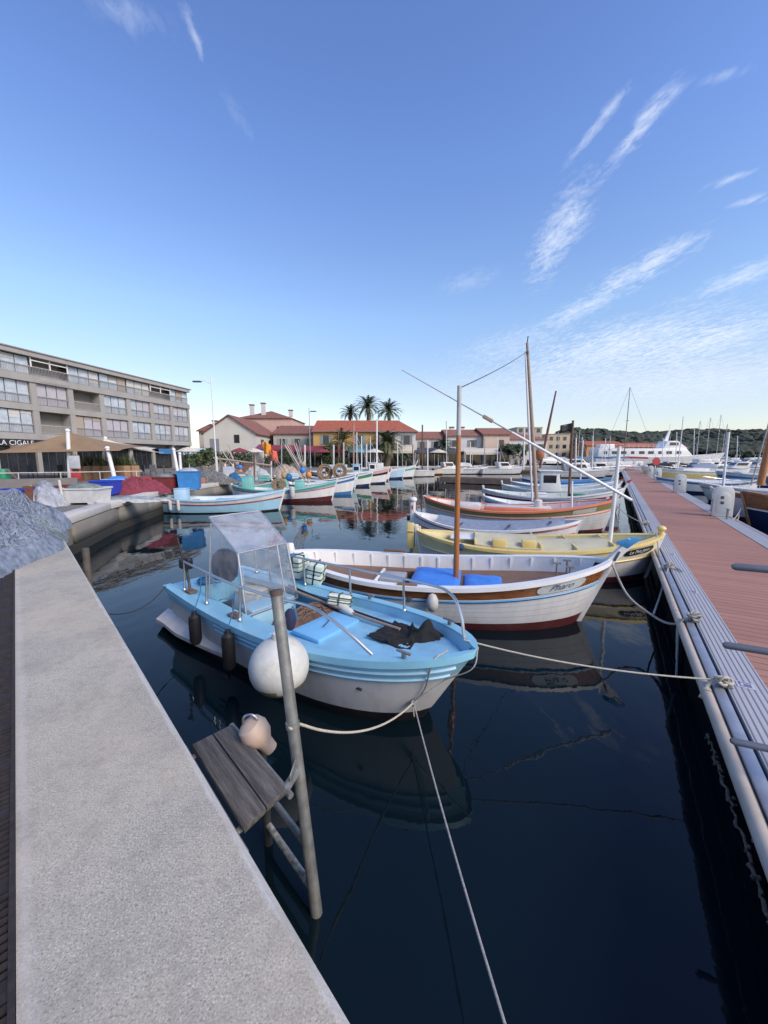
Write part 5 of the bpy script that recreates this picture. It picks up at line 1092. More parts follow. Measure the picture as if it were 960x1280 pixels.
for k in range(14): q.tube([(-16 + 1.3 * k, -2.6, 4.9), (-16 + 1.3 * k, -2.6, 5.8)], .035, 5)
q.tube([(-16, -2.6, 5.8), (1, -2.6, 5.8)], .04, 5); q.tube([(-16, -2.6, 5.35), (1, -2.6, 5.35)], .03, 5); q.build('railing', whiteclean, fe)
q = MB(); q.box(-13.5, 0, 5.5, 4, 3, 1.2); q.build('deck_house', whiteclean, fe, bevel=.2)

# sailing yachts: only hulls and masts show -------------------------------------------
def yacht(lab, x, y, h, head, L=10, ma=None, hullm=None):
    t = thing('sailing_yacht', lab, 'sailing boat', (x, y, 0), head, GRP)
    hh = Hull(L, L * .3, 1.0, .95, 1.3, rb=.1 * L, rs=-.3, tr=.6, full=2.4); hh.hull([(.15, blue), (1, hullm or white)], t, blue); hh.deck('deck', offwhite, t, .02, .97, lambda q_: hh.sh(q_), .02, crown=.1)
    q = MB(); q.prism([(-.2 * L, 1), (.15 * L, 1), (.1 * L, 1.5), (-.2 * L, 1.6)], lambda a, b, e: Vector((a, e, b)), -L * .09, L * .09); q.build('cabin', white, t, bevel=.05)
    mast(t, .08 * L, 1.0, h - 1, .09, .06, ma or alu); q = MB(); q.tube([(.07 * L, 0, 2.2), (-.32 * L, 0, 2.1)], .07, 8); q.build('boom', ma or alu, t)
    q = MB(); q.tube([(.08 * L, 0, h), (.48 * L, 0, 1.3)], .02, 4); q.tube([(.08 * L, 0, h), (-.48 * L, 0, 1.1)], .02, 4); q.box(.08 * L, 0, h * .6, .06, 1.6, .06); q.build('rigging', darkgrey, t)
    q = MB(); q.tube([(.06 * L, 0, 2.42), (-.30 * L, 0, 2.3)], .14, 8); q.build('sail_cover', red if hullm else blue, t)
    return t
yacht('tall-masted yacht with red sail cover at the pontoon far end', 47.5, 76, 15.5, R(170), 11, mat('brown_mast', (.20,.13,.11), .5), offwhite)
for i, (px, ytop, Y_) in enumerate(((745, 536, 70), (766, 545, 74), (886, 522, 104), (898, 518, 108), (873, 526, 100), (906, 530, 112), (722, 548, 62))):
    c = PY(px, 570, Y_); tp = PY(px, ytop, Y_)
    yacht('sailing yacht with bare mast, ' + ['first left of the tall brown mast', 'close left of the tall brown mast', 'mast just right of the ferry wheelhouse', 'tallest mast right of the ferry wheelhouse', 'mast nearest the ferry wheelhouse', 'rightmost mast behind the ferry bow', 'left of the round pine hill'][i], c.x, Y_, max(6, tp.z), R(160 + i * 9), 8.5)

# ================================================================== ROPES
def rope_thing(pts, r, ma, lab, smooth_n=8, extra=None):
    q = MB(); q.tube(catmull(pts, smooth_n) if smooth_n else pts, r, 7)
    if extra: extra(q)
    return tag(q.build('mooring_rope', ma), lab, 'rope')
bowc = W1((h1.x(.955, .86), -.14, h1.sh(.955) + .03)); kn = PY(517, 878, 3.36)
def knots(q):
    rr = random.Random(2)
    for k in range(4): q.torus(kn + Vector((rr.uniform(-.012, .012),) * 3), .022, .008, 12, 6, Matrix.Rotation(rr.uniform(0, 3), 4, 'X') @ Matrix.Rotation(rr.uniform(0, 3), 4, 'Y'))
    q.tube([kn, kn + Vector((-.005, -.03, -.06)), kn + Vector((.005, -.02, -.13))], .007, 6)
rope_thing([bowc, W1((h1.x(.955, .8), -h1.hb(.955, .85) - .03, h1.sh(.955))), kn.lerp(bowc, .4) + Vector((-.02, -.05, -.03)), kn], .008, ropegrey, 'short pale rope from the blue boat bow down to the knot', extra=knots)
bow2 = W1((h1.x(.995, .9), .05, h1.sh(.995) + .02)); rope_thing([bow2, W1((h1.x(1, .85) + .02, -.10, .74)), kn.lerp(bow2, .45) + Vector((0, -.02, -.02)), kn], .006, ropegrey, 'thin pale rope from the bow tip of the blue boat to the knot')
pt_ = onpost(1.05); L0 = pt_ + (kn - pt_).normalized() * .03
rope_thing([onpost(1.06) + Vector((-.035, 0, 0)), onpost(1.05) + Vector((.0, -.038, 0)), L0] + sagline(L0, kn, .16, 8)[1:], .0085, rope, 'pale rope sagging from the ladder post to the knot under the blue boat bow')
rope_thing(sagline(kn, PY(637, 1300, 1.15), .05, 14), .0065, ropegrey, 'long taut grey rope running from the knot across the dark water to the camera side', 0)
rk = PP(ring_p[0], .92, .71)
rope_thing(sagline(W1((h1.x(.97, .8), .12, h1.sh(.97) + .03)), rk, .07, 20), .0075, rope, 'pale rope from the blue boat bow to the nearest pontoon knot', 0, lambda q: (knot(ring_p[0], .93, .70, .035, 1, q), q.tube(catmull([rk, PP(ring_p[0] - .03, .84, .68), PP(ring_p[0] - .12, .77, .56)], 6), .016, 7)))
b2bow = MX2 @ Vector((h2.x(1, 1) - .02, -.05, 1.0)); r2k = PP(ring_p[1], .92, .70); mid_ = PY(815, 769, 5.1)
rope_thing([b2bow, b2bow.lerp(mid_, .45) + Vector((0, 0, -.16)), mid_, mid_.lerp(r2k, .55) + Vector((0, 0, -.10)), r2k], .016, ropegrey, 'thick grey rope from the white boat stem post to the second pontoon knot', extra=lambda q: (knot(ring_p[1], .92, .70, .045, 3, q), [q.tube(catmull([r2k, PP(ring_p[1] - .04 * k, .80, .62), PP(ring_p[1] - .16 - .1 * k, .78, .42 - .16 * k)], 6), .012, 6) for k in range(3)]))
r3k = PP(ring_p[2], .92, .70)
rope_thing([mid_ + Vector((.02, 0, .02)), mid_.lerp(r3k, .5) + Vector((0, 0, -.09)), r3k], .013, ropegrey, 'grey rope branching up to the third pontoon knot', extra=lambda q: (knot(ring_p[2], .92, .70, .05, 5, q), q.tube(catmull([r3k, PP(ring_p[2] + .1, 1.02, .69), PP(ring_p[2] - .14, 1.1, .69)], 6), .012, 6)))
b3bow = at(b3) @ Vector((2.5, 0, .98)); 
rope_thing([b3bow, b3bow.lerp(r3k, .5) + Vector((0, 0, -.2)), r3k], .011, ropegrey, 'slack grey rope from the yellow boat bow to the third pontoon knot')
rope_thing(sagline(b3bow, PP(11.4, .9, .68), .12, 10), .011, ropegrey, 'short grey rope from the yellow boat bow onto the pontoon edge beyond it', 0, lambda q: knot(11.4, .9, .69, .05, 8, q))
b5bow = M5 @ Vector((3.3, 0, 1.0)); rope_thing(sagline(b5bow, PP(13.2, .9, .68), .1, 12), .012, rope, 'pale rope from the orange decked boat bow to the pontoon', 0, lambda q: knot(13.2, .9, .69, .05, 9, q))
for (lab, a, b, sag) in (('thin black rope sagging from the blue boat stern to the quay', W1((h1.x(.02, .7), -.66, h1.sh(.02) + .03)), PZ(131, 767, .93), .14), ):
    rope_thing(sagline(a, b, sag, 16), .007, ropedark, lab, 0)
for i, (lab, a, b) in enumerate((('upper grey rope from the navy boat bow to the pontoon', at(r1) @ Vector((3.95, .1, 1.0)), PP(15.5, 3.2, .67)), ('lower grey rope from the navy boat bow to the pontoon', at(r1) @ Vector((3.95, -.1, .8)), PP(15.0, 3.2, .67)))):
    rope_thing(sagline(a, b, .12, 12), .016, ropegrey, lab, 0)
q = MB(); c = PP(15.6, 3.1, .67); q.tube([c, c + Vector((0, 0, .3))], .03, 8); q.box(c.x, c.y, c.z + .3, .22, .05, .04, rz=PA); tag(q.build('mooring_post', galv), 'small steel mooring post on the right pontoon edge beside the navy boat', 'bollard')
# ================================================================== TOWN
GZ = .97
apc = mat('apartment_render', (.345,.33,.305), .9, .08, .5, dirt=.5, dcol=(.20,.18,.155), stretch=(1.5,1.5,.35))
# four storey apartment block along the left quay
F0 = Vector((-35.6, 24.0, 0)); FD = Vector((4.9, 24, 0)).normalized(); FA = math.atan2(FD.y, FD.x)
ap = thing('apartment_block', 'long beige four storey apartment block with glazed balconies on the left', 'building', (F0.x, F0.y, GZ), FA)
# local: x along the facade, y = into the building (left of direction is -X side), front at y=0
LEN = 35.2; BAY = 3.55; X0 = LEN - 7 * BAY - 3 * BAY
FL = [3.6, 6.3, 8.95]; TOP = 10.75
def ab(x0, x1, y0, y1, z0, z1, q, mi=0): q.box((x0 + x1) / 2, (y0 + y1) / 2, (z0 + z1) / 2, x1 - x0, y1 - y0, z1 - z0, mi=mi)
q = MB(); ab(-12, LEN, 1.5, 13, 0, TOP - .2, q)
for f in FL[:2]:
    ab(-12, LEN, 0, 1.55, f - .45, f + .12, q)
ab(-12, LEN, -.10, 1.55, FL[2] - .5, FL[2] + .12, q); ab(-12, LEN, -.25, 13, TOP, TOP + .42, q)
k = -3
xs = [LEN - BAY * i for i in range(0, 14)]
for i, x in enumerate(xs):
    ab(x - .28 if i else x - .35, x + .28 if i else x, .02, 1.55, 3.1, FL[2], q)
    ab(x - .2, x + .2 if i else x, .25, 1.55, 0, 3.2, q)
ab(LEN - .3, LEN, .3, 13, 0, TOP, q)
q.build('wall', apc, ap, smooth=False)
q = MB(); ab(-12, LEN + .3, -.35, 13.2, TOP + .42, TOP + .52, q); q.build('roof', mat('grey_roof', (.30,.29,.28), .9), ap, smooth=False)
framem = mat('dark_window_frame', (.06,.07,.08), .5); railm = mat('balcony_rail', (.36,.36,.36), .5)
rw = random.Random(11)
def window(x0, x1, y, z0, z1, n, ma, par, fm=None):
    q = MB(); t_ = .05
    ab(x0, x1, y, y + .07, z1 - t_, z1, q); ab(x0, x1, y, y + .07, z0, z0 + t_, q)
    for j in range(n + 1): x = x0 + (x1 - x0) * j / n; ab(max(x0, x - t_ / 2), min(x1, x + t_ / 2), y - .005, y + .065, z0 + t_, z1 - t_, q)
    w_ = q.build('window', fm or framem, par, smooth=False)
    q = MB(); ab(x0 + .02, x1 - .02, y + .03, y + .045, z0 + .02, z1 - .02, q); q.build('pane', ma, w_, smooth=False); return w_
for r_, f in enumerate(FL):
    for i in range(1, 13):
        xa, xb = xs[i] + .30, xs[i - 1] - .30
        if i == 1: xb -= .05
        if xb < 2: continue
        zt = (FL[r_ + 1] - .47) if r_ < 2 else TOP - .03
        kind = rw.random()
        if r_ == 0 and i == 6: kind = .99
        if r_ == 2:
            xa -= .25; xb += .25
            kind = [.1, .95, .5, .5, .2, .95, .5, .1, .1, .2, .1, .1][i - 1]
        ma = curtain if kind < .55 else (blind if kind < .75 else ((winglass if rw.random() < .5 else darkglass) if kind < .93 else None))
        if ma is not None:
            wo_ = window(xa, xb, .20, f + .13, zt, 3, ma, ap)
            if rw.random() < .75:
                q = MB()
                for j in range(3):
                    if rw.random() < .6: d_ = rw.choice((.25, .4, .7, 1.2, 1.9)); w3 = (xb - xa) / 3; ab(xa + w3 * j + .04, xa + w3 * (j + 1) - .04, .198, .215, zt - .06 - min(d_, zt - f - .3), zt - .06, q)
                if q.v: q.build('blind', [blind, mat('white_blind', (.55,.54,.50), .8), mat('tan_blind', (.38,.32,.25), .8)][rw.randrange(3)], wo_, smooth=False)
        else:
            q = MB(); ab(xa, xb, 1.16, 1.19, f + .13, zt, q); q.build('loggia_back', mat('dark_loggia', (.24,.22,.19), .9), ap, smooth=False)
        q = MB(); ab(xa, xb, .10, .15, f + .92, f + .99, q); ab(xa, xb, .10, .13, f + .22, f + .26, q)
        n = int((xb - xa) / .13)
        for j in range(n + 1): x = xa + (xb - xa) * j / n; ab(x - .012, x + .012, .11, .13, f + .13, f + .92, q)
        q.build('railing', railm, ap, smooth=False)
        if (r_, i) in ((1, 6), (0, 8)):
            q = MB(); ab(xa - .1, xb + .1, -.1, .12, zt - .02, zt + .16, q); q.build('awning_case', white, ap)
        if r_ == 2 and i in (2, 6):
            q = MB()
            for x in (xa, (xa + xb) / 2, xb): ab(x - .05, x + .05, .02, .10, f + .9, zt, q)
            ab(xa, xb, .02, .10, zt - .3, zt - .2, q); q.build('pergola_frame', whiteclean, ap, smooth=False)
# shop fronts
for i in range(1, 13):
    xa, xb = xs[i] + .2, xs[i - 1] - .2
    window(xa, xb, .5, .12, 2.5, 4, darkglass, ap)
q = MB(); ab(-6, LEN - 1.5 * BAY, -.12, .2, 2.52, 3.12, q); q.build('shop_fascia', blackpaint, ap, smooth=False)
def sign_text(txt, size, x, z, y, par, ma, name='sign_lettering'):
    vs_, fs = text_mesh(txt, size); q = MB(); q.add([Vector((x + v.x, y, z + v.y)) for v in vs_], fs); return q.build(name, ma, par, smooth=False)
i0 = (F0 + FD * 0); xs_sign = None
def facade_x(px):                       # facade station seen under photo column px
    r_ = (px - 480) / FPX * 1.0; d = ray(px, 560); k = d.x / d.y
    return (k * F0.y - F0.x) / (FD.x - k * FD.y)
sign_text('LA CIGALE', .62, facade_x(20), 2.80, -.135, ap, whiteclean)
q = MB(); ab(facade_x(216), facade_x(255), -1.5, -.25, 2.3, 2.36, q); ab(facade_x(216), LEN + 3.5, -1.6, -1.5, 1.75, 2.75, q); q.build('shop_awning', lightblue, ap, smooth=False)
for px, s in ((203, 1.0),):
    q = MB(); ab(facade_x(197), facade_x(213), -.20, -.125, 1.9, 2.6, q); q.build('blue_shop_sign', blue, ap, smooth=False)

# houses -------------------------------------------------------------------------
def house(lab, x0, x1, y0, y1, eave, wallm, roofm, ridge='x', rise=2.0, hip=False, wins=(), shut=None, chim=(), name='house', over=.3):
    t = thing(name, lab, 'house', (x0, y0, GZ)); W_, D_ = x1 - x0, y1 - y0
    q = MB()
    if hip or rise == 0: q.box(W_ / 2, D_ / 2, eave / 2, W_, D_, eave)
    elif ridge == 'x': q.prism([(0, 0), (D_, 0), (D_, eave), (D_ / 2, eave + rise), (0, eave)], lambda a, b, e: (e, a, b), 0, W_)
    else: q.prism([(0, 0), (W_, 0), (W_, eave), (W_ / 2, eave + rise), (0, eave)], lambda a, b, e: (a, e, b), 0, D_)
    q.build('wall', wallm, t, smooth=False)
    q = MB(); o_ = over; e = eave - .04
    if hip:
        k = min(W_, D_) / 2
        base = [Vector((-o_, -o_, e)), Vector((W_ + o_, -o_, e)), Vector((W_ + o_, D_ + o_, e)), Vector((-o_, D_ + o_, e))]
        rd = [Vector((k, D_ / 2, e + rise)), Vector((W_ - k, D_ / 2, e + rise))] if W_ >= D_ else [Vector((W_ / 2, k, e + rise)), Vector((W_ / 2, D_ - k, e + rise))]
        if W_ >= D_: q.add(base + rd, [(0, 1, 5, 4), (1, 2, 5), (2, 3, 4, 5), (3, 0, 4), (3, 2, 1, 0)])
        else: q.add(base + rd, [(0, 1, 4), (1, 2, 5, 4), (2, 3, 5), (3, 0, 4, 5), (3, 2, 1, 0)])
    elif rise > 0:
        sl = rise / ((D_ if ridge == 'x' else W_) / 2); H_ = (D_ if ridge == 'x' else W_)
        pr = [(-o_, eave - o_ * sl), (H_ / 2, eave + rise), (H_ + o_, eave - o_ * sl), (H_ + o_, eave - o_ * sl + .16), (H_ / 2, eave + rise + .18), (-o_, eave - o_ * sl + .16)]
        if ridge == 'x': q.prism(pr, lambda a, b, e_: (e_, a, b + .01), -o_, W_ + o_)
        else: q.prism(pr, lambda a, b, e_: (a, e_, b + .01), -o_, D_ + o_)
    else: q.box(W_ / 2, D_ / 2, eave + .12, W_ + .3, D_ + .3, .25)
    rf = q.build('roof', roofm, t, smooth=False)
    for (cx, cy, cz, ch) in chim:
        q = MB(); q.box(cx, cy, cz, .7, .7, ch); q.box(cx, cy, cz + ch / 2 + .1, .9, .9, .16, mi=1); q.build('chimney', [wht, roofbrown], rf, smooth=False)
    for wv in wins:
        side, u, z, w_, h_ = wv[:5]; ma = wv[5] if len(wv) > 5 else darkglass
        q = MB()
        if side == 'f': q.box(u, -.012, z + h_ / 2, w_, .06, h_); 
        elif side == 'r': q.box(W_ + .012, u, z + h_ / 2, .06, w_, h_)
        o = q.build('window', ma, t, smooth=False)
        if shut:
            for sx in (-1, 1):
                if side == 'f': q = MB(); q.box(u + sx * (w_ * .75), -.03, z + h_ / 2, w_ * .5, .05, h_); q.build('shutter', shut, o, smooth=False)
    return t
cre = mat('cream_render', (.57,.545,.48), .9, .06, .5, dirt=.15, dcol=(.36,.32,.26)); wht = mat('white_render', (.60,.58,.55), .9, .05, .5, dirt=.12, dcol=(.36,.34,.30)); ochre = mat('ochre_render', (.58,.36,.13), .9, .07, .5, dirt=.15, dcol=(.40,.26,.12))
pinkr = mat('pink_render', (.58,.38,.31), .9, .06, .5); peachr = mat('peach_render', (.56,.44,.35), .9, .06, .5); beiger = mat('beige_render', (.44,.39,.33), .9, .06, .5); oranger = mat('orange_render', (.52,.27,.13), .9, .07, .5)
shutg = mat('grey_green_shutter', (.25,.32,.30), .7); shutb = mat('grey_shutter', (.22,.23,.25), .7)
house('small beige house with brown roof between the apartment block and the white gable house', -30.0, -25.8, 64, 74, 5.6, cre, roofbrown, 'x', 1.4, wins=(('f', 2.5, 3, .9, 1.4),), chim=((1.5, 3, 6.6, 1.6),))
# white gable house turned to show gable and right side
gh = house('white gable house with red-brown roof behind the tall street lamp', -27.2, -19.3, 59.5, 72, 5.0, cre, roofbrown, 'y', 2.6, wins=(('f', 5.0, 3.6, .8, 1.2), ('f', 1.6, 2.2, 1.4, 2.0, shutb), ('r', 3, 2.6, 1.4, 1.6), ('r', 7, 2.6, 1.4, 1.6)))
house('pink house with hipped brown roof and white chimneys behind the gable house', -27.5, -17.2, 74, 86, 8.6, pinkr, roofbrown, hip=True, rise=1.9, wins=(('f', 8, 5.5, 1, 1.6), ('r', 4, 5.5, 1.1, 1.6), ('r', 8, 5.5, 1.1, 1.6)), chim=((2.2, 2.4, 10.2, 2.0), (4.4, 2.4, 10.4, 2.2), (9.0, 5, 9.9, 1.2)))
house('low beige house with brown roof between the pink house and ochre house', -18.5, -11.2, 66, 78, 5.3, beiger, roofbrown, 'x', 1.6, wins=(('f', 1.5, 3.2, .9, 1.3), ('f', 4, 3.2, .9, 1.3), ('f', 6, 3.2, .9, 1.3)), shut=shutg)
# one long two-storey range: ochre left part, grey-white right part, one red roof hipped at the right end
lt = thing('terraced_house', 'long ochre yellow and grey-white house under one red tiled roof below the palms', 'house', (-11.2, 62.5, GZ))
q = MB(); q.prism([(0, 0), (10, 0), (10, 5.6), (5, 7.5), (0, 5.6)], lambda a, b, e: (e, a, b), 0, 10.4); q.build('wall', ochre, lt, smooth=False)
q = MB(); q.box(13.3, 5, 2.8, 5.8, 10, 5.6); q.build('side_wall', wht, lt, smooth=False)
q = MB(); e = 5.5; ov = .35; vs_ = [(-.2, -ov, e), (16.2 + ov, -ov, e), (16.2 + ov, 10 + ov, e), (-.2, 10 + ov, e), (-.2, 5, 7.62), (13.6, 5, 7.62)]; vs_ += [(x, y, z - .14) for x, y, z in vs_[:4]]
q.add(vs_, [(0, 1, 5, 4), (1, 2, 5), (2, 3, 4, 5), (0, 4, 3), (0, 6, 7, 1), (1, 7, 8, 2), (2, 8, 9, 3), (3, 9, 6, 0), (6, 9, 8, 7)]); lrf = q.build('roof', rooftile, lt, smooth=False)
q = MB(); q.tube([(-.2, -ov - .06, e - .06), (16.5, -ov - .06, e - .06)], .07, 6); q.tube([(10.4, -.09, e - .1), (10.4, -.09, 0)], .05, 6); q.build('gutter', shutb, lrf)
for u, sm in ((2.0, shutg), (7.4, shutg), (12.0, shutb), (14.8, shutb)):
    q = MB(); q.box(u, -.012, 4.15, .9, .06, 1.45); wv = q.build('window', darkglass, lt, smooth=False)
    for sx in (-1, 1): q = MB(); q.box(u + sx * .68, -.03, 4.15, .44, .05, 1.45); q.build('shutter', sm, wv, smooth=False)
q = MB(); q.box(8.1, -.03, 1.2, 15.8, .06, 2.3); sf_ = q.build('shop_front', darkglass, lt, smooth=False)
q = MB()
for j in range(13): q.box(.2 + 1.32 * j, -.09, 1.22, .12, .1, 2.4)
q.box(8.1, -.09, 2.48, 16.0, .1, .16); q.build('frame', offwhite, sf_, smooth=False)
house('long low white house with balcony strip right of the wide palm', 5.4, 10.5, 68, 78, 4.6, wht, roofmid, 'x', 1.3, wins=(('f', 1.2, 3, .8, 1.1), ('f', 3.6, 3, .8, 1.1)), shut=shutb)
house('white house with low red roof and two chimney pots', 10.8, 16.6, 67, 77, 5.0, wht, roofmid, 'x', 1.2, wins=(('f', 1.2, 3.2, .8, 1.1), ('f', 4.2, 3.2, .8, 1.1)), chim=((1.5, 5, 6.3, .8), (3.4, 5, 6.3, .8)), shut=shutb)
house('peach house with blank end wall beside the orange mast', 16.7, 21.0, 66, 76, 5.2, peachr, roofmid, 'x', 1.2, wins=(('f', 3, 3.2, .8, 1.1),))
house('white house with broad red roof behind the motorbikes', 21.4, 31.5, 76, 88, 4.8, wht, roofmid, hip=True, rise=1.8, wins=(('f', 1.5, 2.6, .9, 1.3), ('f', 4, 2.6, .9, 1.3), ('f', 6.4, 2.6, .9, 1.3), ('f', 8.8, 2.6, .9, 1.3)), shut=shutb)
house('pale flat-roofed apartment tower behind the tall mast', 47, 56, 140, 152, 11.5, beiger, beiger, rise=0, wins=tuple(('f', 1.4 + 2.1 * i, 1.5 + 2.8 * j, 1.3, 1.3) for i in range(4) for j in range(4)), name='apartment_tower')
house('ochre flat-roofed apartment tower right of the pale one', 58, 66, 140, 152, 9.2, mat('ochre_light', (.50,.41,.30), .9), beiger, rise=0, wins=tuple(('f', 1.4 + 2.4 * i, 1.5 + 2.8 * j, 1.2, 1.3) for i in range(4) for j in range(3)), name='apartment_tower')
house('orange shore house with flat red roof left of the tall brown mast', 66, 78, 128, 138, 5.0, oranger, rooftile, 'x', 1.4, wins=tuple(('f', 1.5 + 2.6 * i, 1.6, 1.2, 1.6) for i in range(4)))
house('second orange shore house partly behind the tall brown mast', 80, 92, 134, 144, 4.6, oranger, rooftile, 'x', 1.4, wins=tuple(('f', 1.5 + 2.6 * i, 1.6, 1.2, 1.6) for i in range(4)))
house('low red-roofed pavilion behind the ferry', 96, 116, 150, 160, 4.6, peachr, roofbrown, 'x', 2.0)
# shop awnings on the far quay
def awning(lab, x0, x1, y, z, dep, ma, drop=.7):
    t = thing('shop_awning', lab, 'awning', ((x0 + x1) / 2, y, GZ)); W_ = x1 - x0
    q = MB(); q.add([(-W_ / 2, 0, z), (W_ / 2, 0, z), (W_ / 2, -dep, z - drop), (-W_ / 2, -dep, z - drop), (-W_ / 2, -dep, z - drop - .35), (W_ / 2, -dep, z - drop - .35)], [(0, 1, 2, 3), (3, 2, 5, 4)]); q.build('canvas', ma, t, smooth=False, solid=.03)
    q = MB()
    for x in (-W_ / 2 + .05, W_ / 2 - .05): q.tube([(x, -dep + .05, 0), (x, -dep + .05, z - drop)], .04, 6)
    q.build('pole', whiteclean, t)
wine = mat('wine_canvas', (.22,.035,.05), .85, .1, 3); tealc = mat('teal_canvas', (.12,.26,.29), .85)
awning('wine red awning on the far quay, left one below the beige house', -17.5, -12.8, 60.6, 3.3, 2.6, wine); awning('wine red awning on the far quay, right one below the ochre house', -12.4, -6.0, 61.4, 3.2, 2.8, wine); awning('teal awning on the far quay below the grey-white house', -5.4, -.8, 62.0, 3.3, 2.4, tealc); awning('plum awning on the white gable house side', -19.0, -17.7, 60, 3.4, 2.4, mat('plum_canvas', (.17,.05,.11), .85))
awning('cream awning of the grey-white house', -.4, 4.6, 62.2, 3.1, 2.2, mat('cream_canvas', (.58,.53,.43), .85)); awning('dark grey awning right of the wide palm', 5.5, 12, 66.5, 3.0, 2.5, darkgrey); awning('beige awning in front of the peach house', 13, 20.5, 65.2, 2.9, 2.6, mat('cream_canvas', (.58,.53,.43)))
# dark glazed shop fronts on the ground floors
for h_ in list(COL.objects):
    if h_.get('category') == 'house' and any(k in h_['label'] for k in ('low beige house', 'long low white house w', 'long low white', 'chimney pots', 'peach house')):
        wl = [c for c in h_.children if c.name.startswith('wall')][0]; W_ = max(v.co.x for v in wl.data.vertices)
        q = MB(); q.box(W_ / 2, -.03, 1.2, W_ - .3, .06, 2.3); sf = q.build('shop_front', darkglass, h_, smooth=False)
        q = MB(); n = int(W_ / 1.3)
        for j in range(n + 1): q.box(.1 + (W_ - .2) * j / n, -.09, 1.22, .12, .1, 2.4)
        q.box(W_ / 2, -.09, 2.48, W_, .1, .16); q.build('frame', offwhite, sf, smooth=False)

# palms -------------------------------------------------------------------------------
palm_leaf = mat('palm_leaf', (.055,.085,.035), .6, .5, 1.5); palm_leaf2 = mat('olive_palm_leaf', (.10,.115,.05), .6, .5, 1.5); palm_trunk = mat('palm_trunk_bark', (.12,.09,.065), .9, .35, 6, .6, 20)
def palm(lab, x, y, z0, hgt, crown, nf, seed, leafm, tr=.28):
    t = thing('palm_tree', lab, 'palm tree', (x, y, z0)); rr = random.Random(seed)
    q = MB(); n = 14; q.tube([(.12 * math.sin(i * .5 + seed), 0, hgt * i / n) for i in range(n + 1)], [tr * (1.25 - .35 * i / n) * (1 + .06 * (i % 2)) + (.25 * tr if i >= n - 1 else 0) for i in range(n + 1)], 10); q.build('trunk', palm_trunk, t)
    q = MB(); top = Vector((.12 * math.sin(n * .5 + seed), 0, hgt))
    for k in range(nf):
        az = k * 2.39996 + rr.uniform(-.2, .2); el = 1.35 - 1.75 * (k / nf) ** .85 + rr.uniform(-.12, .12); L_ = crown * rr.uniform(.88, 1.1) * (.85 if el > 1 else 1); d = Vector((math.cos(az), math.sin(az), 0)); p = top.copy(); a = el; N_ = 12; sd = Vector((-d.y, d.x, 0))
        for i in range(N_):
            st = L_ / N_; p2 = p + (d * math.cos(a) + Vector((0, 0, math.sin(a)))) * st; dirv = (p2 - p).normalized(); a -= .035 + .014 * i
            q.loft([[p + sd * .03, p - sd * .03], [p2 + sd * .025, p2 - sd * .025]], closed=False)
            ln = crown * .19 * math.sin(PI * (.12 + .86 * (i + .5) / N_)) + .05
            for s_ in (-1, 1):
                for j in range(3):
                    c = p.lerp(p2, j / 3); e = c + (sd * s_ * .75 + dirv * .6 + Vector((0, 0, rr.uniform(-.28, .05)))).normalized() * ln * rr.uniform(.8, 1.1)
                    wv = dirv * (.022 + crown * .008); q.add([c - wv, c + wv, e], [(0, 1, 2)])
            p = p2
    q.build('crown', leafm, t, smooth=False); return t
def palm_at(lab, px, ytop, ycrown, Y_, crown, nf, seed, lm, tr=.28):
    c = PY(px, ycrown, Y_); palm(lab, c.x, Y_, GZ, c.z - GZ, crown, nf, seed, lm, tr)
palm_at('left and lowest of the three tall dark palms above the ochre roof', 437, 502, 516, 80, 2.7, 40, 1, palm_leaf)
palm_at('tallest of the three dark palms above the ochre roof, in the middle', 459.5, 490, 508, 78, 3.5, 46, 2, palm_leaf, .34)
palm_at('right one of the three tall dark palms above the ochre roof', 486, 498, 513, 78, 3.3, 50, 3, palm_leaf, .34)
palm_at('light green palm standing before the ochre house wall', 428, 537, 552, 59.5, 3.1, 40, 4, palm_leaf2, .16)
palm_at('wide green palm standing before the grey-white house', 484, 537, 553, 60, 3.3, 66, 5, palm_leaf2, .45)
palm_at('small palm in front of the white houses right of the dark mast', 554, 548, 556, 63, 1.9, 40, 6, palm_leaf, .15)
# broadleaf trees and bushes: leaf cards through the crown volume
def tree(lab, x, y, z0, h, r, seed, lm, name='tree', n=900, leaf=.28, tr=.18, squash=.8):
    t = thing(name, lab, name.replace('_', ' '), (x, y, z0)); rr = random.Random(seed); q = MB()
    q.tube([(0, 0, 0), (.1, 0, h * .5), (0, .1, h * .9)], [tr, tr * .7, tr * .3], 8)
    for k in range(5):
        a = k * 1.3; q.tube([(.05, 0, h * .45), (r * .5 * math.cos(a), r * .5 * math.sin(a), h * .8)], [tr * .5, tr * .15], 6)
    q.build('trunk', palm_trunk, t)
    cl = [(Vector((rr.gauss(0, .45) * r, rr.gauss(0, .45) * r, h * .72 + rr.gauss(0, .33) * r * squash)), r * rr.uniform(.25, .5)) for _ in range(11)]; q = MB()
    for _ in range(n):
        c, cr = rr.choice(cl); p = c + Vector((rr.gauss(0, 1), rr.gauss(0, 1), rr.gauss(0, 1))).normalized() * cr * rr.uniform(.5, 1.05); a = Vector((rr.gauss(0, 1), rr.gauss(0, 1), rr.gauss(0, 1))).normalized(); b = a.orthogonal().normalized(); s_ = leaf * rr.uniform(.6, 1.3)
        q.add([p - a * s_, p + b * s_ * .6, p + a * s_, p - b * s_ * .6], [(0, 1, 2, 3)])
    q.build('crown', lm, t, smooth=False); return t
leafd = mat('dark_leaf', (.035,.055,.022), .7, .5, 1.2); leafm_ = mat('green_leaf', (.06,.09,.03), .7, .5, 1.2)
tree('dark bushy tree before the white house left of the motorbikes', 19.8, 62.5, GZ, 3.6, 1.7, 1, leafd, n=900)
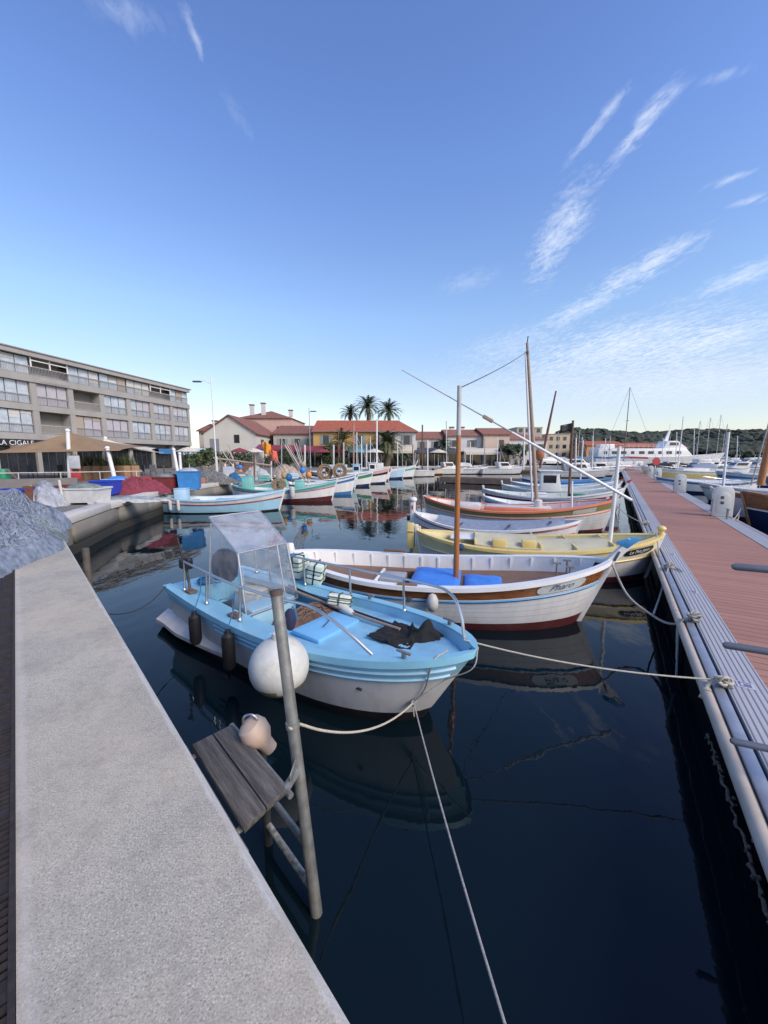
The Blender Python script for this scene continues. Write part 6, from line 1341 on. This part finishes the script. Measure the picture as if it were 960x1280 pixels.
for i, (x, y, h, r_, lab) in enumerate(((-20.6, 45, 2.2, 1.1, 'green shrub left of the tall street lamp'), (-14.5, 57, 2.4, 1.2, 'dark shrub under the left wine red awning'), (-8.6, 57.5, 2.4, 1.2, 'dark shrub between the wine red awnings'), (2.8, 60.5, 2.0, 1.0, 'low shrub right of the wide palm'), (26, 74, 3.2, 1.5, 'dark shrub behind the motorbikes'))):
    tree(lab, x, y, GZ, h, r_, 20 + i, leafd if i % 2 else leafm_, 'shrub', 420, .2, .08)

# street lamps and poles ------------------------------------------------------------------
def lamp(lab, px, ytop, Y_, arm=-1.4, name='street_lamp', ma=None, r=.07):
    a = PY(px, 575, Y_); b = PY(px, ytop, Y_); h = b.z - GZ; t = thing(name, lab, 'street lamp', (a.x, Y_, GZ)); q = MB()
    q.tube([(0, 0, 0), (0, 0, h)], [r, r * .6], 10); q.lathe([(r * 2, 0), (r * 2, .25), (r, .3)], 10); q.build('pole', ma or whiteclean, t)
    if arm:
        q = MB(); q.tube([(0, 0, h * .92), (arm * .5, 0, h * .955), (arm, 0, h * .945)], .035, 6); q.build('arm', ma or whiteclean, t)
        q = MB(); q.box(arm * 1.15, 0, h * .945, .75, .28, .12); q.build('lamp_head', darkgrey, t, bevel=.04)
    return t
lamp('tall white street lamp with one arm before the white gable house', 270, 470, 36, -1.1)
lamp('grey street lamp with short arms left of the ochre house', 388, 510, 52, .5, ma=grey)
def pole(lab, px, ytop, ybot, Y_, r, ma, name='pole', cat='pole', lean=0, cap=False):
    a = PY(px, ybot, Y_); b = PY(px + lean, ytop, Y_); q = MB(); q.tube([(a.x, Y_, min(a.z, GZ)), b], r, 10)
    if cap: q.sph(b, r * 1.3, r * 1.3, r, 10, 6)
    return tag(q.build(name, ma), lab, cat)
pole('white pole left of the wine red awnings on the far quay', 381, 556, 590, 50, .12, offwhite); pole('white pole beside the light green palm', 417, 556, 592, 50, .12, offwhite); pole('thin white post in front of the light green palm', 429.5, 553, 590, 48, .10, offwhite)
pole('tall white flagpole before the ochre house end', 471, 524, 588, 47, .10, whiteclean); pole('pinkish wooden mast pole before the ochre house', 442, 530, 590, 47, .10, mat('pink_wood', (.40,.24,.19), .7)); pole('dark pole mast in front of the white houses', 528, 531, 590, 52, .10, mastdark); pole('white pole right of the dark pole mast', 534.5, 550, 588, 52, .09, whiteclean); pole('slim pale mast before the white house with chimney pots', 558, 526, 580, 58, .07, offwhite)
pole('white pole by the teal awning', 458, 555, 585, 52, .12, offwhite); pole('white pole left of the jetty boats before the motorbikes', 654.5, 535, 583, 46, .09, whiteclean, lean=1); pole('white mast pole right of the flag pole mast', 720, 548, 578, 45, .08, whiteclean); pole('white mast pole just left of the pontoon end boats', 741, 545, 575, 48, .09, offwhite); pole('small blue pile standing in the water near the orange stern', 605, 612, 626, 22, .10, blue, 'mooring_pile', 'pile')

# restaurant terrace sails ------------------------------------------------------------------
def sailtent(lab, peak, corners, ma, poles, name='canopy'):
    c0_ = Vector((peak.x, peak.y, GZ)); t = thing(name, lab, 'canopy', c0_); q = MB(); n = len(corners); N_ = 10
    for i in range(n):
        a, b = corners[i], corners[(i + 1) % n]
        def f(u, v, a=a, b=b):
            e = a.lerp(b, v); e = e + Vector((0, 0, 0)); mid = (a + b) / 2; e = e.lerp(Vector((peak.x, peak.y, e.z)), .16 * 4 * v * (1 - v)); p = peak.lerp(e, u); p.z -= .9 * u * (1 - u); return p - c0_
        q.grid(N_, N_, f)
    q.build('canvas', ma, t, solid=.02)
    for p0, p1 in poles:
        q = MB(); q.tube([p0 - c0_, p1 - c0_], [.13, .11], 12); q.sph(p1 - c0_, .15, .15, .12, 10, 6); q.build('pole', whiteclean, t)
    return t
def base(px, Y_): a = PY(px, 570, Y_); return Vector((a.x, Y_, GZ))
pk = PY(86, 540, 27)
sailtent('large brown tent canopy on a white pole before the apartment block', pk, [PY(-20, 566, 24), PY(150, 563, 25), PY(190, 558, 33), PY(10, 557, 33)], mat('brown_canvas', (.27,.18,.10), .85, .1, 2), [(base(84, 25.5), PY(84.5, 538, 25.5)), (base(141, 25.2), PY(134, 560, 25.2))])
pk = PY(131, 548, 31)
sailtent('cream sail canopy right of the brown tent', pk, [PY(118, 551, 30), PY(205, 566, 31), PY(196, 560, 37), PY(140, 552, 36)], mat('cream_sailcloth', (.60,.55,.45), .85, .06, 2), [(base(221, 31), PY(217, 562, 31)), (base(224.5, 33), PY(224.5, 567, 33)), (base(131.5, 33), PY(131.5, 547.5, 33))])
# planters, menu board, terrace furniture
def planter(lab, px, Y_, w_, h, seed, lm, ma):
    c = base(px, Y_); t = thing('planter', lab, 'planter', c, 1.2, 'planters along the terrace'); q = MB(); q.box(0, 0, h / 2, .55, w_, h); q.build('box', ma, t, bevel=.02)
    rr = random.Random(seed); q = MB()
    for k in range(70):
        a = rr.uniform(0, 6.28); p = Vector((rr.uniform(-.2, .2), rr.uniform(-w_ / 2, w_ / 2), h)); e = p + Vector((math.cos(a) * .35, math.sin(a) * .35, rr.uniform(.4, 1.0))); s_ = Vector((-math.sin(a), math.cos(a), 0)) * .05; q.add([p - s_, p + s_, e], [(0, 1, 2)])
    q.build('plants', lm, t, smooth=False)
terra = mat('tan_wood_planter', (.30,.18,.10), .8, .2, 4)
for i, px in enumerate((100, 112, 124, 150, 160)):
    planter(['tan planter just right of the white tent pole', 'tan planter with tall spiky plants, second from the tent pole', 'tan planter in the middle of the row, third from the tent pole', 'tan planter right of the leaning white tent pole', 'tan planter at the right end of the terrace row'][i], px, 27 + .3 * i, 1.4, .95, i, palm_leaf2 if i != 3 else leafm_, terra)
tb = thing('menu_board', 'grey menu board on red legs by the white tent pole', 'menu board', base(92, 24.5), .2)
q = MB(); q.box(0, 0, 1.25, .62, .05, .8); q.build('board', mat('pale_board', (.45,.46,.48), .6), tb, bevel=.01)
q = MB()
for sx in (-.25, .25): q.box(sx, .03, .45, .06, .06, .9)
q.box(0, .03, .4, .5, .05, .5); q.build('stand', red, tb, bevel=.01)
def terrace_chair(c, rz, lab, first=None, ma=None):
    if first: return copy_thing(first, c, rz, lab)
    t = thing('terrace_chair', lab, 'chair', c, rz, 'chairs on the restaurant terrace'); q = MB(); q.box(0, 0, .45, .42, .42, .04); q.build('seat', ma, t); q = MB(); q.box(-.2, 0, .72, .04, .42, .5); q.build('backrest', ma, t)
    for sx in (-.18, .18):
        for sy in (-.18, .18): q = MB(); q.box(sx, sy, .22, .03, .03, .44); q.build('leg', ma, t, smooth=False)
    return t
ch0 = None; rr = random.Random(8)
for i in range(12):
    px = 20 + i * 17 + rr.uniform(-3, 3); Y_ = 28.5 + rr.uniform(0, 2.5)
    c = terrace_chair(base(px, Y_), rr.uniform(0, 6), 'dark terrace chair on the restaurant terrace in front of the apartment block', ch0, darkgrey); ch0 = ch0 or c
# low terrace wall
q = MB(); a, b = base(-30, 21), base(215, 40); d = (b - a); L_ = d.length; 
tw = thing('terrace_wall', 'low pale grey wall with rail behind the fish bins', 'wall', base(0, 19.5), .45)
q = MB(); q.box(.0, 0, .24, 6.0, .2, .48); q.build('wall', concdark, tw)
q = MB(); q.tube([(-3, 0, .78), (6, 0, .78)], .022, 6)
for k in range(6): q.tube([(-2.8 + 1.7 * k, 0, .0), (-2.8 + 1.7 * k, 0, .78)], .02, 6)
q.build('rail', offwhite, tw)

# quay clutter ---------------------------------------------------------------------------------
def bin_(lab, px, py, w_, d_, h, ma, rz=0, lid=None, z=.98, name='fish_bin', grp='plastic fish bins on the far quay'):
    c = PZ(px, py, z); t = thing(name, lab, 'bin', c, rz, grp); q = MB(); th = .035
    o = [(-1, -1), (1, -1), (1, 1), (-1, 1)]
    def rc(k, z_): return [Vector((a * w_ / 2 * k, b * d_ / 2 * k, z_)) for a, b in o]
    q.loft([rc(.9, .06), rc(1, h), rc(1.05, h), rc(1.05, h - .05)], caps=False); q.loft([rc(.95, h), rc(.85, .12)], caps=False); q.add(rc(.9, .06), [(3, 2, 1, 0)]); q.add(rc(.85, .12), [(0, 1, 2, 3)])
    q.build('tub', ma, t, bevel=0, smooth=False)
    q = MB()
    for sx in (-.3, .3): q.box(sx * w_, 0, .03, w_ * .16, d_ * .9, .06)
    q.build('foot', ma, t, smooth=False)
    if lid: q = MB(); q.sph((0, 0, h - .02), w_ * .44, d_ * .44, .16, 14, 8); q.build('contents', lid, t)
    return t
royal = mat('royal_blue_plastic', (.025,.06,.42), .45, .12, 4); bwhite = mat('bin_white_plastic', (.60,.60,.58), .5, .1, 4, dirt=.35); maroon = mat('maroon_plastic', (.20,.035,.035), .55, .15, 4, dirt=.2); midblue = mat('mid_blue_plastic', (.04,.20,.46), .45, .12, 4)
bin_('large white fish bin at the far quay edge', 108, 629, 1.25, .9, .55, bwhite, .12, netg)
bin_('royal blue fish bin right behind the large white bin', 134, 619, .85, .8, .62, royal, .1)
bin_('royal blue fish bin beside the blue-grey net heap, left of the rusty board', 19, 636, .75, .6, .62, royal, .2)
bin_('maroon fish bin behind the grey net bag', 62, 627, 1.0, .8, .58, maroon, .1, netg)
bin_('maroon fish bin touching the left side of the large white bin', 84, 628, .55, .8, .60, maroon, .1)
bin_('maroon fish bin right of the wine red net heap', 208, 613, .9, .8, .66, maroon, .1, netg); bin_('navy fish bin between the maroon bin and the big blue tub', 219, 611, .8, .8, .72, navy, .1)
bin_('big round-cornered blue tub with pale net on top', 238, 612, .95, .95, .92, midblue, .3, mat('pale_net', (.40,.42,.40), .9, .3, 8), name='fish_tub')
bin_('pale blue fish bin behind the royal blue bin', 148, 611, 1.0, .8, .5, lightblue, .1, brightblue)
for lab, px, py, rs_, rn_, h_, ma, sm, sd in (('wine red net heap on the far quay', 172, 616, 1.15, .75, .62, mat('wine_net', (.20,.035,.055), .9, .4, 9, .8, 60), mat('wine_cord', (.30,.07,.10), .9), 21), ('grey net bag heap against the rusty board', 58, 633, .5, .42, .62, mat('grey_net', (.36,.38,.42), .9, .3, 7, .6, 50), None, 22), ('pale grey net strip lying along the far quay edge', 160, 626, 1.3, .35, .12, mat('pale_net', (.40,.42,.40)), None, 23), ('pale tan net sack between the wine red heap and the maroon bin', 196, 613, .3, .3, .62, mat('tan_net', (.36,.30,.24), .9, .3, 8), None, 24), ('dark grey net heap right of the big blue tub', 262, 604, 1.4, .8, .62, mat('dark_net', (.13,.125,.11), .9, .4, 8, .7, 50), None, 25), ('brown-grey net heap near the bow of the pale blue boat', 288, 598, 1.5, .9, .7, mat('brown_grey_net', (.17,.15,.125), .9, .4, 8, .7, 50), None, 26), ('blue net heap on the quay above the pale blue boat', 294, 602, .5, .4, .5, mat('blue_net', (.03,.13,.28), .9, .3, 9, .6, 50), ropeblue, 27)):
    net_heap('net_heap', lab, PZ(px, py, .97), rs_, rn_, h_, ma, sd, 420 if sd == 21 else 120, rot=Vector((1, .2, 0)).normalized(), strandmat=sm, res=36)
q = MB(); c = PZ(38, 637, .98); q.box(c.x, c.y, c.z + .35, .16, .12, .74, M=Matrix.Rotation(.12, 4, 'Y')); tag(q.build('rusty_board', mat('rusty_board', (.17,.07,.04), .8, .3, 8)), 'rusty red-brown board leaning by the royal blue bin', 'board')
for lab, px, py, h_ in (('white stake left of the grey net bag', 43.5, 636, .72), ('white stake standing at the quay edge left of the white bin', 79.5, 632, .85)):
    q = MB(); c = PZ(px, py, .97); q.tube([c, c + Vector((-.05, 0, h_))], .04, 8); tag(q.build('stake', offwhite), lab, 'stake')
gb = thing('green_drum', 'round green plastic drum at the left edge of the terrace', 'drum', base(1, 22)); q = MB(); q.lathe([(.28, .0), (.30, .03), (.30, .85), (.27, .9), (.05, .92)], 18); o = q.build('body', mat('green_plastic', (.02,.24,.12), .5), gb); q = MB(); q.torus((0, 0, .3), .305, .015, 18, 6); q.torus((0, 0, .6), .305, .015, 18, 6); q.build('hoop', mat('green_plastic', (.02,.24,.12)), gb)
q = MB(); q.tube([base(20, 21) + Vector((0, 0, .3)), base(6, 21.8) + Vector((0, 0, .9))], .05, 8); tag(q.build('plank_stick', brownwood), 'slanting brown stick leaning on the green drum', 'stick')
# white frame rack and board near the lamp
wf = thing('rack', 'pale timber boom rack with white posts right of the big blue tub', 'rack', base(270, 27)); q = MB()
for x0_, h_ in ((0, 1.6),): q.tube([(x0_, 0, 0), (x0_, 0, h_)], .09, 8)
q.build('post', offwhite, wf); q = MB(); q.tube([(-.2, 0, 1.5), (3.6, .8, .95)], .07, 8); q.build('boom', mastgrey, wf); q = MB(); q.tube([(.55, .2, 0), (.5, .2, 1.1)], .07, 8); q.tube([(1.1, .2, 0), (1.05, .2, 1.1)], .07, 8); q.build('post', offwhite, wf); q = MB(); q.box(.8, .05, .55, .75, .06, .7); q.build('panel', mat('pale_panel', (.52,.54,.60), .6), wf)
# marker flag buoys standing on the quay behind the pale blue boat
for i, (px, py, col, lab) in enumerate(((336, 562, mat('orange_flag', (.75,.28,.02), .8), 'orange flag on a marker pole'), (344, 571, mat('coral_flag', (.72,.13,.08), .8), 'coral red flag on a marker pole'))):
    tp = PY(px, py, 24.5); bt = PY(px + 26 - 3 * i, 605, 24); t = thing('marker_flag', lab + ' leaning over the teal boat', 'flag', (bt.x, bt.y, bt.z)); q = MB(); v = tp - bt; q.tube([(0, 0, 0), v * 1.1], .025, 6); q.build('pole', mastgrey, t)
    q = MB(); q.grid(12, 8, lambda u, w_: v + Vector((-.42 + .5 * u + .1 * w_, .12 * math.sin(u * 7 + w_ * 2), .42 - .75 * w_ + .08 * math.sin(u * 5)))); q.build('flag', col, t, solid=.01)
    q = MB(); q.sph(v * .25, .2, .2, .24, 12, 8); q.build('float', midblue if i else mat('tan_float', (.5,.33,.15), .7), t)
# motorbikes and cars on the far quay
def motorbike(c, rz, lab, first=None):
    if first: return copy_thing(first, c, rz, lab)
    t = thing('motorbike', lab, 'motorbike', c, rz, 'motorbikes parked on the far quay'); M = Matrix.Rotation(PI / 2, 4, 'X')
    for x in (-.7, .7): q = MB(); q.torus((x, 0, .32), .26, .07, 18, 8, M); q.lathe([(.2, -.02), (.2, .02)], 12, (x, 0, .32), M=M); q.build('wheel', black, t)
    q = MB(); q.sph((.05, 0, .62), .55, .17, .24, 14, 8); q.sph((.2, 0, .85), .3, .16, .16, 12, 8); q.box(0, 0, .42, .5, .25, .3); q.build('body', darkgrey, t)
    q = MB(); q.box(-.4, 0, .85, .6, .24, .1); q.build('seat', black, t, bevel=.03); q = MB(); q.tube([(.7, 0, .32), (.5, 0, 1.0)], .04, 6); q.tube([(.48, -.35, 1.08), (.5, 0, 1.0), (.48, .35, 1.08)], .025, 6); q.box(.55, 0, .95, .1, .2, .3); q.build('handlebar', alu, t); return t
mb0 = None
mlabs = ['motorbike parked at the left end of the row on the far quay', 'motorbike second from the left in the row on the far quay', 'motorbike third from the left in the row on the far quay', 'motorbike parked just left of the tall white pole', 'motorbike parked just right of the tall white pole', 'motorbike at the right end of the row on the far quay']
for i, px in enumerate((630, 637, 645, 652, 660, 668)):
    a = PY(px, 580, 64.5); m_ = motorbike((a.x, 64.5 + (i % 2) * .5, GZ), 1.2 + .25 * math.sin(i * 2), mlabs[i], mb0); mb0 = mb0 or m_
def car(c, rz, lab, ma):
    t = thing('parked_car', lab, 'car', c, rz, 'cars parked on the far quay'); q = MB(); q.loft([[Vector((x, -w_, z_)), Vector((x, -w_ * .98, zt)), Vector((x, w_ * .98, zt)), Vector((x, w_, z_))] for x, w_, z_, zt in ((-2.05, .75, .4, .8), (-1.8, .85, .25, .95), (1.0, .86, .25, .92), (1.9, .78, .28, .72), (2.1, .65, .4, .6))]); q.loft([[Vector((x, -w_, .9)), Vector((x + s_, -w_ * .82, zt)), Vector((x + s_, w_ * .82, zt)), Vector((x, w_, .9))] for x, w_, zt, s_ in ((-1.9, .8, .95, .1), (-1.5, .8, 1.42, .1), (.2, .8, 1.45, 0), (1.1, .78, .95, 0))]); q.build('body', ma, t, bevel=.03)
    q = MB(); q.box(-.6, 0, 1.18, 1.8, 1.44, .3); q.build('window', darkglass, t, bevel=.05)
    for x in (-1.25, 1.25):
        for y in (-.8, .8): q = MB(); q.torus((x, y, .3), .22, .09, 16, 8, Matrix.Rotation(PI / 2, 4, 'X')); q.lathe([(.16, -.05), (.16, .05)], 12, (x, y, .3), M=Matrix.Rotation(PI / 2, 4, 'X')); q.build('wheel', black, t)
a = PY(686, 580, 72); car((a.x, 72, GZ), .1, 'white parked car behind the furled rust sail', white); a = PY(702, 580, 74); car((a.x, 74, GZ), .15, 'grey parked car left of the dark flag pole', grey)
# low clutter of the far quay: rib dinghy
db = thing('inflatable_dinghy', 'grey inflatable dinghy with black engine at the far quay', 'dinghy', (4.6, 53.6, 0), 1.5); q = MB(); q.tube(catmull([(-1.4, -.6, .35), (.6, -.62, .38), (1.5, 0, .5), (.6, .62, .38), (-1.4, .6, .35)], 8), .24, 10); q.build('tube', grey, db); q = MB(); q.box(-.2, 0, .25, 2.4, 1.0, .1); q.build('floor', darkgrey, db); q = MB(); q.box(-1.5, 0, .6, .3, .3, .7); q.build('engine', black, db, bevel=.06)

# more gear on the left quay
rr = random.Random(31)
for lab, px, py, rs_, rn_, h_, mn, sd in (('olive net heap between the big blue tub and the tall lamp', 252, 600, .9, .6, .8, 'dark_net', 41), ('pale grey draped net behind the pale blue boat bow', 322, 597, 1.0, .7, .75, 'pale_net', 42), ('rust-brown net mound left of the marker flags', 308, 594, 1.1, .8, .8, 'brown_net', 43), ('dark net mound left of the white panel', 276, 593, 1.2, .8, .9, 'brown_grey_net', 44), ('tan net pile right of the marker flags', 356, 596, 1.2, .8, .9, 'tan_net', 45), ('dark grey net pile on the quay behind the blue and white boat', 372, 592, 1.3, .9, .9, 'dark_net', 46)):
    net_heap('net_heap', lab, PZ(px, py, .97), rs_, rn_, h_, MATS[mn], sd, 40, rot=Vector((1, .2, 0)).normalized(), strandmat=mastgrey, res=32)
def crate(lab, px, py, ma, rz=.2, s=1.0):
    c = PZ(px, py, .97); t = thing('crate', lab, 'crate', c, rz, 'crates among the nets'); q = MB(); w_, d_, h = .62 * s, .42 * s, .34 * s
    q.box(0, 0, .02, w_, d_, .03)
    for z in (.08, .19, .30):
        for sy in (-1, 1): q.box(0, sy * d_ / 2, z * s, w_, .02, .08 * s)
        for sx in (-1, 1): q.box(sx * w_ / 2, 0, z * s, .02, d_, .08 * s)
    for sx in (-1, 1):
        for sy in (-1, 1): q.box(sx * (w_ / 2 - .02), sy * (d_ / 2 - .02), h / 2, .05, .05, h)
    q.build('slats', ma, t, smooth=False); q = MB(); q.box(0, 0, h * .6, w_ * .9, d_ * .9, h * .5); q.build('contents', MATS['pale_net'], t, bevel=.05)
for i, (lab, px, py, ma) in enumerate((('small orange crate in front of the olive net heap', 246, 606, orange), ('white crate left of the rust-brown net mound', 300, 600, bwhite), ('turquoise crate near the teal boat stern', 330, 601, turq), ('pale blue crate right of the tan net pile', 366, 598, lightblue), ('yellow crate by the dark net mound', 283, 600, yellow), ('white crate behind the pale blue fish bin', 160, 605, bwhite), ('red crate behind the wine red net heap', 182, 604, red))): crate(lab, px, py, ma, .2 * i, 1.1)
def canes(lab, px, py, Y_, n, sd):
    r_ = random.Random(sd); c = PZ(px, py, .97); t = thing('cane_bundle', lab, 'poles', c)
    for k in range(n):
        q = MB(); q.tube([(r_.uniform(-.15, .15), r_.uniform(-.15, .15), 0), (-1.2 + r_.uniform(-.5, .8), r_.uniform(-.3, .3), 2.2 + r_.uniform(-.3, .4))], .022, 6); q.build('cane', mastgrey if k % 2 else offwhite, t)
    for k in range(3): q = MB(); q.sph((r_.uniform(-.4, .2), -.1, .5 + .3 * k), .17, .17, .2, 10, 8); q.build('float', [mat('orange_float', (.7,.24,.05), .6), brightblue, MATS['tan_net']][k], t)
canes('leaning bundle of cane marker poles with coloured floats by the teal boat', 384, 604, 24, 8, 5); canes('second bundle of cane poles near the white panel', 300, 598, 26, 5, 6)
for lab, px, yt, yb, Y_, r_, ma in (('dark post behind the teal boat stern', 318, 566, 602, 27, .06, mastdark), ('pale post behind the pale blue boat bow', 339, 570, 600, 28, .06, offwhite), ('grey mast on the quay left of the wine red awning', 352, 548, 590, 40, .06, grey), ('thin white mast right of the blue and white boat', 452, 545, 592, 44, .06, whiteclean), ('thin white mast behind the pink-white boat', 497, 552, 590, 50, .06, whiteclean), ('thin dark mast right of the wide palm', 516, 556, 588, 54, .06, mastdark), ('thin white mast between the far quay motor boats', 588, 552, 584, 56, .06, whiteclean), ('thin grey mast near the peach house', 606, 548, 584, 58, .06, grey)):
    pole(lab, px, yt, yb, Y_, r_, ma)

def hedge(lab, x0, x1, y, h, seed):
    t = thing('hedge', lab, 'hedge', ((x0 + x1) / 2, y, GZ)); W_ = x1 - x0; r_ = random.Random(seed); q = MB()
    for k in range(int(W_ / .8)): q.tube([(-W_ / 2 + .4 + .8 * k, 0, 0), (-W_ / 2 + .4 + .8 * k, 0, h * .7)], .03, 5)
    q.build('stems', palm_trunk, t); q = MB()
    for _ in range(int(W_ * 430)):
        p = Vector((r_.uniform(-W_ / 2, W_ / 2), r_.gauss(0, .22), h * (.12 + .9 * r_.random() ** .8) * (1 + .12 * math.sin(r_.random() * 6)))); a = Vector((r_.gauss(0, 1), r_.gauss(0, 1), r_.gauss(0, 1))).normalized(); b = a.orthogonal().normalized(); s_ = r_.uniform(.06, .15)
        q.add([p - a * s_, p + b * s_ * .6, p + a * s_, p - b * s_ * .6], [(0, 1, 2, 3)])
    q.build('foliage', leafd, t, smooth=False)
hedge('long dark hedge between the apartment block and the white gable house', -26.5, -17.5, 52, 2.0, 1); hedge('dark hedge in front of the left wine red awning', -17, -10.5, 55.5, 1.5, 2); hedge('low hedge in front of the right wine red awning', -9.8, -5.0, 57.5, 1.2, 3)
def parasol(lab, px, Y_, ma, h=2.7, r=1.5):
    c = base(px, Y_); t = thing('parasol', lab, 'parasol', c); q = MB(); q.tube([(0, 0, 0), (0, 0, h)], .03, 8); q.lathe([(.3, 0), (.3, .08), (.05, .1)], 12); q.build('pole', whiteclean, t)
    q = MB(); q.lathe([(r, h - .55), (r * .5, h - .2), (.03, h + .02)], 8); q.build('canopy', ma, t, smooth=False)
crm = MATS['cream_sailcloth']
for i, (lab, px, Y_, ma) in enumerate((('cream parasol left of the long dark hedge', 236, 47, crm), ('wine red parasol before the white gable house', 300, 53, wine), ('cream parasol right of the wine red parasol', 318, 54, crm), ('wine red parasol left of the light green palm', 402, 57, wine), ('teal parasol in front of the ochre house wall', 448, 58, tealc), ('cream parasol left of the wide palm', 468, 58, crm), ('beige parasol in front of the white house with chimney pots', 548, 62, crm), ('grey parasol in front of the long low white house', 524, 62, darkgrey))): parasol(lab, px, Y_, ma)

for lab, px, yt, Y_, r_, ma in (('thin white mast of a boat left of the wide palm', 446, 540, 43, .045, whiteclean), ('thin dark mast of a boat before the ochre house', 423, 536, 42, .045, mastdark), ('slim white mast before the teal awning', 463, 546, 46, .04, whiteclean), ('slim grey mast before the cream awning', 503, 549, 49, .04, grey), ('slim brown mast before the peach house', 571, 545, 57, .05, mastdark), ('slim white mast at the right end of the far quay', 622, 546, 57, .05, whiteclean), ('thin mast between the furled rust sail and dark pole', 698, 540, 50, .05, grey), ('thin white mast right of the dark pole mast', 728, 546, 52, .05, whiteclean), ('thin white mast left of the tall brown mast, by the tour boat', 757, 548, 60, .05, whiteclean), ('thin mast right of the round red sign', 829, 548, 60, .05, whiteclean), ('thin mast above the black canopy boat', 846, 540, 58, .05, whiteclean), ('thin white mast above the flybridge cruiser', 868, 536, 66, .05, whiteclean), ('thin white mast left of the orange mast', 922, 545, 66, .05, whiteclean)):
    a = PY(px, 575, Y_); b = PY(px, yt, Y_); q = MB(); q.tube([(a.x, Y_, .3), b], r_, 8); q.tube([(b.x, Y_, b.z - .5), (b.x + 1.6, Y_, .9)], .012, 4); tag(q.build('mast', ma), lab, 'mast')
